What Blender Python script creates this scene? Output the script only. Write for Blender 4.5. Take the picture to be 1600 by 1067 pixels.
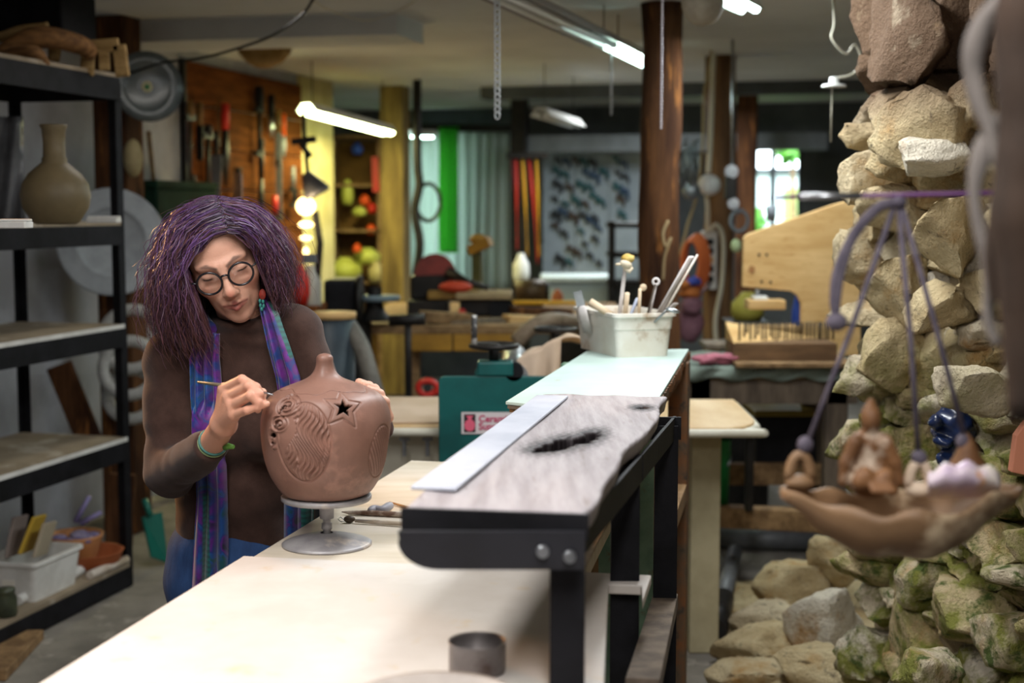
import bpy, bmesh, math, random
import numpy as np
from mathutils import Vector, Matrix, noise

random.seed(7); np.random.seed(7)
for o in list(bpy.data.objects): bpy.data.objects.remove(o)
SC = bpy.context.scene
COL = SC.collection

# ---------------------------------------------------------------- camera
FPX, CX, CY = 2222.2, 800.0, 533.5
PITCH = math.radians(5.35)
CAMZ = 1.5
cam_d = bpy.data.cameras.new('camera')
cam = bpy.data.objects.new('camera', cam_d); COL.objects.link(cam)
cam.location = (0, 0, CAMZ)
cam.rotation_euler = (math.pi/2 - PITCH, 0, 0)
cam_d.sensor_width = 36; cam_d.lens = 50
cam_d.clip_start = .05
cam_d.dof.use_dof = True
cam_d.dof.focus_distance = 2.95
cam_d.dof.aperture_fstop = 2.8
SC.camera = cam

# ---------------------------------------------------------------- world: an overcast day outside the workshop windows
w = bpy.data.worlds.new('World'); SC.world = w; w.use_nodes = True
bg = w.node_tree.nodes['Background']
bg.inputs[0].default_value = (.80, .93, 1, 1); bg.inputs[1].default_value = 9.0

# ---------------------------------------------------------------- colour management
SC.view_settings.view_transform = 'Standard'
SC.view_settings.look = 'None'
SC.view_settings.gamma = 1
SC.view_settings.use_curve_mapping = False
SC.view_settings.exposure = 0.0

def area_light(name, loc, size, power, color, rot=(0, 0, 0)):
    L = bpy.data.lights.new(name, 'AREA'); L.shape = 'RECTANGLE'
    L.size, L.size_y = size; L.energy = power; L.color = color
    o = bpy.data.objects.new(name, L); COL.objects.link(o)
    o.location = loc; o.rotation_euler = rot
    return o

AZ = math.radians(14)
UX, UY = math.sin(AZ), math.cos(AZ)
VX, VY = math.cos(AZ), -math.sin(AZ)
# unseen shop tubes over the work table, then added fill lamps farther back
area_light('tube_and_fill_light', (-.62, 1.72, 2.24), (.30, 1.25), 29, (1, .975, .955), (0, 0, -AZ))
area_light('tube_and_fill_light', (.46, 3.45, 2.26), (.22, 1.2), 30, (.95, .98, 1), (0, 0, -AZ))
area_light('tube_and_fill_light', (.15, .55, 2.26), (.25, 1.2), 32, (1, .97, .95), (0, 0, -AZ))
area_light('tube_and_fill_light', (1.05, 5.7, 2.22), (.22, 1.2), 24, (.92, .98, 1), (0, 0, -AZ))
area_light('tube_and_fill_light', (.95, 9.6, 2.22), (.2, 1.2), 46, (.92, .98, 1), (0, 0, -AZ))  # fill lamp added to brighten the pegboard end, no fixture there
area_light('tube_and_fill_light', (-1.0, 5.4, 2.28), (.2, 1.2), 5, (1, .95, .88), (0, 0, -AZ))  # weak fill added for the dim mid workshop
# warm bulb of a clamp lamp to the side of the shelves
L = bpy.data.lights.new('clamp_lamp_bulb', 'SPOT'); L.energy = 130; L.color = (1, .50, .20); L.shadow_soft_size = .14
L.spot_size = math.radians(46); L.spot_blend = .5
o = bpy.data.objects.new('clamp_lamp_bulb', L); COL.objects.link(o); o.location = (-1.75, 3.95, 1.75)
o.rotation_euler = (Vector((-.70, 3.0, 1.2)) - Vector(o.location)).to_track_quat('-Z', 'Y').to_euler()

# ---------------------------------------------------------------- pixel / room geometry
_cp, _sp = math.cos(PITCH), math.sin(PITCH)
def ray(px, py):
    a, b = (px - CX)/FPX, (CY - py)/FPX
    return Vector((a, _cp + b*_sp, b*_cp - _sp))
def at(px, py, Y):
    d = ray(px, py); t = Y/d.y
    return Vector((d.x*t, Y, CAMZ + d.z*t))
def onz(px, py, z):
    d = ray(px, py); t = (z - CAMZ)/d.z
    return Vector((d.x*t, d.y*t, z))
def onv(px, py, v):
    d = ray(px, py); t = v/(d.x*VX + d.y*VY)
    return Vector((d.x*t, d.y*t, CAMZ + d.z*t))
def onu(px, py, u):
    d = ray(px, py); t = u/(d.x*UX + d.y*UY)
    return Vector((d.x*t, d.y*t, CAMZ + d.z*t))
def room(u, v, z): return Vector((u*UX + v*VX, u*UY + v*VY, z))
def uv(p): return (p[0]*UX + p[1]*UY, p[0]*VX + p[1]*VY)
RZ = -AZ

# ---------------------------------------------------------------- materials
def lin(h):
    h = h.lstrip('#'); c = [int(h[i:i+2], 16)/255 for i in (0, 2, 4)]
    return tuple(x/12.92 if x <= .04045 else ((x + .055)/1.055)**2.4 for x in c) + (1,)
MATS = {}
def mat(name, c1, c2=None, scale=6, rough=.6, metal=0, bump=0, bscale=30, stretch=(1, 1, 1), thr=(.38, .62),
        c3=None, scale3=20, thr3=(.58, .66), emit=None, estr=0, detail=5, spec=.4, coat=0, trans=0, alpha=1, sss=0,
        distort=0, brot=(0, 0, 0), sheen=0):
    if name in MATS: return MATS[name]
    m = bpy.data.materials.new(name); m.use_nodes = True
    nt = m.node_tree; N = nt.nodes; Lk = nt.links.new
    b = N['Principled BSDF']
    b.inputs['Roughness'].default_value = rough; b.inputs['Metallic'].default_value = metal
    b.inputs['Specular IOR Level'].default_value = spec
    b.inputs['Coat Weight'].default_value = coat
    b.inputs['Transmission Weight'].default_value = trans
    b.inputs['Alpha'].default_value = alpha
    if sheen: b.inputs['Sheen Weight'].default_value = sheen
    if sss:
        b.inputs['Subsurface Weight'].default_value = sss; b.inputs['Subsurface Radius'].default_value = (.010, .004, .002)
        b.inputs['Subsurface Scale'].default_value = .6
    C1 = lin(c1); b.inputs['Base Color'].default_value = C1
    tc = N.new('ShaderNodeTexCoord'); mp = N.new('ShaderNodeMapping'); Lk(tc.outputs['Object'], mp.inputs[0])
    mp.inputs['Scale'].default_value = stretch; mp.inputs['Rotation'].default_value = brot
    def nz(sc, det=detail):
        n = N.new('ShaderNodeTexNoise'); n.inputs['Scale'].default_value = sc; n.inputs['Detail'].default_value = det
        n.inputs['Roughness'].default_value = .62; n.inputs['Distortion'].default_value = distort
        Lk(mp.outputs[0], n.inputs['Vector']); return n
    out = None
    def mixin(cur, colour, sc, th):
        n = nz(sc); r = N.new('ShaderNodeMapRange'); r.inputs[1].default_value, r.inputs[2].default_value = th
        Lk(n.outputs['Fac'], r.inputs[0])
        mx = N.new('ShaderNodeMix'); mx.data_type = 'RGBA'; Lk(r.outputs[0], mx.inputs['Factor'])
        if cur is None: mx.inputs['A'].default_value = C1
        else: Lk(cur, mx.inputs['A'])
        mx.inputs['B'].default_value = lin(colour); return mx.outputs['Result']
    if c2: out = mixin(out, c2, scale, thr)
    if c3: out = mixin(out, c3, scale3, thr3)
    if out is not None: Lk(out, b.inputs['Base Color'])
    if bump:
        n = nz(bscale, 6); bp = N.new('ShaderNodeBump'); bp.inputs['Strength'].default_value = 1; bp.inputs['Distance'].default_value = bump
        Lk(n.outputs['Fac'], bp.inputs['Height']); Lk(bp.outputs[0], b.inputs['Normal'])
    if emit:
        b.inputs['Emission Color'].default_value = lin(emit); b.inputs['Emission Strength'].default_value = estr
    MATS[name] = m
    return m

# ---------------------------------------------------------------- mesh builder
WM = {}            # world matrix of things (Empties) and parts, by name
class MB:
    def __init__(s): s.v = []; s.f = []; s.s = []
    def add(s, vs, fs, smooth=False):
        n = len(s.v); s.v += [tuple(p) for p in vs]; s.f += [tuple(i + n for i in f) for f in fs]; s.s += [smooth]*len(fs); return s
    def box(s, c, size, rz=0, M=None, taper=1.0):
        x, y, z = (k/2 for k in size)
        vs = [Vector((sx*x*(taper if sz > 0 else 1), sy*y*(taper if sz > 0 else 1), sz*z)) for sz in (-1, 1) for sy in (-1, 1) for sx in (-1, 1)]
        R = M if M is not None else Matrix.Rotation(rz, 3, 'Z')
        vs = [R @ p + Vector(c) for p in vs]
        return s.add(vs, [(0, 2, 3, 1), (4, 5, 7, 6), (0, 1, 5, 4), (2, 6, 7, 3), (0, 4, 6, 2), (1, 3, 7, 5)])
    def bar(s, p0, p1, w_, h_, up=(0, 0, 1), w1=None, h1=None):
        p0, p1 = Vector(p0), Vector(p1); d = (p1 - p0).normalized(); upv = Vector(up)
        if abs(d.dot(upv)) > .97: upv = Vector((UX, UY, 0))
        a = d.cross(upv).normalized(); b = a.cross(d)
        vs = []
        for p, ww, hh in ((p0, w_, h_), (p1, w1 or w_, h1 or h_)):
            vs += [p - a*ww/2 - b*hh/2, p + a*ww/2 - b*hh/2, p + a*ww/2 + b*hh/2, p - a*ww/2 + b*hh/2]
        return s.add(vs, [(0, 1, 2, 3), (7, 6, 5, 4), (0, 4, 5, 1), (1, 5, 6, 2), (2, 6, 7, 3), (3, 7, 4, 0)])
    def tube(s, pts, r, n=10, caps=True, closed=False, flat=1.0):
        pts = [Vector(p) for p in pts]; m = len(pts)
        rs = r if hasattr(r, '__len__') else [r]*m
        t0 = (pts[1] - pts[0]).normalized()
        ref = Vector((0, 0, 1)) if abs(t0.z) < .9 else Vector((1, 0, 0))
        a = t0.cross(ref).normalized(); vs = []
        for i, p in enumerate(pts):
            if closed: t = (pts[(i+1) % m] - pts[i-1]).normalized()
            else: t = (pts[min(i+1, m-1)] - pts[max(i-1, 0)]).normalized()
            a = (a - t*a.dot(t)).normalized(); b = t.cross(a)
            for k in range(n):
                q = 2*math.pi*k/n; vs.append(p + (a*math.cos(q) + b*math.sin(q)*flat)*rs[i])
        fs = []
        for i in range(m if closed else m - 1):
            j = (i + 1) % m
            for k in range(n):
                l = (k + 1) % n; fs.append((i*n + k, i*n + l, j*n + l, j*n + k))
        s.add(vs, fs, True)
        if caps and not closed:
            o_ = len(s.v) - m*n
            s.f.append(tuple(o_ + k for k in reversed(range(n)))); s.s.append(False)
            s.f.append(tuple(o_ + (m-1)*n + k for k in range(n))); s.s.append(False)
        return s
    def cyl(s, p0, p1, r0, r1=None, n=18): return s.tube([p0, p1], [r0, r0 if r1 is None else r1], n)
    def lathe(s, prof, c=(0, 0, 0), n=28, M=None, wob=None):
        c = Vector(c); vs = []; fs = []; m = len(prof)
        for i, (r, z) in enumerate(prof):
            for k in range(n):
                q = 2*math.pi*k/n; rr = max(r, 1e-4)*(1 + (wob(q, z) if wob else 0))
                p = Vector((rr*math.cos(q), rr*math.sin(q), z)); vs.append((M @ p if M is not None else p) + c)
        for i in range(m - 1):
            for k in range(n):
                l = (k + 1) % n; fs.append((i*n + k, i*n + l, (i+1)*n + l, (i+1)*n + k))
        return s.add(vs, fs, True)
    def ell(s, c, r, M=None, nu=18, nv=12):
        prof = [(math.sin(math.pi*i/nv), -math.cos(math.pi*i/nv)) for i in range(nv + 1)]
        S = Matrix.Diagonal(r if hasattr(r, '__len__') else (r, r, r)); S = S if M is None else M @ S
        return s.lathe(prof, c, nu, S)
    def prism(s, poly, z0, z1, M=None, c=(0, 0, 0)):
        n = len(poly); c = Vector(c)
        vs = [Vector((x, y, z)) for z in (z0, z1) for x, y in poly]
        vs = [(M @ p if M is not None else p) + c for p in vs]
        fs = [tuple(reversed(range(n))), tuple(range(n, 2*n))] + [(i, (i+1) % n, n + (i+1) % n, n + i) for i in range(n)]
        return s.add(vs, fs)
    def grid(s, P, smooth=True):
        r, c = len(P), len(P[0]); vs = [p for row in P for p in row]
        return s.add(vs, [(i*c + j, i*c + j + 1, (i+1)*c + j + 1, (i+1)*c + j) for i in range(r-1) for j in range(c-1)], smooth)
    def build(s, name, m, parent=None, label=None, cat=None, group=None, kind=None, bevel=0, solid=0, sub=0, origin=None, bseg=2):
        me = bpy.data.meshes.new(name)
        V = np.array(s.v, dtype=float)
        if parent is not None:
            Mi = np.array(WM[parent.name].inverted()); V = V @ Mi[:3, :3].T + Mi[:3, 3]; org = None
        else:
            org = origin if origin is not None else (V[:, 0].mean(), V[:, 1].mean(), V[:, 2].min())
            V = V - np.array(org)
        me.from_pydata(V.tolist(), [], s.f); me.update()
        me.polygons.foreach_set('use_smooth', s.s)
        o = bpy.data.objects.new(name, me); COL.objects.link(o)
        if m is not None: me.materials.append(m)
        if parent is not None: o.parent = parent; WM[o.name] = WM[parent.name]
        else: o.location = org; WM[o.name] = Matrix.Translation(Vector(org))
        if solid:
            md = o.modifiers.new('solid', 'SOLIDIFY'); md.thickness = solid; md.offset = 0
        if bevel:
            md = o.modifiers.new('bevel', 'BEVEL'); md.width = bevel; md.segments = bseg; md.limit_method = 'ANGLE'; md.angle_limit = math.radians(40)
        if sub:
            md = o.modifiers.new('sub', 'SUBSURF'); md.levels = md.render_levels = sub
        tag(o, label, cat, group, kind)
        return o

def tag(o, label=None, cat=None, group=None, kind=None):
    if label: o['label'] = label
    if cat: o['category'] = cat
    if group: o['group'] = group
    if kind: o['kind'] = kind
    return o
def thing(name, label, cat, loc, rz=0, group=None):
    o = bpy.data.objects.new(name, None); COL.objects.link(o)
    o.empty_display_size = .05
    o.location = loc; o.rotation_euler = (0, 0, rz)
    WM[o.name] = Matrix.Translation(Vector(loc)) @ Matrix.Rotation(rz, 4, 'Z')
    return tag(o, label, cat, group)
def copy_tree(o, loc=None, rz=None, label=None, parent=None, scale=None):
    c = o.copy(); COL.objects.link(c); c.parent = parent
    if loc is not None: c.location = loc
    if rz is not None: c.rotation_euler = (c.rotation_euler[0], c.rotation_euler[1], rz)
    if scale is not None: c.scale = (scale,)*3 if not hasattr(scale, '__len__') else scale
    if label: c['label'] = label
    for ch in list(o.children):
        copy_tree(ch, parent=c)
    return c
def bez(pts, n=24):
    """smooth Catmull-Rom path through points"""
    P = [Vector(p) for p in pts]; P = [2*P[0] - P[1]] + P + [2*P[-1] - P[-2]]; out = []
    seg = len(P) - 3
    for i in range(seg):
        k = max(2, n//seg)
        for j in range(k):
            t = j/k; a, b, c, d = P[i:i+4]
            out.append(.5*((2*b) + (c - a)*t + (2*a - 5*b + 4*c - d)*t*t + (3*b - a - 3*c + d)*t**3))
    out.append(P[-2]); return out

# ---------------------------------------------------------------- implicit surfaces (for the body, clothes, hands)
def smin(a, b, k): h = np.clip(.5 + .5*(b - a)/k, 0, 1); return b + (a - b)*h - k*h*(1 - h)
def smax(a, b, k): return -smin(-a, -b, k)
def s_ell(P, c, r, R=None):
    q = P - np.array(c)
    if R is not None: q = q @ R
    r = np.array(r); k0 = np.sqrt(((q/r)**2).sum(-1)); k1 = np.sqrt(((q/(r*r))**2).sum(-1)) + 1e-9
    return k0*(k0 - 1)/k1
def s_cap(P, a, b, r0, r1=None):
    a, b = np.array(a, float), np.array(b, float); r1 = r0 if r1 is None else r1
    pa = P - a; ba = b - a; h = np.clip((pa*ba).sum(-1)/(ba*ba).sum(), 0, 1)
    return np.sqrt(((pa - h[..., None]*ba)**2).sum(-1)) - (r0 + (r1 - r0)*h)
def s_chain(P, pts, rs, k=.006):
    d = None
    for i in range(len(pts) - 1):
        e = s_cap(P, pts[i], pts[i+1], rs[i], rs[i+1]); d = e if d is None else smin(d, e, k)
    return d
def snets(f, lo, hi, h):
    ax = [np.arange(lo[i], hi[i] + h, h) for i in range(3)]
    G = np.stack(np.meshgrid(*ax, indexing='ij'), -1); sh = G.shape[:3]
    Dc = f(G[2::4, 2::4, 2::4])                      # coarse pass, the fine one only near the surface
    ix = [np.clip((np.arange(n) )//4, 0, Dc.shape[i] - 1) for i, n in enumerate(sh)]
    D = Dc[np.ix_(*ix)].copy(); near = np.abs(D) < 10*h; D[near] = f(G[near])
    cs = np.zeros(tuple(k - 1 for k in sh) + (3,)); cn = np.zeros(tuple(k - 1 for k in sh)); keep = []
    for a in range(3):
        b, c = [(1, 2), (0, 2), (0, 1)][a]
        s0 = [slice(None)]*3; s0[a] = slice(0, -1); s1 = [slice(None)]*3; s1[a] = slice(1, None)
        D0, D1 = D[tuple(s0)], D[tuple(s1)]; cr = (D0 < 0) != (D1 < 0)
        t = np.where(cr, D0/np.where(cr, D0 - D1, 1), 0); Pt = G[tuple(s0)].copy(); Pt[..., a] += t*h
        for ob in (0, 1):
            for oc in (0, 1):
                s = [slice(None)]*3; s[b] = slice(ob, ob + sh[b] - 1); s[c] = slice(oc, oc + sh[c] - 1); s = tuple(s)
                cs += Pt[s]*cr[s][..., None]; cn += cr[s]
        keep.append((a, b, c, cr, D0))
    act = cn > 0; idx = -np.ones(act.shape, int); idx[act] = np.arange(act.sum()); V = cs[act]/cn[act][:, None]; Q = []
    for a, b, c, cr, D0 in keep:
        m = cr.copy(); s = [slice(None)]*3
        for q in (b, c):
            s = [slice(None)]*3; s[q] = 0; m[tuple(s)] = False; s[q] = -1; m[tuple(s)] = False
        I = np.array(np.nonzero(m)).T
        def cell(db, dc):
            J = I.copy(); J[:, b] += db; J[:, c] += dc; return idx[J[:, 0], J[:, 1], J[:, 2]]
        q = np.stack([cell(-1, -1), cell(0, -1), cell(0, 0), cell(-1, 0)], 1)
        ins = D0[I[:, 0], I[:, 1], I[:, 2]] < 0
        if a == 1: ins = ~ins
        q[~ins] = q[~ins][:, ::-1]; Q.append(q)
    return V, np.concatenate(Q)
def np_obj(name, V, Q, m, parent=None, colors=None, **kw):
    b = MB(); b.v = V.tolist(); b.f = [tuple(x) for x in Q.tolist()]; b.s = [True]*len(b.f)
    o = b.build(name, m, parent, **kw)
    if colors is not None:
        at_ = o.data.color_attributes.new('paint', 'FLOAT_COLOR', 'POINT')
        c = np.ones((len(V), 4)); c[:, :3] = colors; at_.data.foreach_set('color', c.ravel())
    return o
# ================================================================ materials in use
M_concrete = mat('concrete', '#8d877e', '#6f6a63', 3, .85, bump=.004, bscale=18, c3='#a39c92', scale3=7)
M_ceil = mat('ceiling_paint', '#dbdbdb', '#cacaca', 1.2, .85, bump=.002, bscale=6)
M_wallw = mat('white_wall_paint', '#b6b9c2', '#9b9ca2', 2, .9, spec=.1, bump=.003, bscale=9)
M_wally = mat('cream_wall_paint', '#d0c69c', '#b5a877', 2, .9, spec=.1)
M_wallg = mat('dark_wall_paint', '#5b5f62', '#45484a', 2, .85)
M_post = mat('old_post_wood', '#62412a', '#38241a', 5, .9, spec=.1, bump=.006, bscale=12, stretch=(3, 3, .35), c3='#8a5a30', scale3=9)
M_post2 = mat('pale_post_wood', '#8c6a48', '#5b3d26', 5, .8, bump=.006, bscale=12, stretch=(3, 3, .35))
M_ply = mat('plywood', '#d8b27a', '#c39a60', 3, .6, stretch=(1, 1, 6), c3='#b98d52', scale3=14)
M_brownwood = mat('brown_board', '#6b3d1c', '#512c12', 4, .9, stretch=(1, 1, 8), spec=.05)
M_timber = mat('rough_timber', '#9a7a54', '#6f5436', 4, .8, stretch=(4, 4, 4), bump=.004, bscale=20)
M_greywood = mat('weathered_wood', '#77695a', '#54493f', 5, .85, stretch=(3, 3, .6), bump=.003)
M_black = mat('black_steel', '#131315', '#1e1e22', 9, .6, spec=.15, bump=.001, bscale=60)
M_dark = mat('dark_iron', '#1d1c1c', '#2d2926', 9, .5, metal=.4)
M_steel = mat('bright_steel', '#b9bcc0', '#8e9194', 14, .32, metal=.9)
M_grey = mat('grey_plastic', '#6f757c', '#5d6268', 8, .5)
M_white = mat('white_plastic', '#e4e3df', '#cfcdc8', 9, .45)
M_rust = mat('rusty_steel', '#5a4a38', '#7a4a24', 12, .75, bump=.002, c3='#3d352c', scale3=22)
M_greenpaint = mat('worn_green_paint', '#7f9a80', '#5f7f68', 9, .65, c3='#6e4524', scale3=13, thr3=(.56, .66), bump=.001)
M_orange = mat('orange_plastic', '#e2551a', None, rough=.45)
M_red = mat('red_plastic', '#c3281c', None, rough=.45)
M_yellow = mat('yellow_plastic', '#dba520', None, rough=.5)
M_blue = mat('blue_plastic', '#2b4fb0', None, rough=.45)
M_green = mat('green_plastic', '#15803f', None, rough=.4)
M_rubber = mat('black_rubber', '#141414', None, rough=.6)
M_mast = mat('grey_hose', '#7b776f', '#66625b', 20, .6)

H = 2.36
# ================================================================ the room shell
MB().box(room(4.95, -1, -.05), (9.4, 14.3, .1), RZ).build('floor', M_concrete, kind='structure')
b = MB().box(room(4.95, -1, H + .05), (9.4, 14.3, .1), RZ); b.build('ceiling', M_ceil, kind='structure')
def wallbox(name, u0, u1, v0, v1, z0, z1, m, parent=None):
    return MB().box(room((u0+u1)/2, (v0+v1)/2, (z0+z1)/2), (abs(v1-v0), abs(u1-u0), z1-z0), RZ).build(name, m, parent, kind=None if parent else 'structure')
U_END = uv(onv(518, 300, -3.6))[0]
wallbox('wall_left', -3, U_END, -3.75, -3.6, 0, H, M_wallw)
wallbox('wall_left_alcove', U_END - .1, 12.0, -5.5, -5.4, 0, H, M_wally)
wallbox('wall_alcove_return', U_END - .1, U_END, -5.4, -3.75, 0, H, M_wally)
wallbox('wall_right_far', -3, 12.0, 3.5, 3.6, 0, H, M_wallg)
wallbox('wall_front', -2.1, -2, -3.8, 3.6, 0, H, M_wallw)
# cream strip of the left wall under the yellow tube
p0, p1 = uv(onv(466, 300, -3.6))[0], U_END
wallbox('trim_1', p0, p1 + .004, -3.6, -3.585, 0, H, M_wally)
# back wall with two window openings
UB = 12.0
def vz(px, py, u=UB):
    p = onu(px, py, u); return uv(p)[1], p.z
a0, zt = vz(640, 203); a1, _ = vz(722, 203); _, zb = vz(700, 450)
b0, bt = vz(1152, 212); b1, _ = vz(1255, 212); _, bb = vz(1200, 400)
def wseg(v0, v1, z0, z1, m): return MB().box(room(UB + .06, (v0+v1)/2, (z0+z1)/2), (v1 - v0, .12, z1 - z0), RZ)
back = MB()
vm = vz(815, 300)[0]
for (v0, v1, z0, z1) in ((-5.4, a0, 0, H), (a0, a1, 0, zb), (a0, a1, zt, H), (a1, b0, 0, H), (b0, b1, 0, bb), (b0, b1, bt, H), (b1, 3.5, 0, H)):
    q = wseg(v0, v1, z0, z1, None); back.add(q.v, q.f)
back.build('wall_back', M_wallg, kind='structure')
# window frames with panes
M_glass = mat('window_glass', '#ffffff', rough=.02, trans=1.0, spec=.3); M_glass.node_tree.nodes['Principled BSDF'].inputs['IOR'].default_value = 1.02
M_wframe = mat('dark_window_frame', '#2a2f33', rough=.5)
def window(name, v0, v1, z0, z1, mull):
    wd = MB(); t = .035
    for (x0, x1, y0, y1) in [(v0, v1, z0, z0+t), (v0, v1, z1-t, z1), (v0, v0+t, z0, z1), (v1-t, v1, z0, z1)] + [(m-.02, m+.02, z0, z1) for m in mull]:
        wd.box(room(UB + .03, (x0+x1)/2, (y0+y1)/2), (x1-x0, .05, y1-y0), RZ)
    o = wd.build(name, M_wframe, kind='structure')
    ed = [v0] + list(mull) + [v1]
    for i in range(len(ed) - 1):
        MB().box(room(UB + .035, (ed[i]+ed[i+1])/2, (z0+z1)/2), (ed[i+1]-ed[i]-.03, .004, z1-z0-.05), RZ).build('pane', M_glass, o)
    return o
window('window_1', a0, a1, zb, zt, [])
window('window_2', b0, b1, bb, bt, [vz(1208, 250)[0]])
# ground, hedge and shed outside
M_lawn = mat('lawn', '#5d7a3a', '#47642c', 8, .9)
MB().box(room(20, 0, -.03), (24, 15, .06), RZ).build('ground_outside', M_lawn, kind='structure')
M_leaf = mat('shrub_leaf', '#6fae3c', '#3f7a28', 9, .6)
def shrub(px, py, u, r, label, n=260):
    c = onu(px, py, u); b_ = MB(); rnd = random.Random(px)
    root = thing('shrub', label, 'shrub', (c.x, c.y, 0), 0, 'shrubs outside the windows')
    MB().tube([(c.x, c.y, 0), (c.x + .03, c.y, c.z*.5), (c.x, c.y, c.z)], [.05, .035, .02], 7).build('stem', M_timber, root)
    for i in range(n):
        d = Vector((rnd.gauss(0, 1), rnd.gauss(0, 1), rnd.gauss(0, 1))).normalized()*r*rnd.uniform(.45, 1.05)
        p = c + d; t = Vector((rnd.gauss(0, 1), rnd.gauss(0, 1), rnd.gauss(0, 1))).normalized(); s = t.orthogonal().normalized()
        l = .10; b_.add([p - t*l, p + s*l*.5, p + t*l, p - s*l*.5], [(0, 1, 2, 3)])
    b_.build('foliage', M_leaf, root, kind='stuff')
shrub(1238, 234, 15, .17, 'green shrub outside the clear two-pane window, upper one', 70)
shrub(1165, 345, 14.5, .18, 'green shrub outside the clear two-pane window, low beside its frame', 80)
shrub(690, 440, 14, .4, 'green shrub outside behind the plastic curtain', 200)
M_shed = mat('pale_shed_paint', '#dfe6ea', '#c9d2d8', 4, .7)
sc_ = onu(1243, 285, 17)
shed = thing('garden_shed', 'pale blue-white shed seen through the clear two-pane window', 'shed', (sc_.x, sc_.y, 0), RZ)
MB().box((sc_.x + .15, sc_.y + .4, .95), (1.0, .8, 1.9), RZ).build('shed_wall', M_shed, shed)
MB().box((sc_.x + .15, sc_.y + .4, 1.93), (1.15, .95, .07), RZ).build('roof', M_wallg, shed)
MB().box((sc_.x + .08, sc_.y - .01, 1.55), (.42, .05, .36), RZ).build('shed_window', mat('shed_window_glass', '#7f9b63', '#a9b56a', 5, .3), shed)

# plastic curtain over the left window
M_sheet = bpy.data.materials.new('plastic_sheet'); M_sheet.use_nodes = True
nt = M_sheet.node_tree; N = nt.nodes; N.clear()
out = N.new('ShaderNodeOutputMaterial'); tl = N.new('ShaderNodeBsdfTranslucent'); df = N.new('ShaderNodeBsdfDiffuse'); gl = N.new('ShaderNodeBsdfGlossy'); mx = N.new('ShaderNodeMixShader'); m2 = N.new('ShaderNodeMixShader')
tl.inputs[0].default_value = lin('#e4f4ea'); df.inputs[0].default_value = lin('#c6cac8'); gl.inputs['Roughness'].default_value = .35
mx.inputs[0].default_value = .38; m2.inputs[0].default_value = .06
nt.links.new(tl.outputs[0], mx.inputs[1]); nt.links.new(df.outputs[0], mx.inputs[2]); nt.links.new(mx.outputs[0], m2.inputs[1]); nt.links.new(gl.outputs[0], m2.inputs[2]); nt.links.new(m2.outputs[0], out.inputs[0])
def sheet(name, pxa, pxb, pyt, pyb, u, m, label, cat, amp=.03, waves=9, solid=.002):
    rows = []
    for i in range(15):
        t = i/14; row = []
        for j in range(61):
            s = j/60; p = onu(pxa + (pxb - pxa)*s, pyt + (pyb - pyt)*t, u)
            off = amp*math.sin(s*waves*6.283 + 1.5*math.sin(t*2 + s*7))*(.4 + .6*t)
            row.append(p - Vector((UX, UY, 0))*off)
        rows.append(row)
    return MB().grid(rows).build(name, m, label=label, cat=cat, solid=solid)
sheet('plastic_curtain', 641, 797, 199, 452, 11.75, M_sheet, 'translucent plastic sheet curtain hanging over the glowing green window', 'curtain')
M_gcloth = bpy.data.materials.new('green_cloth'); M_gcloth.use_nodes = True
nt = M_gcloth.node_tree; N = nt.nodes; N.clear()
out = N.new('ShaderNodeOutputMaterial'); tl = N.new('ShaderNodeBsdfTranslucent'); df = N.new('ShaderNodeBsdfDiffuse'); mx = N.new('ShaderNodeMixShader')
tl.inputs[0].default_value = lin('#a6ff8c'); df.inputs[0].default_value = lin('#3f8f48'); mx.inputs[0].default_value = .3
nt.links.new(tl.outputs[0], mx.inputs[1]); nt.links.new(df.outputs[0], mx.inputs[2]); nt.links.new(mx.outputs[0], out.inputs[0])
sheet('green_cloth', 686, 716, 199, 395, 11.62, M_gcloth, 'narrow bright green cloth strip hanging in front of plastic curtain', 'cloth', .012, 2)
# curtain rail, dark post beside the curtain
a, c_ = onu(638, 199, 11.7), onu(806, 201, 11.7)
MB().bar(a, c_, .05, .06).build('curtain_rail', M_dark, label='dark rail along the top of the plastic curtain', cat='rail')

# ---- beams
def beam(name, u0, u1, v0, v1, z0, z1, m): return wallbox(name, u0, u1, v0, v1, z0, z1, m)
vb = uv(onz(575, 20, 2.27))
beam('ceiling_beam', 6.1, 6.5, -3.6, -2.05, 2.27, H, M_ceil)
beam('ceiling_beam', 9.9, 10.1, -2.7, .6, 2.28, H, M_wallg)
q0, q1 = uv(onu(803, 222, 11))[1], uv(onu(1003, 222, 11))[1]
z0, z1 = onu(900, 237, 11).z, onu(900, 211, 11).z
beam('ceiling_beam', 11, 11.15, q0, q1 + 1.4, z0, z1, mat('beam_paint', '#7d8488', '#6a7074', 4, .6))
# ---- posts that carry the roof
def post(px, Y, r, m, square=False, seed=1, lean=0):
    b_ = MB(); rnd = random.Random(seed); c = at(px, 325, Y)
    if square: b_.box((c.x, Y, H/2), (2*r, 2*r, H), RZ); return b_.build('post', m, kind='structure', bevel=.008)
    n = 22; pts = [(c.x + .006*math.sin(i*.9 + seed) + lean*(i/14 - .6), Y + .005*math.cos(i*1.3 + seed), H*i/14) for i in range(15)]
    b_.tube(pts, [r*(1 + .05*math.sin(i*2.1 + seed)) for i in range(15)], n)
    return b_.build('post', m, kind='structure')
tag(post(188, 6.55, .082, M_post, True), kind='structure')
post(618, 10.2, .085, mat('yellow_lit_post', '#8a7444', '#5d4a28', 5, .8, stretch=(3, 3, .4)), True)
post(1031, 6.1, .086, M_post, False, 3)
post(1124, 8.2, .085, M_post2, False, 5)
post(1166, 10.5, .07, M_post, True)
post(812, 11.3, .06, M_dark, True)
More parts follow.
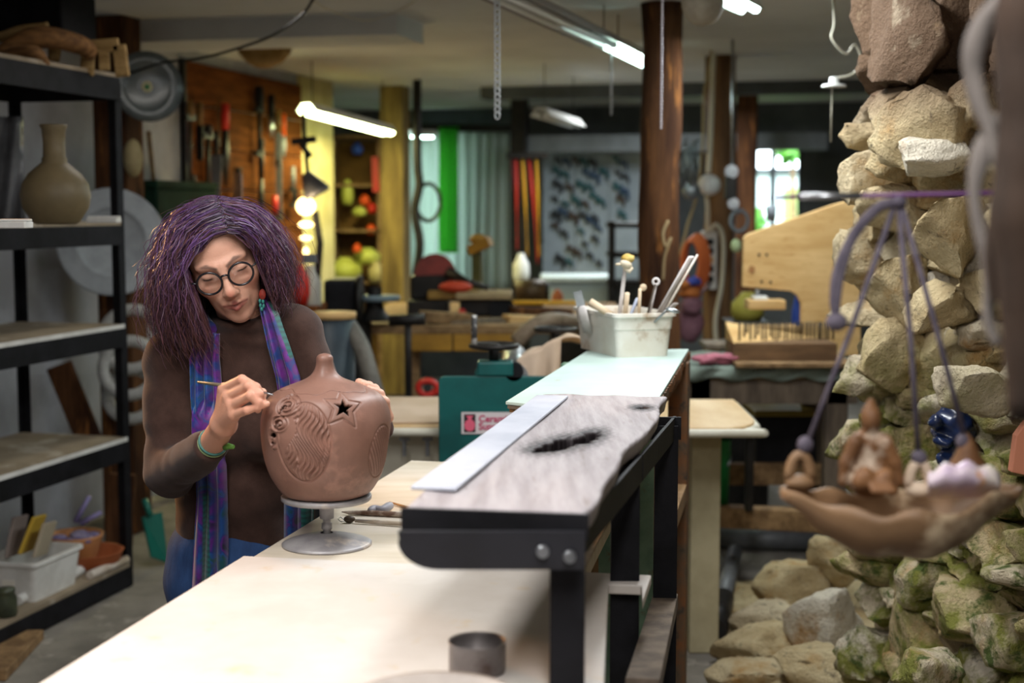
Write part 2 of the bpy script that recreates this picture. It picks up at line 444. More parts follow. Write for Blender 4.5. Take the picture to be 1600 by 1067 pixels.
# ================================================================ stone wall on the right
def stone_material(moss=True):
    m = bpy.data.materials.new('limestone' if moss else 'floor_limestone'); m.use_nodes = True; nt = m.node_tree; N = nt.nodes; Lk = nt.links.new
    b = N['Principled BSDF']; b.inputs['Roughness'].default_value = .85; b.inputs['Specular IOR Level'].default_value = .25
    tc = N.new('ShaderNodeTexCoord'); geo = N.new('ShaderNodeNewGeometry'); oi = N.new('ShaderNodeObjectInfo')
    def noise_(sc, det=6, src=None):
        n = N.new('ShaderNodeTexNoise'); n.inputs['Scale'].default_value = sc; n.inputs['Detail'].default_value = det; n.inputs['Roughness'].default_value = .65
        Lk(src or geo.outputs['Position'], n.inputs['Vector']); return n.outputs['Fac']
    def rng(v, a, b_):
        r = N.new('ShaderNodeMapRange'); r.inputs[1].default_value = a; r.inputs[2].default_value = b_; Lk(v, r.inputs[0]); return r.outputs[0]
    def mix(A, B, f):
        x = N.new('ShaderNodeMix'); x.data_type = 'RGBA'
        for s, v in (('A', A), ('B', B)):
            if isinstance(v, str): x.inputs[s].default_value = lin(v)
            else: Lk(v, x.inputs[s])
        Lk(f, x.inputs['Factor']); return x.outputs['Result']
    def mul(a, b_):
        x = N.new('ShaderNodeMath'); x.operation = 'MULTIPLY'; Lk(a, x.inputs[0]); Lk(b_, x.inputs[1]); return x.outputs[0]
    c = mix('#d9c69c', '#bda67c', rng(noise_(9), .35, .65))
    c = mix(c, '#e4dac6', rng(oi.outputs['Random'], .45, 1.0))
    c = mix(c, '#b98a4a', rng(noise_(5.3), .55, .72))
    c = mix(c, '#4f463b', rng(noise_(26), .60, .74))
    sep = N.new('ShaderNodeSeparateXYZ'); Lk(geo.outputs['Position'], sep.inputs[0])
    # the upper courses turn dark brown, the lowest ones carry moss
    c = mix(c, '#6e5743', mul(rng(sep.outputs['Z'], 1.66, 1.80), rng(noise_(7), .15, .42)))
    if moss: c = mix(c, '#87883f', mul(rng(sep.outputs['Z'], 1.22, .95), rng(noise_(10), .42, .58)))
    if moss: c = mix(c, '#566530', mul(rng(sep.outputs['Z'], 1.1, .75), rng(noise_(17), .54, .64)))
    Lk(c, b.inputs['Base Color'])
    ad = N.new('ShaderNodeMath'); ad.operation = 'ADD'; Lk(noise_(28), ad.inputs[0]); Lk(noise_(85), ad.inputs[1])
    bp = N.new('ShaderNodeBump'); bp.inputs['Distance'].default_value = .018; bp.inputs['Strength'].default_value = 1
    Lk(ad.outputs[0], bp.inputs['Height']); Lk(bp.outputs[0], b.inputs['Normal'])
    return m
M_stone = stone_material(); M_stone_floor = stone_material(False)
M_mortar = mat('wall_mortar', '#9a8a6e', '#6f6250', 8, .95, bump=.01, bscale=25)
def rock_mesh(seed, sub=4, blocky=16, rough=.055):
    bm = bmesh.new(); bmesh.ops.create_icosphere(bm, subdivisions=sub, radius=1)
    rnd = random.Random(seed)
    planes = [(Vector((rnd.gauss(0, 1), rnd.gauss(0, .8), rnd.gauss(0, 1))).normalized(), rnd.uniform(.58, .95)) for _ in range(blocky)]
    off = Vector((seed*3.1, seed*1.7, seed*.9))
    for v in bm.verts:
        p = v.co.copy(); m = max(abs(p.x), abs(p.y), abs(p.z)); p = p.lerp(p/m, .9)
        for n, d in planes:
            e = p.dot(n) - d
            if e > 0: p -= n*e
        r1 = noise.fractal(p*1.3 + off, 1, 2, 3); r2 = 1 - abs(noise.noise(p*2.6 + off))*2; r3 = noise.noise(p*7 + off)
        p += p.normalized()*(r1*rough*1.7 + r2*rough*.9 + r3*rough*.6)
        p.z += .05*math.floor(noise.noise(p*1.1 + off)*3)*.5
        v.co = p
    me = bpy.data.meshes.new('stone'); bm.to_mesh(me); bm.free()
    me.polygons.foreach_set('use_smooth', [True]*len(me.polygons))
    me.materials.append(M_stone)
    return me
ROCKS = [rock_mesh(i + 1) for i in range(18)]
WA, WB_ = Vector((1.01, 3.95, 0)), Vector((1.28, 2.68, 0))       # foot of the wall, far end and near end
wd = (WB_ - WA); WL = wd.length; wd.normalize(); wn = Vector((wd.y, -wd.x, 0))
if wn.x > 0: wn = -wn                                           # faces the room
# core of the wall, a rough mortar mass
rows = []
for i in range(49):
    z = -.02 + (H + .02)*i/48; row = []
    for j in range(45):
        s = -.06 + (WL + .5)*j/44
        e = .05 if s > .04 else .05 - (.04 - s)*1.2
        p = WA + wd*s + wn*(-.02 + e*.4) + Vector((0, 0, z)); n_ = noise.fractal(p*5, 1, 2, 4)
        row.append(p + wn*(.05*n_))
    rows.append(row)
core = MB().grid(rows)
back_ = [[r[0], r[0] - wn*.5 + Vector((.02, .05, 0))] for r in rows]
core.grid(back_)
wall_r = core.build('wall_right', M_mortar, kind='structure')
rnd = random.Random(11)
def stone(p, sx, sy, sz, rz, tilt=0, parent=None, k=None):
    o = bpy.data.objects.new('stone', ROCKS[rnd.randrange(len(ROCKS)) if k is None else k]); COL.objects.link(o)
    par = parent or wall_r
    M = WM[par.name].inverted() @ Matrix.Translation(p) @ Matrix.Rotation(rz, 4, 'Z') @ Matrix.Rotation(tilt, 4, 'Y') @ Matrix.Diagonal((sx, sy, sz, 1))
    o.parent = par; o.matrix_local = M
    return o
wrz = math.atan2(wd.y, wd.x)
z = -.02
while z < 2.3:
    hgt = rnd.uniform(.07, .15) if z < 1.85 else rnd.uniform(.16, .26)
    s = rnd.uniform(-.02, .04)
    if 1.22 < z < 1.60: s -= .045
    if z > 1.72: s += .02
    while s < WL + .30:
        wdt = rnd.uniform(.10, .27); hh = hgt*rnd.uniform(.8, 1.2)
        out_ = rnd.uniform(-.055, .02) + (.02 if z < .9 else 0)
        p = WA + wd*(s + wdt/2) + wn*out_ + Vector((0, 0, z + hgt/2 + rnd.uniform(-.02, .02)))
        stone(p, wdt*.63, rnd.uniform(.08, .12), hh*.66, wrz + rnd.uniform(-.22, .22), rnd.uniform(-.14, .14))
        if rnd.random() < .3: stone(p + wd*wdt*.5 + Vector((0, 0, hh*.45)), .045, .08, .03, wrz + rnd.uniform(-.5, .5), rnd.uniform(-.5, .5))
        s += wdt*.93
    z += hgt*.90
# the big pale blocks that stand out of the face
for (px, py, Y, sx, sz, t) in ((1462, 190, 3.40, .115, .12, .5), (1410, 165, 3.55, .10, .06, -.1), (1455, 245, 3.38, .10, .045, .05), (1415, 262, 3.6, .06, .05, 0),
                          (1480, 360, 3.28, .10, .10, .2), (1395, 320, 3.62, .09, .07, .15), (1370, 290, 3.72, .05, .09, .1), (1350, 590, 3.74, .055, .05, .4), (1540, 610, 3.02, .075, .06, .3),
                          (1400, 450, 3.6, .10, .10, .1), (1470, 480, 3.34, .12, .07, 0), (1370, 215, 3.76, .05, .05, .2), (1420, 60, 3.5, .16, .14, .2), (1392, 560, 3.58, .07, .10, .1)):
    p = at(px, py, Y); stone(p, sx, .10, sz, wrz + .1, t)
# loose stones along the foot of the wall, each a thing that could be lifted off
loose = [(1243, 915, 5.05, .17, .10, 'broad flat pale stone on the floor beside the timber beam'),
         (1195, 968, 4.85, .13, .09, 'whitish stone in front of the broad flat pale stone'),
         (1195, 1022, 4.55, .17, .10, 'brown flat stone next to the end of the grey pipe'),
         (1165, 1060, 4.3, .12, .07, 'whitish rounded stone at the lower edge beside the black posts'),
         (1305, 870, 5.0, .11, .11, 'grey stone against the wall above the broad flat pale stone'),
         (1300, 985, 4.5, .13, .15, 'dark brown stone between the pale stones and the mossy wall'),
         (1285, 1050, 4.2, .14, .10, 'low brown stone at the foot of the mossy wall'),
         (1445, 1052, 3.0, .085, .05, 'pale flat stone with a green stain, lowest on the mossy wall')]
FROCKS = []
for i in range(8):
    me = ROCKS[(i*5 + 2) % 18].copy(); me.materials.clear(); me.materials.append(M_stone_floor if i < 7 else M_stone); FROCKS.append(me)
for i, (px, py, Y, sx, sz, lab) in enumerate(loose):
    p = at(px, py, Y)
    o = bpy.data.objects.new('loose_stone', FROCKS[i]); COL.objects.link(o)
    o.location = p; o.scale = (sx, sx*.9, sz); o.rotation_euler = (.1, .08*(-1)**i, i*1.1); tag(o, lab, 'stone', 'loose stones at the foot of the wall')
# rubble bed under the loose stones
rows = []
for i in range(40):
    row = []
    for j in range(40):
        x = .60 + .75*i/39; y = 3.3 + 2.4*j/39
        top = max(.0, min(1, (x - .62 - .06*(y - 4))/.25))*(.09 if y < 5.2 else .09*max(0, (5.7 - y)/.5))
        row.append(Vector((x, y, -.01 + top + .035*noise.fractal(Vector((x*5, y*5, 0)), 1, 2, 4)*(top > .02))))
    rows.append(row)
MB().grid(rows).build('rubble_bed', M_stone_floor, kind='structure')

# ================================================================ work table
TZ = .87
M_table = mat('pale_table_top', '#d3cdc6', '#c5bdb4', 3, .55, c3='#c9b79c', scale3=11, thr3=(.62, .75), bump=.0006, bscale=40)
M_table2 = mat('pale_plywood_top', '#d3c9ba', '#c3b7a3', 3, .6, stretch=(1, 5, 1), bump=.0006)
tb_loc = onz(560, 950, 0)
table = thing('work_table', 'long pale plywood work table the woman leans over', 'table', (tb_loc.x, 2.2, 0))
def slab(b_, poly, z0, z1):
    n = len(poly); vs = [Vector((p.x, p.y, z)) for z in (z0, z1) for p in poly]
    area = sum(poly[i].x*poly[(i+1) % n].y - poly[(i+1) % n].x*poly[i].y for i in range(n))
    fs = [tuple(reversed(range(n))), tuple(range(n, 2*n))] + [(i, (i+1) % n, n + (i+1) % n, n + i) for i in range(n)]
    if area < 0: fs = [tuple(reversed(f)) for f in fs]
    b_.add(vs, fs)
A_, B_, C_ = onz(60, 1067, TZ), onz(380, 868, TZ), onz(1018, 898, TZ)
C2_, C3_, D_ = [onz(1004, 938, TZ), onz(1002, 914, TZ)], onz(951, 912, TZ), onz(944, 1067, TZ)
def ext(p, q, t): return p + (p - q)*t
nb = MB(); slab(nb, [ext(A_, B_, .55), B_, C_, *C2_, C3_, ext(D_, C3_, 1.0)], TZ - .018, TZ); nb.build('near_board', M_table, table, bevel=.003)
fz = TZ - .012
F0, F1 = onz(384, 876, fz), onz(642, 719, fz); F2 = F1 + Vector((VX, VY, 0))*.58; F3 = F0 + Vector((VX, VY, 0))*.62
F0 = F0 - (F1 - F0)*.5; F3 = F3 - (F2 - F3)*.45
fb = MB(); slab(fb, [F0, F1, F2, F3], fz - .03, fz); fb.build('far_board', M_table2, table, bevel=.003)
for p in (F1 + Vector((.09, -.1, 0)), F2 + Vector((-.1, -.06, 0)), Vector((-.62, 1.55, 0)), Vector((-.02, 1.5, 0))):
    MB().box((p.x, p.y, (fz - .03)/2), (.07, .07, fz - .031), RZ).build('leg', M_timber, table, bevel=.004)
ap = MB(); ap.bar(Vector((-.60, 1.55, .78)), Vector((F1.x + .05, F1.y - .1, .78)), .03, .09); ap.build('apron', M_timber, table)

# ================================================================ steel frame with the old plank
PZ = 1.115
stand = thing('shelf_stand', 'black steel stand carrying the old knotted plank along the table edge', 'stand', (.15, 2.2, 0), RZ)
pl_n, pr_n = onz(634, 790, PZ), onz(916, 800, PZ)
pl_f, pr_f = onz(848, 616, PZ), onz(1046, 618, PZ)
def flat(v): return Vector((v.x, v.y, 0))
def edge_at(px, Y): return at(px, 600, Y)
posts = []
for px, Y, wdt in ((887, 1.83, .046), (977, 2.37, .049), (1040, 2.80, .047)):
    c = at(px, 800, Y); posts.append(c)
    zb0 = TZ + .001 if Y < 2 else 0; hz = PZ - .045 - zb0; zc = zb0 + hz/2
    q = MB(); q.box((c.x, c.y, zc), (wdt, .010, hz), 0); q.box((c.x + wdt/2 - .005, c.y + .022, zc), (.010, .050, hz), 0)
    q.build('upright', M_black, stand, bevel=.0015)
# bracket with rounded end under the plank's near edge, bolts in it
M_bracket = mat('bracket_paint', '#1b1b1d', '#26262b', 8, .45, c3='#2c5a30', scale3=9, thr3=(.62, .68))
c1 = at(914, 860, 1.772); c0 = at(622, 835, 1.772)
prof = []
xl, xr = c0.x, c1.x; zt_, zb_ = PZ - .022, at(800, 889, 1.772).z
prof = [(xl, zt_), (xl + .002, zt_ - .012)]
for i in range(9):
    a = math.pi/2*i/8; prof.append((xl + .052*(1 - math.cos(a)), zt_ - .012 - (zt_ - .012 - zb_)*math.sin(a)))
prof += [(xr, zb_), (xr, zt_)]
q = MB(); q.prism([(x, zz) for x, zz in prof], 0, .008, Matrix(((1, 0, 0), (0, 0, 1), (0, 1, 0))), (0, 1.768, 0)); q.build('bracket', M_bracket, stand)
for px, py in ((848, 861), (890, 869)):
    c = at(px, py, 1.767); q = MB(); q.cyl(c, c - Vector((0, .009, 0)), .0085, .0075, 12); q.build('bolt', M_steel, stand)
for i in (1, 2):
    c = posts[i]; q = MB(); q.box((c.x - .09, c.y + .01, PZ - .052), (.24, .008, .045)); q.build('bracket', M_black, stand)
ea = (pr_f + pl_f)/2 - (pr_n + pl_n)/2; ea.normalize()
q = MB(); q.bar(pl_n - ea*.006 + Vector((-.004, 0, -.0185)), pr_n - ea*.006 + Vector((.004, 0, -.0185)), .007, .034); q.build('end_angle', M_black, stand)
q = MB(); q.bar((pl_n + pr_n)/2 + Vector((0, 0, -.037)), (pl_f + pr_f)/2 + Vector((0, 0, -.037)), .20, .004); q.build('backing_deck', M_rubber, stand)  # black plate added under the plank so its holes look dark
# top rail and low rail of the stand
q = MB(); q.bar(posts[0] + Vector((.02, .03, PZ - .053 - posts[0].z)), posts[2] + Vector((.02, .03, PZ - .053 - posts[2].z)), .006, .045); q.build('top_rail', M_black, stand)
r0, r1 = at(1040, 938, 2.86), at(1006, 1067, 2.05)
q = MB(); q.bar(r1 - (r0 - r1)*.05, r0, .05, .03); q.build('low_rail', M_greywood, stand, bevel=.002)
# old plank, live edge on one side, rotted holes
M_plank = mat('bleached_plank', '#a49d9f', '#8d8587', 5, .62, stretch=(9, .9, 1), c3='#6b5c54', scale3=6, thr3=(.60, .78), brot=(0, 0, .22), bump=.002, bscale=16)
P0 = (pl_n + pr_n)/2; P1 = (pl_f + pr_f)/2; ax_ = (P1 - P0); PLn = ax_.length; ax_.normalize(); sx_ = Vector((ax_.y, -ax_.x, 0))
wn_, wf_ = (pr_n - pl_n).length, (pr_f - pl_f).length
hole_px = [(862, 697, .034, .020), (880, 692, .034, .026), (905, 688, .030, .016), (922, 681, .020, .022), (846, 701, .022, .009), (1003, 637, .014, .008)]
holes = []
for px, py, a, b_ in hole_px:
    p = onz(px, py, PZ); holes.append(((p - P0).dot(sx_), (p - P0).dot(ax_), a*.62, b_*1.15))
ca = np.array([tuple(P0), tuple(sx_), tuple(ax_)])
def f_plank(G):
    x, y, zz = G[..., 0], G[..., 1], G[..., 2]
    hw = (wn_ + (wf_ - wn_)*y/PLn)/2
    right = x - (hw - .004 + .004*np.sin(y*9.0 + .6) + .003*np.sin(y*23) + .008*np.exp(-((y - .75)/.12)**2)) + (.55*np.clip(zz + .012, -.02, .012))*-1*.4
    left = -x - (hw + .003*np.sin(y*7))
    dz = np.abs(zz + .016) - .016 + .0016*np.sin(x*60)*np.sin(y*9)
    d = np.maximum(np.maximum(right, left), np.maximum(dz, np.maximum(-y, y - PLn)))
    for hx, hy, ha, hb in holes:
        e = (np.sqrt(((x - hx + .004*np.sin(y*160))/ha)**2 + ((y - hy + .004*np.sin(x*190))/(hb*2.2))**2) - 1)*min(ha, hb)
        d = np.maximum(d, -e)
    return d
V, Q = snets(f_plank, (-.17, -.02, -.045), (.17, PLn + .02, .012), .0052)
W = V[:, :1]*ca[1] + V[:, 1:2]*ca[2] + ca[0]; W[:, 2] = PZ + V[:, 2]
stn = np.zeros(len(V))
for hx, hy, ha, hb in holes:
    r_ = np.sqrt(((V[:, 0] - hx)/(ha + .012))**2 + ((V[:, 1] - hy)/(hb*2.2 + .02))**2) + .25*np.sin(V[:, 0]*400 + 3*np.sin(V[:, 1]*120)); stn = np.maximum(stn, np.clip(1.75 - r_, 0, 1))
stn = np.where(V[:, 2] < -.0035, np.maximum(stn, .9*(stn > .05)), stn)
nt = M_plank.node_tree; bs_ = nt.nodes['Principled BSDF']; src_ = bs_.inputs['Base Color'].links[0].from_socket; vcn = nt.nodes.new('ShaderNodeVertexColor'); vcn.layer_name = 'paint'
mxn = nt.nodes.new('ShaderNodeMix'); mxn.data_type = 'RGBA'; nt.links.new(src_, mxn.inputs['A']); mxn.inputs['B'].default_value = lin('#1c1418'); spn = nt.nodes.new('ShaderNodeSeparateColor'); nt.links.new(vcn.outputs[0], spn.inputs[0]); nt.links.new(spn.outputs[0], mxn.inputs['Factor']); nt.links.new(mxn.outputs['Result'], bs_.inputs['Base Color'])
np_obj('old_plank', W, Q, M_plank, None, np.repeat(stn[:, None], 3, 1), label='bleached old plank with live edge and rotted dark holes on the steel stand', cat='plank')
s0, s1 = onz(702, 768, PZ), onz(880, 622, PZ)
q = MB(); q.bar(s0 + Vector((-.022, 0, .0035)), s1 + Vector((-.022, 0, .0035)), .066, .006); q.build('batten', mat('bluish_white_paint', '#b5b8c2', '#a2a6b2', 6, .6, stretch=(1, 1, 1)), label='bluish white batten lying along the old plank', cat='batten', bevel=.003)

# ================================================================ mint board shelf behind
MZ = 1.09
m0, m1, m2, m3 = onz(790, 627, MZ), onz(917, 548, MZ), onz(1076, 545, MZ), onz(1012, 650, MZ)
M_mint = mat('mint_laminate', '#c2d6cf', '#b5cac3', 4, .4, c3='#a9a08a', scale3=12, thr3=(.66, .76))
mint = thing('shelf_unit', 'tall shelf frame with mint board behind the old plank', 'shelf', ((m0.x + m2.x)/2, (m0.y + m2.y)/2, 0), RZ)
q = MB(); slab(q, [m0, m1, m2, m3], MZ - .007, MZ); q.build('mint_board', M_mint, mint, bevel=.0015)
for k, (dz, m_) in enumerate(((.0155, M_greywood), (.024, M_timber))):
    q = MB(); o_ = Vector((.004*(k+1), .004*k, 0)); slab(q, [m0 + o_, m1 + o_, m2 - o_, m3 - o_], MZ - dz, MZ - dz + .0075); q.build('under_board', m_, mint)
rag = MB(); n = 30                                  # crumbling edge trim of the board
for i in range(n):
    a = m2 + (m3 - m2)*((i + .5)/n); s = random.uniform(.006, .016)
    rag.box((a.x - .004, a.y, MZ - .014 - s/2), (.012, .034, s + .01), RZ + random.uniform(-.3, .3))
rag.build('broken_edge', M_rust, mint)
for px, Y, wd_, m_ in ((1060, 4.03, .056, M_rust), (1013, 3.2, .036, M_greenpaint), (948, 3.14, .030, M_greenpaint), (890, 4.0, .045, M_greenpaint)):
    c = at(px, 700, Y); q = MB(); q.box((c.x, c.y, (MZ - .026)/2), (wd_, wd_, MZ - .026), RZ); q.build('leg', m_, mint, bevel=.003)
a, b_ = at(1060, 770, 4.0), at(1018, 880, 3.2)
q = MB(); q.bar(a, b_, .045, .05); q.build('stretcher', M_timber, mint)
a, b_ = at(1015, 642, 3.2), at(1062, 575, 4.0)
q = MB(); q.bar(a, b_, .02, .05); q.build('apron', M_rust, mint)
def boxpx(name, label, cat, px0, px1, py0, py1, Y, dep, m, bevel=.006, group=None, par=None, rz=0):
    a, b_ = at(px0, py0, Y), at(px1, py1, Y); q_ = MB(); q_.box(((a.x+b_.x)/2, Y + dep/2, (a.z+b_.z)/2), (abs(b_.x-a.x), dep, abs(a.z-b_.z)), rz)
    return q_.build(name, m, par, label=label if par is None else None, cat=cat if par is None else None, bevel=bevel, group=group)
# ================================================================ banding wheel and the carved clay jar
wc = onz(511, 851, fz)
WHZ = at(511, 773, wc.y).z
M_alu = mat('clay_smeared_aluminium', '#a9a6a6', '#8d8a8c', 12, .5, metal=.35, c3='#c9bcb0', scale3=16, thr3=(.55, .7), bump=.0006, bscale=60)
wheel = thing('banding_wheel', 'clay-smeared metal banding wheel under the carved jar', 'banding wheel', (wc.x, wc.y, fz))
MB().lathe([(0, .0005), (.0855, .0005), (.086, .004), (.08, .007), (.05, .016), (.02, .021), (.012, .024)], (wc.x, wc.y, fz), 48).build('base', M_alu, wheel)
hst = WHZ - fz
MB().lathe([(.0075, .02), (.0075, .03), (.010, .031), (.010, .042), (.0075, .043), (.0075, .05), (.0135, .052), (.0145, hst - .02), (.016, hst - .013)], (wc.x, wc.y, fz), 20).build('spindle', M_alu, wheel)
MB().lathe([(0, -.011), (.05, -.012), (.083, -.010), (.086, -.007), (.086, -.001), (.084, 0), (0, 0)], (wc.x, wc.y, WHZ), 56).build('wheel_head', M_alu, wheel)

prof = np.array([(.0, 0), (.072, 0), (.082, .004), (.092, .016), (.110, .046), (.1205, .09), (.1245, .138), (.119, .166), (.107, .190), (.085, .204), (.060, .2135), (.040, .2205), (.028, .2275), (.020, .237), (.0165, .246), (.0155, .254), (.016, .260), (.0145, .266), (.009, .270), (0, .2715)])
for _ in range(3):                                   # Chaikin smoothing
    a, b_ = prof[:-1], prof[1:]; prof = np.concatenate([prof[:1], np.stack([.75*a + .25*b_, .25*a + .75*b_], 1).reshape(-1, 2), prof[-1:]])
sl = np.concatenate([[0], np.cumsum(np.hypot(*np.diff(prof, axis=0).T))])
NT, NS = 520, 330
sg = np.linspace(0, sl[-1], NS); rg = np.interp(sg, sl, prof[:, 0]); zg = np.interp(sg, sl, prof[:, 1])
def s_of_z(z): 
    i = np.argmax(zg >= z); return sg[i]
front = math.atan2(-wc.y, -wc.x)
th = np.linspace(-math.pi, math.pi, NT, endpoint=False)
TH, SG = np.meshgrid(th, sg); RG, ZG = np.meshgrid(th, rg)[1], np.meshgrid(th, zg)[1]
A = TH*.118; disp = np.zeros_like(A)
def groove(d, w_, depth): return -depth*np.exp(-(d/w_)**2)
# handmade unevenness
disp += .0016*np.sin(TH*2 + 1.1)*np.sin(ZG*22) + .0012*np.sin(TH*5 + ZG*40)
# star
star_c = (.30*.118, s_of_z(.181))
def star_poly(R0, R1, rot=.18):
    return [( (R0 if k % 2 == 0 else R1)*math.sin(rot + k*math.pi/5), (R0 if k % 2 == 0 else R1)*math.cos(rot + k*math.pi/5)) for k in range(10)]
def poly_sdf(X, Y, poly):
    d = np.full(X.shape, 1e9); ins = np.zeros(X.shape, bool); n = len(poly)
    for i in range(n):
        (x0, y0), (x1, y1) = poly[i], poly[(i+1) % n]; ex, ey = x1-x0, y1-y0
        t = np.clip(((X-x0)*ex + (Y-y0)*ey)/(ex*ex + ey*ey), 0, 1); d = np.minimum(d, np.hypot(X-x0-t*ex, Y-y0-t*ey))
        c = ((y0 > Y) != (y1 > Y)); xx = x0 + (Y-y0)*ex/(ey if abs(ey) > 1e-12 else 1e-12); ins ^= c & (X < xx)
    return np.where(ins, -d, d)
X, Y_ = A - star_c[0], SG - star_c[1]
sd_star = poly_sdf(X, Y_, star_poly(.0225, .0088)); big = poly_sdf(X, Y_, star_poly(.043, .021))
disp += np.where((big < 0), .0014, 0)*np.clip(-big/.004, 0, 1) + groove(big, .0016, .0026)
# face with wave-like hair lines
fc = (-.36*.118, s_of_z(.118)); X, Y_ = A - fc[0], SG - fc[1]
el = np.sqrt((X/.052)**2 + (Y_/.075)**2); region = np.clip((1 - el)/.08, 0, 1)
flow = X + .010*np.sin(Y_*70 + X*40) + .25*Y_*(X > -.01)*.4 + .006*np.sin(Y_*28)
disp += region*(.0026*np.sin(flow/.0072*6.283))*(X > -.022 + .012*np.sin(Y_*60))
disp += groove(el - 1, .035, .0032) + groove(el - .80, .03, .0018)*(X > .01)
holes_uv = []
def feat(th_, z_): return (th_*.118, s_of_z(z_))
def ringwaves(cx, cy, rx, ry, n, amp):
    r_ = np.sqrt(((A-cx)/rx)**2 + ((SG-cy)/ry)**2); m = np.clip((1-r_)/.1, 0, 1); return m*amp*np.sin(r_*n*6.283)
ey_, no_, mo_ = feat(-.72, .181), feat(-.80, .150), feat(-.90, .122)
disp = np.where(np.hypot((A-ey_[0])/.024, (SG-ey_[1])/.018) < 1, disp*.2, disp) + ringwaves(ey_[0]+.004, ey_[1]+.004, .030, .025, 3, .0030)
disp = np.where(np.hypot((A-no_[0])/.020, (SG-no_[1])/.014) < 1, disp*.2, disp) + ringwaves(no_[0]+.004, no_[1]+.002, .023, .017, 2.5, .0026)
disp += ringwaves(mo_[0], mo_[1], .020, .024, 1.6, .0018)
# second panel of leaf lines round the far right side and the wavy lid line at the shoulder
X, Y_ = A - .125, SG - s_of_z(.09); r_ = np.sqrt((X/.04)**2 + (Y_/.05)**2)
disp += np.clip((1-r_)/.1, 0, 1)*.0014*np.sin((X + .5*Y_)/.008*6.283) + groove(r_ - 1, .03, .0016)
lid = s_of_z(.2045) + .006*np.sin(TH*5 + .5) + .003*np.sin(TH*11)
disp += groove(SG - lid, .0013, .0024)
# rub
def ellh(c, rx, ry, rot=0):
    x, y = A - c[0], SG - c[1]; xr = x*math.cos(rot) + y*math.sin(rot); yr = -x*math.sin(rot) + y*math.cos(rot)
    return (np.hypot(xr/rx, yr/ry) - 1)*min(rx, ry)
sd = np.minimum(sd_star, ellh(ey_, .013, .0050, .5)); sd = np.minimum(sd, ellh((ey_[0]-.006, ey_[1]-.010), .0035, .0065))
sd = np.minimum(sd, ellh(no_, .0060, .0075)); sd = np.minimum(sd, ellh((mo_[0]-.001, mo_[1]+.004), .0095, .0065, .3)); sd = np.minimum(sd, ellh((mo_[0]-.004, mo_[1]-.008), .0045, .014, -.2))
RR = np.maximum(RG + disp*np.clip(RG/.05, 0, 1), 0)
px_, py_ = wc.x + RR*np.cos(front + TH), wc.y + RR*np.sin(front + TH)
VJ = np.stack([px_, py_, WHZ + .0005 + ZG], -1).reshape(-1, 3)
idx = np.arange(NT*NS).reshape(NS, NT)
q = np.stack([idx[:-1], np.roll(idx, -1, 1)[:-1], np.roll(idx, -1, 1)[1:], idx[1:]], -1).reshape(-1, 4)
cell = (sd[:-1] + sd[1:] + np.roll(sd, -1, 1)[:-1] + np.roll(sd, -1, 1)[1:])/4
q = q[(cell.reshape(-1) > 0)]
M_clay = mat('leather_hard_clay', '#8b6658', '#79584b', 7, .45, bump=.0007, bscale=45, c3='#a67a6a', scale3=13, thr3=(.55, .75), spec=.45)
jar = thing('carved_jar', 'round brown clay jar with star cut-out and carved face', 'jar', (wc.x, wc.y, WHZ))
jo = np_obj('jar_body', VJ, q, M_clay, jar)
md = jo.modifiers.new('solid', 'SOLIDIFY'); md.thickness = .009; md.offset = -1

# ================================================================ hand tools on the table
M_toolwood = mat('tool_wood', '#b9946a', '#8f6a42', 12, .6, stretch=(1, 6, 6))
M_claytool = mat('clay_caked_tool', '#d9cfc4', '#b5a592', 14, .7, bump=.0008)
def ontab(px, py, h=0): p = onz(px, py, fz); return p + Vector((0, 0, h))
t = thing('loop_tool', 'loop tool with dark bulb head and pale handle lying before the grey rib', 'tool', ontab(545, 818))
MB().ell(ontab(546, 817, .008), (.012, .008, .0075), Matrix.Rotation(.1, 3, 'Z')).build('bulb', mat('dark_clay_bulb', '#5b4c3c', '#3f352b', 14, .5), t)
MB().tube([ontab(555, 818, .006), ontab(590, 820, .006), ontab(630, 823, .006)], [.0035, .005, .0045], 10).build('handle', M_claytool, t)
MB().tube([ontab(537, 816, .006), ontab(532, 812, .006), ontab(528, 815, .006), ontab(532, 819, .006), ontab(538, 819, .006)], .0008, 6).build('wire_loop', M_steel, t)
t = thing('wooden_tool', 'flaking wooden modelling tool lying beside the grey kidney rib', 'tool', ontab(565, 804))
MB().tube([ontab(534, 804, .006), ontab(545, 805, .006), ontab(580, 806, .006), ontab(655, 810, .006)], [.001, .0045, .006, .0055], 10).build('shaft', mat('flaking_tool_paint', '#c7b9aa', '#6b5040', 22, .7, stretch=(1, 1, 1)), t)
t = MB()
for i in range(1): t.tube(bez([ontab(576, 806, .010), ontab(586, 803, .011), ontab(597, 804, .011), ontab(607, 800, .012), ontab(612, 796, .011)], 16), [.004, .007, .0085, .009, .0088, .0082, .008, .0078, .008, .0085, .009, .0095, .0095, .009, .008, .006, .003][:17], 12)
t.build('kidney_rib', mat('grey_rubber_rib', '#a6a4ac', '#8f8d95', 8, .5), label='smooth grey kidney-shaped rib lying on the wooden tool', cat='tool')
MB().tube([ontab(609, 787, .004), ontab(640, 797, .004)], [.0015, .004], 8).build('modelling_stick', M_toolwood, label='thin pointed modelling stick behind the grey rib', cat='tool')
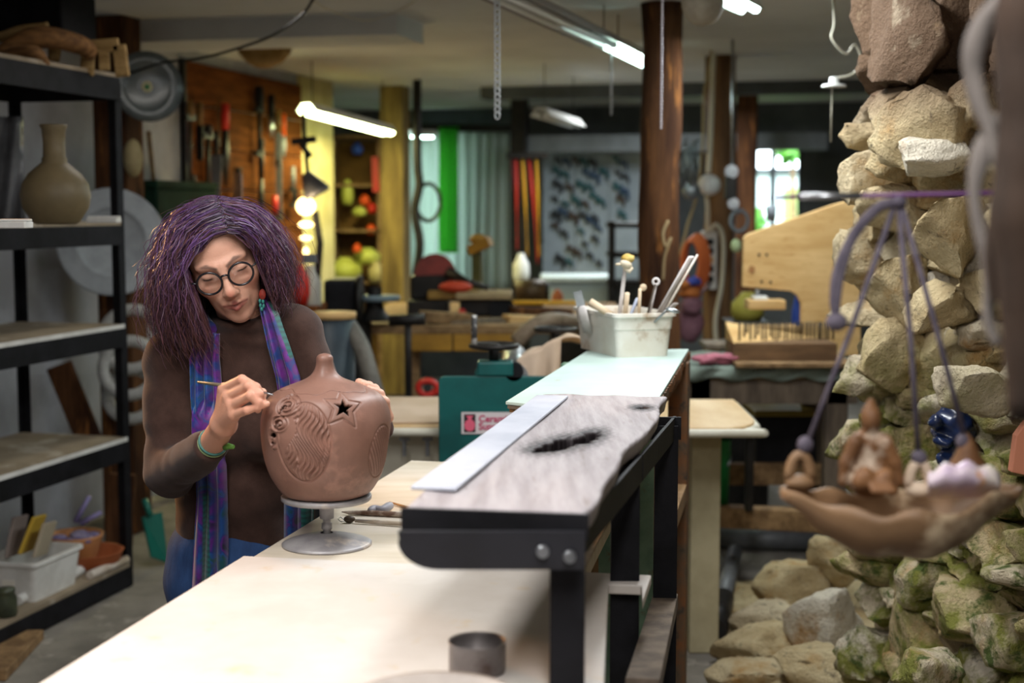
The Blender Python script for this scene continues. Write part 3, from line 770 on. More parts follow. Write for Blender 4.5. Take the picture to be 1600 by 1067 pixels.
# tin can and the rim of a bowl at the near end of the table
cc = onz(746, 1048, TZ); M_tin = mat('dull_tin', '#85807f', '#6c6563', 9, .45, metal=.5, c3='#4b3a33', scale3=7)
MB().lathe([(0, .001), (.0385, .001), (.039, .004), (.039, .040), (.040, .043), (.0385, .043), (.037, .040), (.037, .004), (0, .003)], (cc.x, cc.y, TZ), 40).build('tin_can', M_tin, label='small dull tin can on the table near the black post', cat='can')
bc = at(675, 1090, 1.57); bz = TZ
MB().lathe([(0, .002), (.05, .002), (.06, .008), (.098, .050), (.104, .052), (.100, .048), (.06, .014), (0, .010)], (bc.x, 1.635, bz), 44).build('shallow_bowl', mat('grey_bowl', '#b9b0a8', '#9e948c', 6, .5), label='shallow grey bowl whose rim shows at the lower edge', cat='bowl')

# ================================================================ plastic tub of tools on the mint board
n0, l0, r0 = onz(965, 559, MZ), onz(905, 543, MZ), onz(1058, 558, MZ)
e2 = l0 - n0; w2 = e2.length; e2.normalize(); e1 = Vector((e2.y, -e2.x, 0)); w1 = .155
DT = n0.y - 3.455
tubc = n0 + e1*w1/2 + e2*w2/2
M_tub = mat('clay_stained_tub', '#e9e7df', '#d8d0c2', 5, .5, c3='#a78a6c', scale3=8, thr3=(.58, .70), bump=.0006)
tub = thing('plastic_tub', 'clay-stained white plastic tub holding pottery tools on the mint board', 'tub', (tubc.x, tubc.y, MZ))
def rrect(a, b_, r, n=5):
    out_ = []
    for cx, cy, s0_ in ((a-r, b_-r, 0), (-a+r, b_-r, 90), (-a+r, -b_+r, 180), (a-r, -b_+r, 270)):
        for i in range(n + 1):
            g = math.radians(s0_ + 90*i/n); out_.append((cx + r*math.cos(g), cy + r*math.sin(g)))
    return out_
def loft(b_, loops, c, ex, ey):
    vs = []; n = len(loops[0][0])
    for lp, z in loops:
        vs += [c + ex*x + ey*y + Vector((0, 0, z)) for x, y in lp]
    fs = [(i*n + k, i*n + (k+1) % n, (i+1)*n + (k+1) % n, (i+1)*n + k) for i in range(len(loops)-1) for k in range(n)]
    fs.append(tuple(reversed(range(n)))); fs.append(tuple((len(loops)-1)*n + k for k in range(n)))
    b_.add(vs, fs, False)
TH_ = at(962, 490, n0.y).z - MZ
a_, bb_ = w1/2, w2/2
q = MB(); loft(q, [(rrect(a_-.004, bb_-.004, .014), .003), (rrect(a_-.001, bb_-.001, .016), .0), (rrect(a_+.006, bb_+.006, .018), TH_*.62), (rrect(a_+.008, bb_+.008, .018), TH_*.63), (rrect(a_+.011, bb_+.011, .018), TH_-.012), (rrect(a_+.018, bb_+.018, .02), TH_-.010),
      (rrect(a_+.018, bb_+.018, .02), TH_-.001), (rrect(a_+.010, bb_+.010, .018), TH_), (rrect(a_+.008, bb_+.008, .016), TH_-.006), (rrect(a_-.003, bb_-.003, .012), .007)], tubc, e1, e2)
q.build('tub_body', M_tub, tub)
def stick(name, label, p_top, p_bot, r0, r1=None, m=M_claytool, flat=1.0, Yt=3.5, Yb=3.55, cat='tool', n=10):
    a = at(*p_top, Yt + DT); b_ = at(*p_bot, Yb + DT); t_ = thing(name, label, cat, tuple(b_), 0, 'tools in the plastic tub')
    MB().tube([b_, (a+b_)/2, a], [r1 or r0, (r0 + (r1 or r0))/2, r0], n, flat=flat).build('shaft', m, t_); return t_, a
M_bone = mat('whitewashed_wood', '#ded8d6', '#c3bab5', 10, .6)
M_paleWood = mat('pale_tool_wood', '#d7c3a6', '#bda27e', 12, .6)
t_, a = stick('sponge_stick', 'white stick with yellow sponge tied to its end, tallest in tub', (977, 418), (963, 530), .0058, .0062, M_bone)
sp_c = at(981, 404, 3.5 + DT)
M_sponge = mat('yellow_sponge', '#e3cf8a', '#b99a4a', 30, .9, bump=.004, bscale=120)
bs = MB(); bs.ell(sp_c, (.019, .017, .013)); bs.v = [tuple(Vector(p) + Vector((1, 1, 1))*noise.noise(Vector(p)*170)*.003) for p in bs.v]; bs.build('sponge', M_sponge, t_)
bs = MB(); bs.ell(at(978, 413, 3.49 + DT), (.018, .016, .012), Matrix.Rotation(.4, 3, 'Y')); bs.ell(at(966, 413, 3.485 + DT), (.008, .006, .004)); bs.tube([at(975, 419, 3.49 + DT), at(984, 424, 3.485 + DT), at(987, 418, 3.49 + DT)], .006, 8); bs.build('cloth_wrap', mat('tied_cloth', '#d9cdb8', '#c2b49a', 20, .9, bump=.002, bscale=60), t_)
t_, a = stick('metal_scraper', 'flat scraper with clear square end leaning at the left of the tub', (908, 478), (918, 520), .014, .014, M_bone, .25, 3.58, 3.62)
MB().bar(at(902, 455, 3.58 + DT), at(908, 478, 3.58 + DT), .024, .003, (0, 1, 0)).build('blade', M_steel, t_)
stick('wooden_block_tool', 'stubby rounded wooden tool lying over the tub rim beside the scraper', (922, 472), (956, 492), .012, .009, M_paleWood, 1, 3.52, 3.5)
stick('dowel_handle', 'short round dowel handle behind the sponge stick', (980, 458), (974, 520), .0072, None, M_paleWood)
stick('blue_brush', 'bluish paint brush handle slanting across the tub', (996, 466), (970, 530), .0048, .004, mat('bluish_handle', '#aab2c4', '#8d95a8', 12, .5), 1, 3.53)
t_, a = stick('wooden_knife', 'pale carved wooden knife standing upright amid the tub', (1000, 452), (997, 520), .0085, .0115, M_paleWood, .5)
MB().ell(at(1005, 449, 3.51 + DT), (.010, .006, .010)).build('knob_end', M_paleWood, t_)
t_, a = stick('holed_spatula', 'white handle with hanging hole beside the wooden knife', (1025, 445), (1008, 520), .0078, .0078, M_bone, .45)
MB().tube([at(1025, 440, 3.49 + DT) + Vector((.0085*math.cos(g*.5236), 0, .0085*math.sin(g*.5236))) for g in range(12)], .0035, 8, closed=True).build('ring', M_bone, t_)
stick('dark_needle', 'thin dark needle tool between the loop handle and long ruler', (1024, 444), (1004, 520), .0022, .0032, M_greywood, 1, 3.47)
stick('wooden_ruler', 'long flat whitewashed ruler rising over the right of the tub', (1080, 401), (1012, 520), .0165, .0165, M_bone, .22, 3.47)
stick('thin_rod', 'thin pale rod along the whitewashed ruler', (1090, 398), (1020, 520), .0035, .0035, M_claytool, 1, 3.44, 3.5)
t_, a = stick('metal_spoon', 'grey metal spoon bowl hanging over the tub rim at right', (1046, 480), (1010, 515), .0035, .003, M_steel, 1, 3.44, 3.5)
MB().ell(at(1051, 485, 3.43 + DT), (.021, .011, .006), Matrix.Rotation(.25, 3, 'Y')).build('spoon_bowl', M_steel, t_)
stick('wooden_rib', 'flat white rib behind the metal spoon', (1056, 474), (1030, 500), .011, .011, M_bone, .3, 3.5)

# ================================================================ slab roller
BZ = .80
M_canvas = mat('pinkish_canvas', '#d3bca6', '#c2a98f', 4, .9, bump=.001, bscale=200)
M_teal = mat('teal_machine_paint', '#0f5b58', '#0c4a48', 5, .42, c3='#c9d0c8', scale3=34, thr3=(.73, .75), bump=.0005)
M_cream = mat('cream_metal', '#d6d2c2', '#c4bfad', 5, .45)
k = thing('slab_roller', 'teal slab roller machine with handwheel, canvas bed and cream cabinet', 'slab roller', (.1, 4.7600, 0))
g0, g1 = onz(560, 664, BZ), onz(560, 621, BZ)
yn, yf = 4.56, 5.20
xl = at(560, 650, 4.6).x; xr = at(1160, 640, 4.95).x
bed = MB(); 
poly = [(xl, yn), (xr - .10, yn - .03), (xr - .05, yn + .0), (xr - .015, yn + .06), (xr, yn + .14), (xr + .01, yf), (xl, yf)]
bed.prism(poly, BZ - .035, BZ); bed.build('bed', mat('tan_bed_board', '#d9bd92', '#cba97a', 3, .5, stretch=(3, 1, 1)), k, bevel=.006)
rim = MB(); pts = [(x, y, BZ - .02) for x, y in poly[:6]]
rim.tube(bez([Vector(p) + Vector((0, -.008, 0)) for p in pts], 40), .014, 8); rim.build('bed_edge', M_cream, k)
cnv = MB(); cnv.box((at(630, 640, 4.8600).x - .04, (yn+yf)/2 + .02, BZ + .004), (.42, yf - yn - .02, .007)); cnv.build('canvas_sheet', M_canvas, k, bevel=.002)
cab = MB(); cab.box((xl + .32, (yn + yf)/2 + .06, (BZ - .036)/2), (.62, .5, BZ - .036)); cab.build('cabinet', M_cream, k, bevel=.01)
for px in (632, 668):
    c = at(px, 700, yn + .05); l_ = MB(); l_.box((c.x, yn + .055, c.z + .03), (.035, .012, .012)); l_.box((c.x, yn + .052, c.z), (.013, .010, .055)); l_.build('latch', M_steel, k, bevel=.002)
pan = MB(); pan.box((at(1092, 800, 4.8600).x, 4.8600, (BZ - .036)/2), (.10, .34, BZ - .036)); pan.build('leg_panel', mat('dim_cream_panel', '#b3a888', '#9c9172', 4, .6), k, bevel=.006)
# end plates, gear block, handwheels
def rr_plate(px0, px1, py0, py1, Y, t):
    a, b_ = at(px0, py0, Y), at(px1, py1, Y); cx, cz = (a.x+b_.x)/2, (a.z+b_.z)/2
    lp = rrect(abs(b_.x-a.x)/2, abs(a.z-b_.z)/2, .018); q_ = MB(); q_.prism(lp, 0, t, Matrix(((1, 0, 0), (0, 0, 1), (0, 1, 0))), (cx, Y, cz)); return q_
rr_plate(685, 868, 588, 735, 4.4900, .02).build('end_plate', M_teal, k, bevel=.003)
rr_plate(742, 880, 575, 700, 5.2000, .02).build('end_plate', M_teal, k, bevel=.003)
c = at(774, 575, 4.5200); gb = MB(); gb.box((c.x, 4.5300, c.z), (.115, .09, .046)); gb.build('gear_block', M_teal, k, bevel=.006)
c2_ = at(803, 580, 4.5100); MB().cyl((c2_.x, 4.4900, c2_.z), (c2_.x, 4.5800, c2_.z), .03, None, 20).build('bearing_cap', M_black, k)
def handwheel(px, py, Y, r, hd):
    c = at(px, py, Y); h_ = MB().tube([(c.x + r*math.cos(i*math.pi/16), c.y + r*math.sin(i*math.pi/16), c.z) for i in range(32)], .0085, 8, closed=True)
    for i in range(3): h_.bar(c, c + Vector((r*math.cos(i*2.094+.4), r*math.sin(i*2.094+.4), 0)), .018, .008)
    h_.cyl(c - Vector((0, 0, .05)), c + Vector((0, 0, .006)), .016, .02, 14)
    o_ = h_.build('handwheel', M_dark, k)
    if hd: e = at(*hd, Y); MB().tube([(e.x, c.y - .01, c.z), (e.x, c.y - .01, c.z + .05), (e.x, c.y - .01, at(px, 492, Y).z)], .0095, 12).build('crank_handle', mat('chipped_handle', '#3c3a3a', '#d5d2cc', 30, .5, thr=(.5, .58)), o_)
    return o_
handwheel(772, 540, 4.5400, .074, (741, 520)); handwheel(868, 514, 5.2000, .074, None)
rl = at(790, 640, 4.8600); MB().cyl((rl.x + .03, 4.5200, .96), (rl.x + .03, 5.2000, .96), .045, None, 24).build('roller', M_steel, k)
# canvas hanging over the roller: lies on the machine, a thing of its own
arch_x, arch_y = [798, 804, 812, 828, 846, 860, 884, 905, 926], [588, 566, 556, 548, 543, 531, 524, 530, 548]
rows = []
for i in range(33):
    s = i/32; px = 798 + 128*s; top = float(np.interp(px, arch_x, arch_y)); row = []
    for j in range(19):
        t_ = j/18; Y = 4.56 + .66*t_
        row.append(at(px + 10*t_, top + 26*max(0, t_ - .7) + 2.5*math.sin(s*13 + t_*5) + 2*math.sin(t_*9 + s*4), Y))
    rows.append(row)
MB().grid(rows).build('canvas_cloth', M_canvas, label='pinkish canvas cloth heaped over the slab roller', cat='cloth', solid=.004)
rows = []
for i in range(33):
    px = 797 + 80*i/32; top = float(np.interp(px, arch_x, arch_y)) + 1
    rows.append([at(px - .3*j, top + j*6.5, 4.548 - .012*math.sin(i*.5)*j/8) for j in range(10)])
MB().grid(rows).build('canvas_roll', M_canvas, label='pinkish canvas roll end hanging beside the gear block', cat='cloth', solid=.004)
# sticker
a, b_ = at(721, 644, 4.4860), at(816, 678, 4.4860)
st = MB(); st.box(((a.x+b_.x)/2, 4.4875, (a.z+b_.z)/2), (b_.x - a.x, .002, a.z - b_.z)); st = st.build('sticker', mat('sticker_paper', '#d6cccd', rough=.5), k)
ic0, ic1 = at(725, 647, 4.4850), at(743, 675, 4.4850)
MB().box(((ic0.x+ic1.x)/2, 4.4855, (ic0.z+ic1.z)/2), (ic1.x-ic0.x, .0014, ic0.z-ic1.z)).build('emblem_ground', mat('emblem_black', '#2a2024', rough=.5), st)
hv = (ic0.z-ic1.z); cxv = (ic0.x+ic1.x)/2
vp = [(.10, -.45), (.30, -.35), (.38, -.1), (.30, .10), (.14, .18), (.14, .30), (.26, .42)]
MB().prism([(cxv + x*hv*.8, ic1.z + hv*(.5 + y)) for x, y in vp] + [(cxv - x*hv*.8, ic1.z + hv*(.5 + y)) for x, y in reversed(vp)], 0, .0008, Matrix(((1, 0, 0), (0, 0, -1), (0, 1, 0))), (0, 4.4847, 0)).build('emblem_vase', mat('emblem_pink', '#e0627c', rough=.5), st)
def lettering(txt, p, size, m, parent, rot=(math.pi/2, 0, 0), ext=.0003):
    cu = bpy.data.curves.new('lettering', 'FONT'); cu.body = txt; cu.size = size; cu.extrude = ext; cu.offset = .0007; cu.materials.append(m)
    o_ = bpy.data.objects.new('lettering', bpy.data.meshes.new_from_object(bpy.data.objects.new('tmp', cu))); COL.objects.link(o_); o_.parent = parent
    o_.matrix_local = WM[parent.name].inverted() @ Matrix.Translation(p) @ Matrix.Rotation(rot[2], 4, 'Z') @ Matrix.Rotation(rot[0], 4, 'X'); return o_
M_pink = mat('pink_print', '#c03a66', rough=.5)
lettering('Ceramic', at(748, 659, 4.4855), .030, M_pink, st); lettering('Supply', at(748, 671, 4.4855), .030, M_pink, st)
# ================================================================ the woman at the table
def A3(px, py, Y): return np.array(at(px, py, Y))
hip = at(375, 880, 3.07)
woman = thing('person', 'woman with frizzy purple hair and round glasses carving the jar', 'person', (hip.x, hip.y, 0))
# ---- head frame
YAW, PIT, ROL, TURN = math.radians(3), math.radians(23), math.radians(15), math.radians(10)
fw = np.array([math.sin(YAW)*math.cos(PIT), -math.cos(YAW)*math.cos(PIT), -math.sin(PIT)])
rt0 = np.array([math.cos(YAW), math.sin(YAW), 0]); up0 = np.array([math.sin(YAW)*math.sin(PIT), -math.cos(YAW)*math.sin(PIT), math.cos(PIT)])
rt = math.cos(ROL)*rt0 + math.sin(ROL)*up0; upv = math.cos(ROL)*up0 - math.sin(ROL)*rt0
rt, fw = math.cos(TURN)*rt - math.sin(TURN)*fw, math.cos(TURN)*fw + math.sin(TURN)*rt
HR = np.stack([rt, fw, upv], 1)                     # columns: local x (to her left), y (forward), z (up)
HO = A3(349, 424, 2.855) - HR @ np.array([0, .088, .004])
def h2w(p): return HO + HR @ np.array(p, float)
def head_sdf(q, mask=False):
    E = lambda c, r: s_ell(q, c, r)
    d = E((0, -.012, .035), (.0735, .093, .084))                              # cranium
    d = smin(d, E((0, .022, -.022), (.0605, .066, .086)), .03)                # face
    d = smin(d, E((0, .036, -.082), (.044, .045, .038)), .03)                 # jaw
    d = smin(d, E((0, .066, -.106), (.020, .018, .017)), .022)                # chin
    for s in (-1, 1):
        d = smin(d, E((s*.040, .053, -.030), (.024, .024, .020)), .022)       # cheek
        d = smin(d, s_cap(q, (s*.010, .087, .016), (s*.046, .070, .020), .0085, .007), .014)   # brow ridge
        d = smax(d, -E((s*.031, .102, -.002), (.019, .020, .0135)), .014)     # socket
        d = smin(d, E((s*.031, .0685, -.003), (.0165, .0145, .0125)), .005)   # lidded eyeball
        d = smax(d, -s_cap(q, (s*.018, .0845, -.0085), (s*.045, .0765, -.0075), .0012), .002)  # lash line
        d = smax(d, -s_cap(q, (s*.017, .086, .006), (s*.046, .0775, .005), .0014), .004)       # lid crease
        d = smax(d, -s_cap(q, (s*.016, .091, -.018), (s*.042, .079, -.021), .0012), .006)      # under-eye fold
        d = smin(d, E((s*.0115, .0985, -.0405), (.0074, .0105, .0070)), .006) # nostril wing
        d = smax(d, -s_cap(q, (s*.0195, .0985, -.038), (s*.031, .080, -.070), .0020, .0016), .006)  # smile fold
        d = smax(d, -s_cap(q, (s*.029, .079, -.071), (s*.031, .070, -.092), .0012), .006)
        d = smin(d, E((s*.075, -.010, -.012), (.008, .016, .028)), .006)      # ear
    d = smin(d, s_cap(q, (0, .086, .012), (0, .108, -.030), .0075, .0095), .010)               # nose
    d = smin(d, E((0, .1105, -.037), (.0098, .0105, .0092)), .008)
    d = smin(d, E((0, .078, -.066), (.028, .018, .022)), .015)                # mouth mound
    d = smin(d, s_chain(q, [(-.024, .0845, -.0685), (-.006, .0975, -.0630), (0, .0975, -.0640), (.006, .0975, -.0630), (.024, .0845, -.0685)], [.0028, .0050, .0048, .0050, .0028]), .004)
    d = smin(d, s_chain(q, [(-.021, .0845, -.0715), (0, .0955, -.0760), (.021, .0845, -.0715)], [.003, .0064, .003]), .004)
    d = smax(d, -s_chain(q, [(-.026, .089, -.0695), (-.008, .1015, -.0688), (0, .1025, -.0697), (.008, .1015, -.0688), (.026, .089, -.0695)], [.0011, .0012, .0012, .0012, .0011]), .002)
    for s in (-.006, .007):                                                   # frown lines
        d = smax(d, -s_cap(q, (s, .0975, .012), (s*.9, .094, .034), .0010), .004)
    for z_ in (.050, .064): d = smax(d, -s_chain(q, [(-.035, .080, z_-.003), (0, .0955, z_), (.035, .080, z_-.003)], [.0008]*3), .004)
    return d
NBASE = A3(392, 522, 3.03); NTOP = h2w((0, -.015, -.07))
def f_head(G):
    q = (G - HO) @ HR; d = head_sdf(q)
    return smin(d, s_cap(G, NTOP, NBASE, .052, .056), .025)
lo = HO - .155; hi = HO + .145; lo[2] -= .02
Vh, Qh = snets(f_head, lo, hi, .0026)
ql = (Vh - HO) @ HR
# skin paint
skin = np.array(lin('#d9a68e')[:3]); col = np.tile(skin, (len(Vh), 1))
def paint(mask_d, w_, c):
    global col
    k = np.clip(1 - mask_d/w_, 0, 1)[:, None]; k = k*k*(3 - 2*k); col = col*(1 - k) + np.array(lin(c)[:3])*k
for s in (-1, 1):
    paint(np.linalg.norm((ql - (s*.042, .066, -.036))/(1, 1, 1), axis=1), .03, '#c9866f')
    paint(np.abs(s_cap(ql, (s*.016, .0885, -.012), (s*.044, .080, -.014), .001)), .011, '#a87560')
    paint(s_cap(ql, (s*.018, .086, -.0085), (s*.046, .0765, -.007), .0006), .0030, '#3a2622')
    paint(s_chain(ql, [(s*.012, .0955, .016), (s*.030, .088, .0235), (s*.050, .070, .019)], [.0012, .0016, .0006]), .0038, '#8a6a5c')
    paint(np.linalg.norm(ql - (s*.0095, .101, -.0455), axis=1), .0045, '#6b3f35')
paint(np.linalg.norm(ql - (0, .120, -.037), axis=1), .018, '#cf8a74')
paint(s_chain(ql, [(-.023, .087, -.069), (0, .1015, -.064), (.023, .087, -.069)], [.001, .003, .001]), .0045, '#a45f56')
paint(s_chain(ql, [(-.020, .087, -.072), (0, .100, -.077), (.020, .087, -.072)], [.001, .004, .001]), .005, '#ad665c')
paint(np.abs(s_chain(ql, [(-.025, .088, -.0695), (0, .100, -.0695), (.025, .088, -.0695)], [.0005]*3)), .0022, '#6e3a34')
hl = ql[:, 2] - (.085 - .9*np.clip(np.abs(ql[:, 0]) - .030, 0, 1) ) ; paint(np.where(ql[:, 1] > -.05, np.clip(-hl, 0, 1), 0), .012, '#5b4650')

# ---- carving hand (at the left of the jar), wrist running into the sleeve
W0 = A3(331, 694, 2.735); WR = A3(349, 664, 2.675)
mc = [A3(350, 608, 2.640), A3(357, 620, 2.622), A3(363, 634, 2.612), A3(366, 648, 2.612)]
fing = [[mc[0], A3(378, 593, 2.600), A3(400, 605, 2.588), A3(411, 618, 2.598)],
        [mc[1], A3(388, 603, 2.585), A3(405, 616, 2.580), A3(412, 629, 2.592)],
        [mc[2], A3(391, 618, 2.572), A3(404, 629, 2.574), A3(403, 640, 2.588)],
        [mc[3], A3(386, 641, 2.578), A3(402, 636, 2.574), A3(417, 631, 2.580)]]
frad = [(.0105, .0090, .0082, .0068), (.0105, .0092, .0083, .0070), (.0100, .0088, .0080, .0068), (.0092, .0078, .0070, .0060)]
thumb = [A3(353, 650, 2.665), A3(368, 625, 2.665), A3(392, 612, 2.645), A3(410, 613, 2.618)]
def f_hand(G):
    d = s_cap(G, W0 + (W0 - WR)*.4, WR, .027, .0235)
    palm = None
    for i, p in enumerate(mc):
        e = s_cap(G, WR + (p - WR)*.1, p, .018, .0125); palm = e if palm is None else smin(palm, e, .012)
    d = smin(d, palm, .014)
    d = smin(d, s_chain(G, thumb, (.017, .0125, .0105, .0082), .005), .012)
    for f_, r_ in zip(fing, frad): d = np.minimum(smin(d, s_chain(G, f_, r_, .003), .0035), 9)
    return d
allp = np.array([p for f_ in fing for p in f_] + thumb + [W0, WR]); lo, hi = allp.min(0) - .04, allp.max(0) + .035
Vr, Qr = snets(f_hand, lo, hi, .0019)
# ---- steadying hand behind the jar
lW = A3(588, 668, 2.83)
kn = [A3(583, 628, 2.775), A3(592, 632, 2.765), A3(600, 640, 2.755), A3(606, 652, 2.75)]
tips = [A3(561, 597, 2.715), A3(570, 602, 2.705), A3(578, 610, 2.70), A3(588, 622, 2.70)]
def f_hand2(G):
    d = s_cap(G, A3(560, 700, 2.9), lW, .026, .023)
    for a, t_ in zip(kn, tips):
        d = smin(d, s_cap(G, lW, a, .017, .0115), .012); m_ = (a + t_)/2 + np.array([.004, .012, .010]); d = smin(d, s_chain(G, [a, m_, t_], (.0100, .0092, .0078)), .004)
    return smin(d, s_chain(G, [lW, A3(570, 655, 2.765), A3(552, 640, 2.76)], (.014, .012, .0095)), .01)
allp = np.array(kn + tips + [lW]); lo, hi = allp.min(0) - .06, allp.max(0) + .05
Vl, Ql = snets(f_hand2, lo, hi, .0026)
def joinm(parts):
    V = np.concatenate([p[0] for p in parts]); off = 0; Q = []; C = []
    for v, q_, c in parts: Q.append(q_ + off); off += len(v); C.append(c if c is not None else np.tile(skin, (len(v), 1)))
    return V, np.concatenate(Q), np.concatenate(C)
# nails and knuckle blush on the carving hand
ch = np.tile(skin*np.array([.97, .90, .86]), (len(Vr), 1))
for f_ in fing:
    for j in (0, 1, 2):
        k = np.clip(1 - np.linalg.norm(Vr - f_[j], axis=1)/.016, 0, 1)[:, None]*.45; ch = ch*(1 - k) + np.array(lin('#c07a66')[:3])*k
    t_ = f_[3] + (f_[3] - f_[2])*.12 + np.array([0, -.005, .003]); k = np.clip(1 - np.linalg.norm(Vr - t_, axis=1)/.006, 0, 1)[:, None]*.6; ch = ch*(1 - k) + np.array(lin('#dcae9c')[:3])*k

# ---- clothed body
rS, rE = A3(270, 566, 3.03), A3(268, 738, 2.95)
lS, lE = A3(461, 524, 3.03), A3(528, 715, 3.0)
hemz = at(262, 846, 3.05).z
CH = A3(368, 615, 3.05); WA_ = A3(372, 760, 3.07); HP = A3(372, 872, 3.075)
def torso(G, o=0.0):
    d = s_ell(G, CH + (0, .005, .02), (.150 + o, .112 + o, .17 + o))
    d = smin(d, s_ell(G, WA_, (.138 + o, .112 + o, .16 + o)), .06)
    d = smin(d, s_ell(G, HP, (.148 + o, .118 + o, .14 + o)), .05)
    d = smin(d, s_cap(G, rS, lS, .058 + o, .052 + o), .05)
    for px in (335, 418): d = smin(d, s_ell(G, A3(px, 668, 2.975), (.068 + o, .062 + o, .066 + o)), .04)
    return smin(d, s_cap(G, NBASE, CH, .066 + o, .07 + o), .04)
def f_core(G):
    d = torso(G, -.016)
    for a, b_ in ((rS, rE), (lS, lE)): d = smin(d, s_cap(G, a, b_, .042, .034), .03)
    d = smin(d, s_cap(G, rE, W0, .034, .026), .02); d = smin(d, s_cap(G, lE, lW, .034, .026), .02)
    for s, px in ((-1, 325), (1, 412)):
        hp_, kn_, an = A3(px, 900, 3.08), np.array([A3(px, 900, 3.05)[0] - .0, 3.06, .46]), np.array([A3(px, 900, 3.05)[0], 3.12, .09])
        d = smin(d, s_chain(G, [hp_, kn_, an], (.075, .05, .036), .02), .03); d = smin(d, s_cap(G, an - (0, 0, .03), an + (0, -.13, -.045), .035, .03), .02)
    return d
Vc, Qc = snets(f_core, np.array([-.92, 2.55, .0]), np.array([-.18, 3.30, 1.42]), .014)
V, Q, C = joinm([(Vh, Qh, col), (Vr, Qr, ch), (Vl, Ql, None), (Vc, Qc, None)])
M_skin = mat('skin', '#c9967c', rough=.48, sss=.12, bump=.0007, bscale=260, spec=.4)
vc = M_skin.node_tree.nodes.new('ShaderNodeVertexColor'); vc.layer_name = 'paint'
M_skin.node_tree.links.new(vc.outputs[0], M_skin.node_tree.nodes['Principled BSDF'].inputs['Base Color'])
np_obj('body', V, Q, M_skin, woman, C)

def wr(G, a, f1, f2): return a*np.sin(G[..., 2]*f1 + G[..., 0]*f2*.6)*np.sin(G[..., 0]*f2 - G[..., 2]*f1*.4)
def f_sweater(G):
    d = torso(G)
    ra = smin(s_cap(G, rS, rE, .063, .053), s_cap(G, rE, W0, .051, .036), .02)
    e = np.abs(((G - rE)**2).sum(-1)**.5 - .05); ra = ra + .003*np.sin(((G - rE)**2).sum(-1)**.5*150)*np.exp(-(((G - rE)**2).sum(-1)**.5/.09)**2)
    ra = smax(ra, ((G - W0) @ ((W0 - rE)/np.linalg.norm(W0 - rE))) - .006, .006)          # open cuff
    la = smin(s_cap(G, lS, lE, .060, .050), s_cap(G, lE, lW, .05, .036), .02); la = smax(la, ((G - lW) @ ((lW - lE)/np.linalg.norm(lW - lE))), .006)
    d = smin(smin(d, ra, .022), la, .03)
    d = d + wr(G, .0042, 34, 27) + wr(G, .0016, 75, 60)
    col_ = s_cap(G, A3(388, 524, 3.015), A3(379, 497, 2.99), .066, .060)                  # folded collar
    col_ = smax(col_, (G - A3(379, 492, 2.99)) @ np.array([-.08, -.22, .97]), .008) + .0022*np.sin(G[..., 2]*190 + G[..., 0]*25)
    d = smin(d, col_, .012)
    return smax(d, hemz - G[..., 2], .006)
V, Q = snets(f_sweater, np.array([-.95, 2.62, hemz - .02]), np.array([-.20, 3.26, 1.40]), .0058)
M_sweater = mat('brown_knit', '#46322b', '#3c2a24', 30, .9, bump=.0006, bscale=420, spec=.15, sheen=.15)
np_obj('sweater', V, Q, M_sweater, woman)
def f_jeans(G):
    d = smin(s_ell(G, HP, (.154, .124, .145)), s_ell(G, HP + (0, .01, -.06), (.158, .125, .12)), .03)
    for px in (325, 412):
        x_ = A3(px, 900, 3.05)[0]
        d = smin(d, s_chain(G, [A3(px, 905, 3.08), np.array([x_, 3.06, .46]), np.array([x_, 3.12, .07])], (.088, .066, .058), .02), .03)
    d = d + wr(G, .002, 50, 40)
    return smax(smax(d, G[..., 2] - (hemz + .05), .005), .06 - G[..., 2], .004)
V, Q = snets(f_jeans, np.array([-.78, 2.92, .04]), np.array([-.34, 3.28, hemz + .07]), .009)
np_obj('jeans', V, Q, mat('denim', '#2f4f80', '#233c66', 24, .85, bump=.0008, bscale=300, stretch=(1, 1, .3)), woman)
for px in (325, 412):
    x_ = A3(px, 900, 3.05)[0]
    V, Q = snets(lambda G: np.maximum(smin(s_ell(G, (x_, 3.03, .035), (.045, .12, .05)), s_ell(G, (x_, 3.11, .05), (.042, .05, .06)), .03), .004 - G[..., 2]), np.array([x_ - .07, 2.88, -.01]), np.array([x_ + .07, 3.2, .14]), .008)
    np_obj('shoe', V, Q, M_rubber, woman)

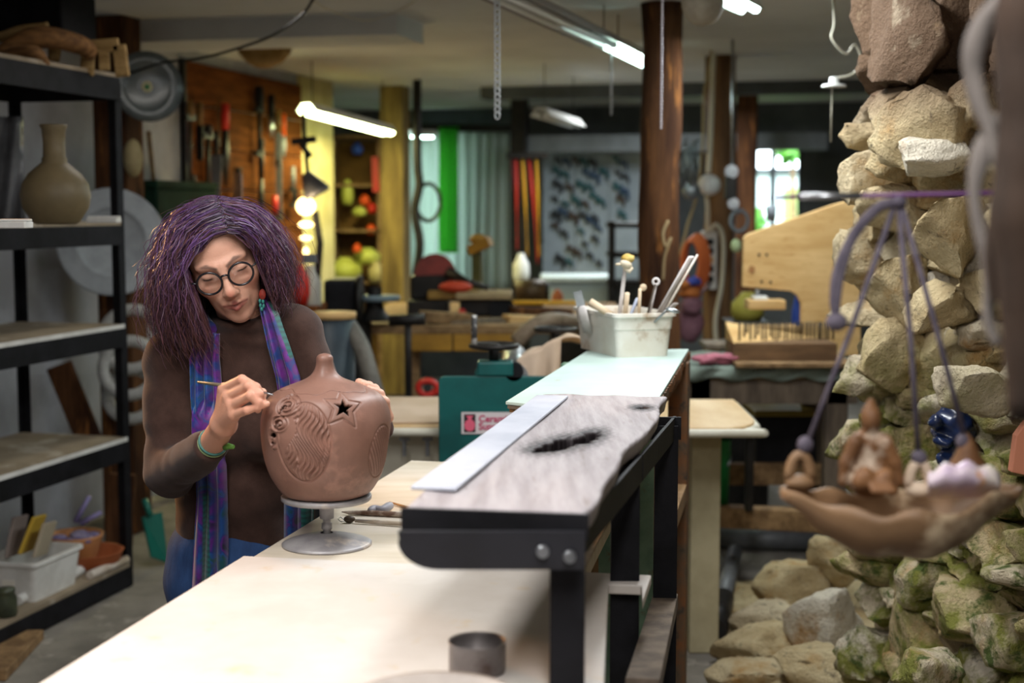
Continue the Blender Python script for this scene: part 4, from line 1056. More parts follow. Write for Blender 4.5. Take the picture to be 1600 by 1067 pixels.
# ---- scarf: two hanging tails and a turn round the neck
def scarf_material():
    m = bpy.data.materials.new('batik_silk'); m.use_nodes = True; nt = m.node_tree; N = nt.nodes; Lk = nt.links.new; b = N['Principled BSDF']
    b.inputs['Roughness'].default_value = .45; b.inputs['Sheen Weight'].default_value = .3
    tc = N.new('ShaderNodeTexCoord'); mp = N.new('ShaderNodeMapping'); mp.inputs['Scale'].default_value = (1.3, .4, 1); Lk(tc.outputs['Object'], mp.inputs[0])
    def ramp(src, stops):
        r = N.new('ShaderNodeValToRGB'); Lk(src, r.inputs[0]); e = r.color_ramp.elements
        while len(e) < len(stops): e.new(.5)
        for el_, (p, c) in zip(e, stops): el_.position = p; el_.color = lin(c)
        return r.outputs[0]
    v = N.new('ShaderNodeTexVoronoi'); v.inputs['Scale'].default_value = 40; Lk(mp.outputs[0], v.inputs['Vector'])
    n1 = N.new('ShaderNodeTexNoise'); n1.inputs['Scale'].default_value = 16; n1.inputs['Detail'].default_value = 3; n1.inputs['Distortion'].default_value = 1.2; Lk(mp.outputs[0], n1.inputs['Vector'])
    flow = ramp(v.outputs['Distance'], [(.0, '#6a5ab0'), (.07, '#172a7c'), (.14, '#6c1c84'), (.50, '#55146e'), (.66, '#12327a'), (1, '#081c40')])
    band = ramp(n1.outputs['Fac'], [(.30, '#0a4a52'), (.40, '#0f4c94'), (.48, '#182f78'), (.56, '#5c1a84'), (.70, '#101838')])
    n2 = N.new('ShaderNodeTexNoise'); n2.inputs['Scale'].default_value = 7; Lk(mp.outputs[0], n2.inputs['Vector'])
    mr = N.new('ShaderNodeMapRange'); mr.inputs[1].default_value = .44; mr.inputs[2].default_value = .56; Lk(n2.outputs['Fac'], mr.inputs[0])
    mx = N.new('ShaderNodeMix'); mx.data_type = 'RGBA'; Lk(mr.outputs[0], mx.inputs['Factor']); Lk(flow, mx.inputs['A']); Lk(band, mx.inputs['B'])
    # a teal selvage with dark ribs low down
    wv = N.new('ShaderNodeTexWave'); wv.inputs['Scale'].default_value = 26; wv.inputs['Distortion'].default_value = 4; wv.bands_direction = 'Z'; Lk(tc.outputs['Object'], wv.inputs['Vector'])
    tl_ = ramp(wv.outputs['Fac'], [(.2, '#0b4a4a'), (.8, '#0f6560')])
    uvn = N.new('ShaderNodeVertexColor'); uvn.layer_name = 'paint'; sp = N.new('ShaderNodeSeparateColor'); Lk(uvn.outputs[0], sp.inputs[0])
    m3 = N.new('ShaderNodeMix'); m3.data_type = 'RGBA'; Lk(sp.outputs[0], m3.inputs['Factor']); Lk(mx.outputs['Result'], m3.inputs['A']); Lk(tl_, m3.inputs['B'])
    Lk(m3.outputs['Result'], b.inputs['Base Color']); return m
M_scarf = scarf_material()
def tail(rows, folds, amp, ph, teal):
    P, C = [], []; R = []
    n = 60
    for i in range(len(rows) - 1):
        m_ = 12
        for j in range(m_ + (i == len(rows) - 2)):
            t_ = j/m_; R.append([rows[i][k]*(1 - t_) + rows[i+1][k]*t_ for k in range(4)])
    for i, (xl_, xr_, py, Y) in enumerate(R):
        row = []; 
        for j in range(n):
            s = j/(n - 1)
            x = xl_ + (xr_ - xl_)*s + 2.2*math.sin(s*folds*6.28 + ph + py*.01)
            row.append(A3(x, py + 1.5*math.sin(s*9), Y) + np.array([0, amp*math.cos(s*folds*6.28 + ph + .006*py), 0])); C.append((teal(s, py), 0, 0))
        P.append(row)
    return np.array(P), np.array(C)
def push(P):
    F = P.reshape(-1, 3).copy()
    for _ in range(8):
        d = torso(F) - .004; F[:, 1] -= np.clip(.010 - d, 0, .03)
    return F.reshape(P.shape)
scarf = MB(); cols = []
for rows, folds, amp, ph, teal in (
      ([(312, 342, 520, 2.93), (298, 341, 560, 2.925), (298, 345, 620, 2.915), (302, 350, 700, 2.925), (305, 354, 780, 2.93), (301, 357, 850, 2.935), (299, 358, 925, 2.94)], 3.2, .010, .4, lambda s, y: 1.0*(y > 770)*(.25 < s < .5)),
      ([(404, 418, 462, 2.95), (408, 432, 490, 2.935), (417, 450, 540, 2.92), (429, 467, 590, 2.915), (436, 474, 640, 2.915), (440, 482, 700, 2.92), (442, 492, 780, 2.92), (444, 492, 850, 2.925)], 2.3, .010, 1.4, lambda s, y: 1.0*((y < 560 and s > .86) or (y > 790 and s > .6)))):
    P, C_ = tail(rows, folds, amp, ph, teal); P = push(P); k0 = len(scarf.v)
    scarf.grid([[tuple(p) for p in r] for r in P]); cols.append(C_)
# turn behind the neck
pts = [A3(326, 515, 2.95), A3(318, 500, 3.02), A3(345, 490, 3.10), A3(385, 484, 3.12), A3(418, 478, 3.07), A3(412, 470, 2.98)]
k0 = len(scarf.v); scarf.tube(bez(pts, 30), .017, 10); cols.append(np.zeros((len(scarf.v) - k0, 3)))
so = scarf.build('scarf', M_scarf, woman, solid=.0015)
at_ = so.data.color_attributes.new('paint', 'FLOAT_COLOR', 'POINT'); cc_ = np.ones((len(scarf.v), 4)); cc_[:, :3] = np.concatenate(cols); at_.data.foreach_set('color', cc_.ravel())

# ---- glasses
M_frame = mat('black_acetate', '#15141a', rough=.25, spec=.6)
gl_ = MB(); LC = [np.array((-.0325, .1035, -.006)), np.array((.0325, .1035, -.006))]
Lr = .0238
for c in LC:
    gl_.tube([tuple(h2w(c + np.array((Lr*1.04*math.cos(i*.19635), -.10*abs(c[0]) * 0 - .0035*math.cos(i*.19635)*np.sign(c[0]), Lr*math.sin(i*.19635))))) for i in range(32)], .0023, 8, closed=True)
gl_.tube([tuple(h2w(p)) for p in ((-.0095, .1035, -.002), (-.004, .1075, .003), (.004, .1075, .003), (.0095, .1035, -.002))], .0022, 8)
for s in (-1, 1): gl_.tube([tuple(h2w(p)) for p in ((s*.0565, .100, .000), (s*.0655, .096, .002), (s*.0705, .085, .003), (s*.0775, .02, .006), (s*.0785, -.01, .002), (s*.077, -.025, -.02))], .0022, 8, flat=.8)
glo = gl_.build('glasses', M_frame, woman)
M_lens = bpy.data.materials.new('lens'); M_lens.use_nodes = True; nt = M_lens.node_tree; nt.nodes.clear()
o_ = nt.nodes.new('ShaderNodeOutputMaterial'); a_n = nt.nodes.new('ShaderNodeBsdfTransparent'); b_n = nt.nodes.new('ShaderNodeBsdfGlossy'); c_n = nt.nodes.new('ShaderNodeMixShader')
a_n.inputs[0].default_value = (.93, .94, .94, 1); b_n.inputs['Roughness'].default_value = .03; c_n.inputs[0].default_value = .05
nt.links.new(a_n.outputs[0], c_n.inputs[1]); nt.links.new(b_n.outputs[0], c_n.inputs[2]); nt.links.new(c_n.outputs[0], o_.inputs[0])
for c in LC:
    l_ = MB(); rows = [[tuple(h2w(c + np.array((Lr*r_*math.cos(i*.19635), .002*(1 - r_*r_) - .0035*r_*math.cos(i*.19635)*np.sign(c[0]), Lr*r_*math.sin(i*.19635))))) for i in range(33)] for r_ in (.02, .4, .75, 1.0)]
    l_.grid(rows); l_.build('lens', M_lens, glo)
# ---- earring and bracelets
ear = MB(); e0 = at(409, 452, 2.925); 
ear.ell(at(410, 460, 2.922), (.0075, .004, .0115)); er = ear.build('earring', mat('red_bead', '#a33a2c', '#7c2a22', 60, .5, bump=.001, bscale=300), woman)
for px, py in ((406, 470), (411, 471), (407, 477), (412, 478), (409, 483)): MB().ell(at(px, py, 2.922), (.0030, .003, .0045)).build('bead', mat('turquoise_bead', '#3f9c92', '#2f6f68', 40, .4), er)
ax2 = (W0 - WR)/np.linalg.norm(W0 - WR); t1 = np.cross(ax2, [0, 0, 1]); t1 /= np.linalg.norm(t1); t2 = np.cross(ax2, t1)
for k_, (off, rr, hx, th_) in enumerate(((-.010, .0272, '#3e6e66', .0028), (-.003, .0282, '#8aa070', .0020))):
    c = W0 - ax2*(-off) * -1; c = W0 + ax2*off
    MB().tube([tuple(c + rr*(t1*math.cos(i*.2618) + t2*math.sin(i*.2618))) for i in range(24)], th_, 8, closed=True).build('bracelet', mat('bracelet_%s' % ('green' if k_ == 0 else 'pale'), hx, rough=.5), woman)
MB().tube([at(351, 700, 2.70), at(358, 697, 2.69), at(365, 698, 2.685)], [.005, .006, .004], 8).build('bracelet_knot', mat('green_thread', '#5f8f3a', rough=.6), woman)

# ---- carving tool held like a pen
ct = thing('carving_tool', 'thin ribbon carving tool held like a pen against the jar', 'tool', tuple(at(372, 607, 2.61)))
MB().tube([at(309, 597, 2.66), at(340, 601, 2.64), at(375, 607, 2.612), at(412, 614, 2.585)], [.0022, .0034, .0036, .0030], 10).build('handle', mat('tool_handle', '#8d8068', '#6f6450', 20, .4), ct)
MB().tube([at(410, 613, 2.586), at(427, 617, 2.578)], [.0026, .0010], 8).build('tip', M_steel, ct)
MB().tube([at(309, 597, 2.66), at(318, 598, 2.655)], [.0012, .0030], 8).build('end_cap', M_steel, ct)

# ---- hair
guides_px = [
 [(354, 361, 2.836), (330, 366, 2.83), (306, 392, 2.835), (296, 440, 2.845), (306, 495, 2.865), (330, 545, 2.89)],
 [(346, 340, 2.845), (314, 356, 2.84), (291, 395, 2.84), (284, 450, 2.845), (296, 505, 2.87), (322, 552, 2.89)],
 [(340, 322, 2.872), (294, 345, 2.852), (270, 392, 2.845), (268, 455, 2.85), (280, 512, 2.88), (304, 560, 2.90)],
 [(336, 315, 2.905), (282, 340, 2.895), (254, 395, 2.895), (248, 458, 2.90), (257, 518, 2.92), (286, 562, 2.93)],
 [(335, 312, 2.95), (276, 337, 2.965), (246, 398, 2.98), (238, 465, 2.99), (244, 518, 2.995), (268, 552, 2.99)],
 [(336, 311, 3.00), (288, 330, 3.06), (260, 388, 3.09), (252, 460, 3.10), (262, 520, 3.08), (288, 548, 3.06)],
 [(340, 312, 3.03), (335, 330, 3.12), (330, 395, 3.165), (330, 470, 3.16), (335, 530, 3.12), (342, 565, 3.09)],
 [(344, 312, 3.00), (382, 325, 3.07), (410, 368, 3.11), (424, 425, 3.12), (424, 472, 3.11), (412, 505, 3.09)],
 [(346, 312, 2.96), (398, 328, 2.99), (432, 368, 3.02), (449, 412, 3.04), (449, 452, 3.05), (436, 484, 3.05)],
 [(348, 314, 2.92), (400, 331, 2.915), (437, 372, 2.93), (452, 416, 2.955), (452, 452, 2.975), (441, 480, 2.995)],
 [(350, 322, 2.88), (395, 338, 2.870), (423, 378, 2.885), (437, 422, 2.92), (440, 458, 2.95), (431, 482, 2.975)],
 [(353, 340, 2.85), (382, 352, 2.848), (404, 382, 2.866), (418, 420, 2.905), (424, 456, 2.94), (424, 480, 2.97)],
 [(358, 361, 2.838), (380, 364, 2.836), (397, 384, 2.852), (408, 418, 2.890), (415, 452, 2.925), (424, 476, 2.96)]]
NSEG = 26
GD = []
for g in guides_px:
    pts = bez([at(*p) for p in g], 40); L_ = np.array([tuple(p) for p in pts]); s_ = np.concatenate([[0], np.cumsum(np.linalg.norm(np.diff(L_, axis=0), axis=1))]); s_ /= s_[-1]
    GD.append(np.stack([np.interp(np.linspace(0, 1, NSEG), s_, L_[:, k]) for k in range(3)], 1))
GD = np.array(GD); HC = h2w((0, -.02, .01))
rs = np.random.RandomState(4)
NH = 11000
gi = rs.uniform(0, len(GD) - 1.001, NH); i0 = gi.astype(int); fr = (gi - i0)[:, None, None]
S = GD[i0]*(1 - fr) + GD[i0 + 1]*fr                       # NH,NSEG,3
tt = np.linspace(0, 1, NSEG)[None, :, None]
inner = (rs.rand(NH, 1, 1)**1.5)*.30
cen = HC + np.array([0, 0, -.16])*tt
S = S + (cen - S)*inner*np.clip(tt*1.6, 0, 1)
S += rs.normal(0, .0055, (NH, 1, 3)) * (.5 + .8*tt)
S += rs.normal(0, .016, (NH, 1, 3)) * tt**1.6
ph = rs.uniform(0, 6.28, (NH, 1, 3)); fq = rs.uniform(14, 60, (NH, 1, 1)); am = rs.uniform(.0008, .0040, (NH, 1, 1))
S += am*np.sin(fq*tt*1.3 + ph)*np.clip(tt*2, 0, 1)
wph = 9*np.sin(gi*2.7)[:, None, None] + 14*inner; S += (.0046*np.sin(tt*30 + wph + rs.normal(0, .7, (NH, 1, 1)) + np.array([0, 1.6, 3.1])))*np.clip(tt*2.2, 0, 1)
fly = (rs.rand(NH, 1, 1) < .16); S += fly*rs.normal(0, .022, (NH, 1, 3))*np.clip(tt*1.5, 0, 1); S += rs.normal(0, .0011, S.shape)*np.clip(tt*3, 0, 1)
ln = rs.uniform(.66, 1.0, (NH,))                          # uneven lengths
for j in range(NH):
    if ln[j] < .99:
        t_ = np.linspace(0, ln[j], NSEG)*(NSEG - 1); a = np.clip(t_.astype(int), 0, NSEG - 2); f_ = (t_ - a)[:, None]; S[j] = S[j][a]*(1 - f_) + S[j][a + 1]*f_
# keep strands out of the head and face
F = S.reshape(-1, 3)
for _ in range(3):
    q_ = (F - HO) @ HR; d = np.minimum(s_ell(q_, (0, -.012, .035), (.077, .096, .088)), s_ell(q_, (0, .022, -.022), (.066, .068, .088)))
    nrm = q_ - np.array((0, 0, 0)); nrm /= np.linalg.norm(nrm, axis=1)[:, None] + 1e-9
    F = F + (nrm @ HR.T)*np.clip(.003 - d, 0, .03)[:, None]
S = F.reshape(S.shape)
# keep the strands of the face edge off the front of the face
q_ = (S - HO) @ HR; sg_ = np.where(gi < 6.2, -1, 1)[:, None]; lim = .067 + .006*rs.rand(NH, 1)
infr = (q_[..., 1] > .035) & (q_[..., 2] < .058) & (q_[..., 2] > -.135); kf = np.clip((.062 - q_[..., 2])/.03, 0, 1)
xt = np.where(infr & (q_[..., 0]*sg_ < lim), q_[..., 0]*(1 - kf) + sg_*lim*kf, q_[..., 0]); q_[..., 0] = xt
S = HO + q_ @ HR.T
T = np.gradient(S, axis=1); T /= np.linalg.norm(T, axis=2, keepdims=True) + 1e-9
side = np.cross(T, rs.normal(0, 1, (NH, 1, 3))); side /= np.linalg.norm(side, axis=2, keepdims=True) + 1e-9
wd2 = (.00066*(1 - .75*tt**2))
Vs = np.stack([S - side*wd2, S + side*wd2], 2).reshape(-1, 3)
base = (np.arange(NH)*NSEG*2)[:, None]; k_ = np.arange(NSEG - 1)[None, :]*2
Qs = np.stack([base + k_, base + k_ + 1, base + k_ + 3, base + k_ + 2], -1).reshape(-1, 4)
pal = np.array([lin(h)[:3] for h in ('#6c4a82', '#4a325a', '#33222e', '#75526a', '#66413e', '#8d7c9c', '#5a3a30')])
pk = rs.choice(len(pal), NH, p=[.22, .22, .20, .14, .10, .05, .07])
c_root = pal[pk]; grey = np.array(lin('#6d6472')[:3])
c_end = pal[rs.choice([2, 3, 4, 4, 6, 6, 2], NH)]
k1 = np.clip(tt*1.4 - .3, 0, 1); CC = c_root[:, None]*(1 - k1) + c_end[:, None]*k1
isg = ((rs.rand(NH) < .55)[:, None, None])*np.clip(1 - tt*5.5, 0, 1)*((gi < 3) | (gi > 10))[:, None, None]; CC = CC*(1 - isg) + grey*isg
CC = np.repeat(CC[:, :, None, :], 2, 2).reshape(-1, 3)
M_hair = mat('purple_hair', '#4a2a5c', rough=.42, spec=.35)
vc = M_hair.node_tree.nodes.new('ShaderNodeVertexColor'); vc.layer_name = 'paint'; M_hair.node_tree.links.new(vc.outputs[0], M_hair.node_tree.nodes['Principled BSDF'].inputs['Base Color'])
# under-hair mass
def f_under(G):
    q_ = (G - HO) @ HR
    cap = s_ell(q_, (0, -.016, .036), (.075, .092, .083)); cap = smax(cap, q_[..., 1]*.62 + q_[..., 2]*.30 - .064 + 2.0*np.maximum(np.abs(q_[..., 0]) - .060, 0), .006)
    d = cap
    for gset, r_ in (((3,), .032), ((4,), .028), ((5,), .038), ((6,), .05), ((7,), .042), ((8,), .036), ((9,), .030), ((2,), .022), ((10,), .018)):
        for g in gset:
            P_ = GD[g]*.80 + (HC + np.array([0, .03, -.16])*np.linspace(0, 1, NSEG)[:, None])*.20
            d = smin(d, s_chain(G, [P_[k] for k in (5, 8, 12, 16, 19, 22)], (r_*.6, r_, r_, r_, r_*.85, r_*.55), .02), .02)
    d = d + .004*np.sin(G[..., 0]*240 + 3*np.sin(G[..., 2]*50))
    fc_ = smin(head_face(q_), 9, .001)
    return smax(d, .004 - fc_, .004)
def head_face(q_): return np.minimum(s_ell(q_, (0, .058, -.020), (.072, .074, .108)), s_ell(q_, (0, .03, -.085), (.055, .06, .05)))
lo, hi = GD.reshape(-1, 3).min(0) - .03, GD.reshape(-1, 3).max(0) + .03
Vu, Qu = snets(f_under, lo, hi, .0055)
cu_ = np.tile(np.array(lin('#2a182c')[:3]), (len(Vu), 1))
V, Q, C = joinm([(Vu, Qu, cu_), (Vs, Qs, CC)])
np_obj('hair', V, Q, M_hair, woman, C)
# ================================================================ left: shelving rack and what stands on it
M_sboard = mat('chipboard_shelf', '#9c8d78', '#857763', 5, .7, c3='#b9ae9f', scale3=3)
fr = onz(203, 916, 0); RD, RL = .46, 1.75
U3, V3 = Vector((UX, UY, 0)), Vector((VX, VY, 0))
rack = thing('shelving_rack', 'black steel shelving rack with chipboard shelves along the left wall', 'shelving rack', (fr.x, fr.y, 0), RZ)
ZS = [at(200, py, fr.y).z for py in (122, 352, 512, 688, 884)]
for du, dv in ((0, 0), (0, -RD), (-RL, 0), (-RL, -RD)):
    c = fr + U3*du + V3*dv; q = MB(); q.box((c.x, c.y, .99), (.006, .045, 1.98), RZ); q.box(tuple(c + V3*(-.02 if dv == 0 else .02) + Vector((0, 0, .99))), (.040, .006, 1.98), RZ); q.build('upright', M_black, rack)
for i, z in enumerate(ZS):
    bm_h = .075 if i else .085
    for dv in (.006, -RD):
        a = fr + V3*dv + Vector((0, 0, z - bm_h/2)); q = MB(); q.bar(a - U3*RL, a, .012, bm_h); q.build('shelf_beam', M_black, rack)
    for du in (0, -RL):
        a = fr + U3*du + Vector((0, 0, z - bm_h/2)); q = MB(); q.bar(a, a - V3*RD, .012, bm_h); q.build('shelf_beam', M_black, rack)
    q = MB(); c = fr - U3*RL/2 - V3*RD/2; q.box((c.x, c.y, z + .008), (RD + .01, RL - .01, .016), RZ); q.build('shelf_board', M_sboard, rack)
    if i in (2, 3): q = MB(); a = fr + V3*.011 + Vector((0, 0, z + .008)); q.bar(a - U3*RL, a - U3*.01, .004, .016); q.build('board_edge', M_white, rack)
def onshelf(i, px, py): return onz(px, py, ZS[i] + .0165)
def rnd_wood(name, pts, rs_, m, label, cat='driftwood', group=None, n=9):
    P_ = bez([at(*p) for p in pts], 18); R_ = np.interp(np.linspace(0, 1, len(P_)), np.linspace(0, 1, len(rs_)), rs_)
    R_ = [r*(1 + .16*noise.noise(Vector(p)*14)) for r, p in zip(R_, P_)]
    return MB().tube(P_, R_, n, flat=.8).build(name, m, label=label, cat=cat, group=group)
M_drift = mat('driftwood', '#8a6238', '#5f4022', 8, .8, stretch=(1, 4, 4), bump=.004, bscale=14)
M_drift2 = mat('pale_driftwood', '#a88a5a', '#7d6238', 8, .8, stretch=(1, 4, 4), bump=.004, bscale=14)
g_ = 'driftwood on top of the rack'
rnd_wood('driftwood', [(-5, 60, 5.2), (30, 50, 5.2), (75, 38, 5.2)], [.02, .028, .012], M_drift2, 'pale pointed driftwood piece highest on top of the rack', group=g_)
rnd_wood('driftwood', [(-5, 84, 5.1), (40, 62, 5.15), (85, 60, 5.2), (135, 75, 5.3), (140, 92, 5.3)], [.03, .045, .05, .04, .02], M_drift, 'thick bent driftwood trunk on top of the rack', group=g_)
rnd_wood('driftwood', [(-5, 98, 5.05), (25, 86, 5.05), (55, 84, 5.05), (70, 100, 5.1)], [.03, .04, .035, .025], M_drift, 'curved driftwood knee lying in front on the rack top', group=g_)
rnd_wood('driftwood', [(84, 96, 5.3), (86, 75, 5.3), (88, 55, 5.3)], [.025, .03, .012], M_drift2, 'upright driftwood stub between the trunk pieces', group=g_)
rnd_wood('driftwood', [(-5, 112, 5.0), (60, 106, 5.1), (120, 112, 5.3)], [.015, .02, .015], M_drift2, 'thin driftwood stick along the front of the rack top', group=g_)
fj = MB(); cj = at(163, 98, 5.35)                                 # small wooden frame
a, b_, c, d = at(136, 118, 5.35), at(138, 74, 5.35), at(186, 70, 5.35), at(192, 120, 5.35)
for p, q in ((a, b_), (b_, c), (c, d)): fj.bar(p, q, .05, .022, (0, 1, 0))
fj.bar((a+d)/2 + Vector((0, 0, .02)), (b_+c)/2, .04, .018, (0, 1, 0)); fj.build('open_wooden_crate', M_drift2, label='open wooden frame at the corner of the rack top', cat='frame', bevel=.004)
bx = at(70, 36, 5.6); q = MB(); q.box((bx.x, 5.6, bx.z + .02), (.30, .25, .17), RZ); q.build('dark_speaker_box', M_black, label='black box behind the driftwood on the rack top', cat='box', bevel=.008)
# vase
vb_ = onshelf(1, 88, 351); sc_v = 1/2222*vb_.y
pv = [(0, 0), (30, 0), (36, 4), (50, 26), (53, 45), (50, 62), (40, 78), (26, 90), (19, 96), (19, 102), (17, 104), (16.5, 125), (18, 146), (21, 152), (20, 154), (17, 150), (15, 125), (15, 100), (0, 95)]
MB().lathe([(r*sc_v, z*sc_v + .001) for r, z in pv], vb_, 36).build('stoneware_vase', mat('olive_stoneware', '#7a6a4c', '#675a40', 6, .5), label='olive stoneware vase with tall neck on the second shelf', cat='vase')
for px0, px1, py, lab in ((0, 46, 358, 'white folded sheet at the outer end of the vase shelf'), (138, 186, 349, 'white folded sheet beside the rack post on the vase shelf')):
    a, b_ = onshelf(1, px0, py), onshelf(1, px1, py); q = MB(); q.bar(a + Vector((0, 0, .010)), b_ + Vector((0, 0, .010)), .06, .016); q.bar(a + Vector((0, 0, .021)), b_ + Vector((.0, .01, .021)), .05, .006); q.build('folded_sheet', M_white, label=lab, cat='sheet', bevel=.004)
# plastic hanging inside the rack end
sh = []
for i in range(12):
    sh.append([at(-20 + 56*j/10, 182 + 170*i/11, 5.45 + .03*math.sin(j*1.3 + i*.4)) for j in range(11)])
MB().grid(sh).build('plastic_wrap', mat('grey_plastic_film', '#5d5f63', '#7c7e83', 5, .25, spec=.6), label='grey plastic film hanging behind the vase shelf', cat='plastic', solid=.002)
# bottom shelf: tub, bowls, rolls
M_terra = mat('terracotta', '#b8683c', '#a0562f', 6, .7)
bt_ = onshelf(4, 45, 925); tubw = thing('storage_tub', 'translucent white storage tub on the lowest shelf', 'tub', bt_)
q = MB(); loft(q, [(rrect(.10, .14, .02), 0), (rrect(.115, .155, .02), .13), (rrect(.125, .165, .02), .132), (rrect(.125, .165, .02), .145), (rrect(.113, .153, .02), .145), (rrect(.10, .14, .02), .01)], bt_ + U3*.02, V3, U3); q.build('tub_wall', M_white, tubw)
q = MB(); cL = bt_ - U3*.155 + V3*.02 + Vector((0, 0, .06)); q.box(cL, (.05, .003, .05), RZ); q.build('paper_label', mat('paper', '#ded9cc', rough=.8), tubw)
for i, (px, py, tp, hx, lab) in enumerate(((20, 868, (32, 806), '#8d7f78', 'grey folder standing in the storage tub'), (40, 862, (62, 806), '#c9a53a', 'yellow edged folder leaning in the storage tub'), (62, 868, (78, 816), '#b5a790', 'beige notebook leaning in the storage tub'))):
    a, b_ = at(px, py, bt_.y), at(*tp, bt_.y + .02); q = MB(); q.bar(a, b_, .012, .16, (0, 1, 0)); q.build('folder', mat('folder_%d' % i, hx, rough=.7), label=lab, cat='folder', bevel=.002)
sb = onshelf(4, 138, 886); kk = sb.y/2222
MB().lathe([(0, 0), (40*kk, 0), (50*kk, 10*kk), (54*kk, 26*kk), (56*kk, 28*kk), (51*kk, 27*kk), (44*kk, 8*kk), (0, 5*kk)], sb, 40).build('terracotta_saucer', M_terra, label='wide terracotta saucer under the bowl on the lowest shelf', cat='saucer')
bb2 = sb + Vector((-.05, .0, .016))
MB().lathe([(0, 0), (26*kk, 0), (34*kk, 12*kk), (41*kk, 36*kk), (43*kk, 42*kk), (45*kk, 48*kk), (41*kk, 47*kk), (36*kk, 30*kk), (0, 25*kk)], bb2, 36).build('terracotta_bowl', mat('pale_terracotta', '#c48a5e', '#a9703f', 7, .7), label='pale terracotta bowl full of rags on the lowest shelf', cat='bowl')
rg_ = MB(); rr = random.Random(5)
for i in range(9): rg_.ell(bb2 + Vector((rr.uniform(-.06, .06), rr.uniform(-.06, .06), 42*kk + rr.uniform(-.01, .012))), (.035, .03, .016), Matrix.Rotation(rr.uniform(0, 3), 3, 'Z') @ Matrix.Rotation(rr.uniform(-.4, .4), 3, 'X'), 10, 7)
rg_.build('rag_bundle', mat('lilac_rag', '#9d93a8', '#6f6690', 22, .9), label='crumpled lilac rags inside the pale terracotta bowl', cat='rag')
for p, tp, lab in (((118, 815), (140, 775), 'lilac brush handle leaning out of the rag bowl'), ((126, 818), (158, 800), 'lilac tool handle tilted out of the rag bowl')):
    MB().tube([at(*p, bb2.y), at(*tp, bb2.y)], [.012, .008], 8).build('brush_handle', mat('lilac_handle', '#8f86b5', rough=.5), label=lab, cat='tool')
for i, (a, b_, r, m_, lab) in enumerate((((102, 912), (145, 886), .020, M_white, 'white plaster roll at the edge of the lowest shelf'), ((140, 905), (198, 880), .016, M_claytool, 'grey clay-dusted roll beside the white plaster roll'), ((60, 934), (100, 914), .015, M_claytool, 'short grey stick on the lowest shelf before the tub'), ((28, 946), (62, 928), .018, M_white, 'small white block on the lowest shelf by the glass jar'))):
    MB().tube([onshelf(4, *a) + Vector((0, 0, r)), onshelf(4, *b_) + Vector((0, 0, r))], r, 12).build('plaster_roll', m_, label=lab, cat='roll')
gj = onshelf(4, 10, 962); MB().lathe([(0, 0), (.035, 0), (.038, .01), (.038, .065), (.03, .08), (.032, .082), (.032, .098), (0, .10)], gj, 24).build('glass_jar', mat('dark_jar', '#4a4f3c', '#2f3429', 8, .25), label='dark glass jar at the outer end of the lowest shelf', cat='jar')
q = MB(); q.bar(onz(-20, 1066, 0) + Vector((0, 0, .02)), onz(42, 1000, 0) + Vector((0, 0, .02)), .12, .035); q.build('floor_board', M_timber, label='short board lying on the floor before the rack', cat='board', bevel=.004)
dp = thing('dustpan', 'green dustpan standing on the floor behind the woman', 'dustpan', onz(246, 884, 0))
dY = onz(246, 884, 0).y
P4 = [at(222, 808, dY), at(252, 800, dY + .05), at(262, 880, dY + .02), at(236, 870, dY - .06)]
q = MB(); q.add([tuple(p) for p in P4], [(0, 1, 2, 3)]); q.build('pan', mat('teal_plastic', '#1c6a5c', rough=.4), dp, solid=.012)
q = MB(); q.tube([at(235, 806, dY), at(226, 780, dY + .02)], .014, 8); q.build('handle', mat('teal_plastic', '#1c6a5c'), dp)
# slanted boards behind the rack
for (p, t_, lab) in (((145, 700, 6.3), (92, 570, 6.3), 'slanted dark timber leaning behind the shelving rack'), ((185, 860, 5.9), (192, 740, 5.9), 'upright reddish timber behind the lowest shelf')):
    q = MB(); q.bar(at(*p), at(*t_), .11, .04, (0, 1, 0)); q.build('leaning_timber', M_post, label=lab, cat='timber', bevel=.004)

# ---- things hung at the post behind the rack
def disc(px, py, Y, r, ry, prof, name, m, label, cat, tilt=0):
    c = at(px, py, Y); nrm = Vector((ry, -1, .05)).normalized(); R_ = nrm.to_track_quat('Z', 'Y').to_matrix()
    return MB().lathe([(a*r, b_*r) for a, b_ in prof], c, 44, R_).build(name, m, label=label, cat=cat)
M_plate = mat('grey_glazed_plate', '#5d6466', '#494f50', 6, .22, spec=.6)
pt = thing('glazed_plate', 'grey glazed plate hung high on the wooden post', 'plate', at(229, 190, 6.38))
c = at(229, 136, 6.38); R_ = Vector((.55, -1, .03)).normalized().to_track_quat('Z', 'Y').to_matrix(); rpl = 54*6.38/2222
MB().lathe([(0, -.006), (rpl*.6, -.004), (rpl, .022), (rpl, .030), (rpl*.66, .010), (rpl*.6, .006), (rpl*.2, .006), (0, .006)], c, 44, R_).build('dish', M_plate, pt)
MB().lathe([(rpl*.08, .0085), (rpl*.16, .0085), (rpl*.16, .007)], c, 24, R_).build('centre_ring', mat('cream_glaze', '#c9c19a', rough=.4), pt)
MB().lathe([(0, .0085), (rpl*.08, .0085), (rpl*.08, .007)], c, 20, R_).build('centre_dot', mat('green_glaze', '#2f7a4a', rough=.4), pt)
bp_ = [(0, 0), (.55, 0), (.60, .05), (.66, .10), (.72, .04), (.80, .10), (.88, .04), (.97, .10), (1, .08), (1, .03), (.6, -.06), (0, -.06)]
disc(174, 378, 6.30, 84*6.3/2222, .45, bp_, 'plaster_mould_disc', mat('pale_grey_plaster', '#a9aeb4', '#8d9298', 5, .6), 'big pale grey ringed plaster disc leaning behind the rack post', 'disc')
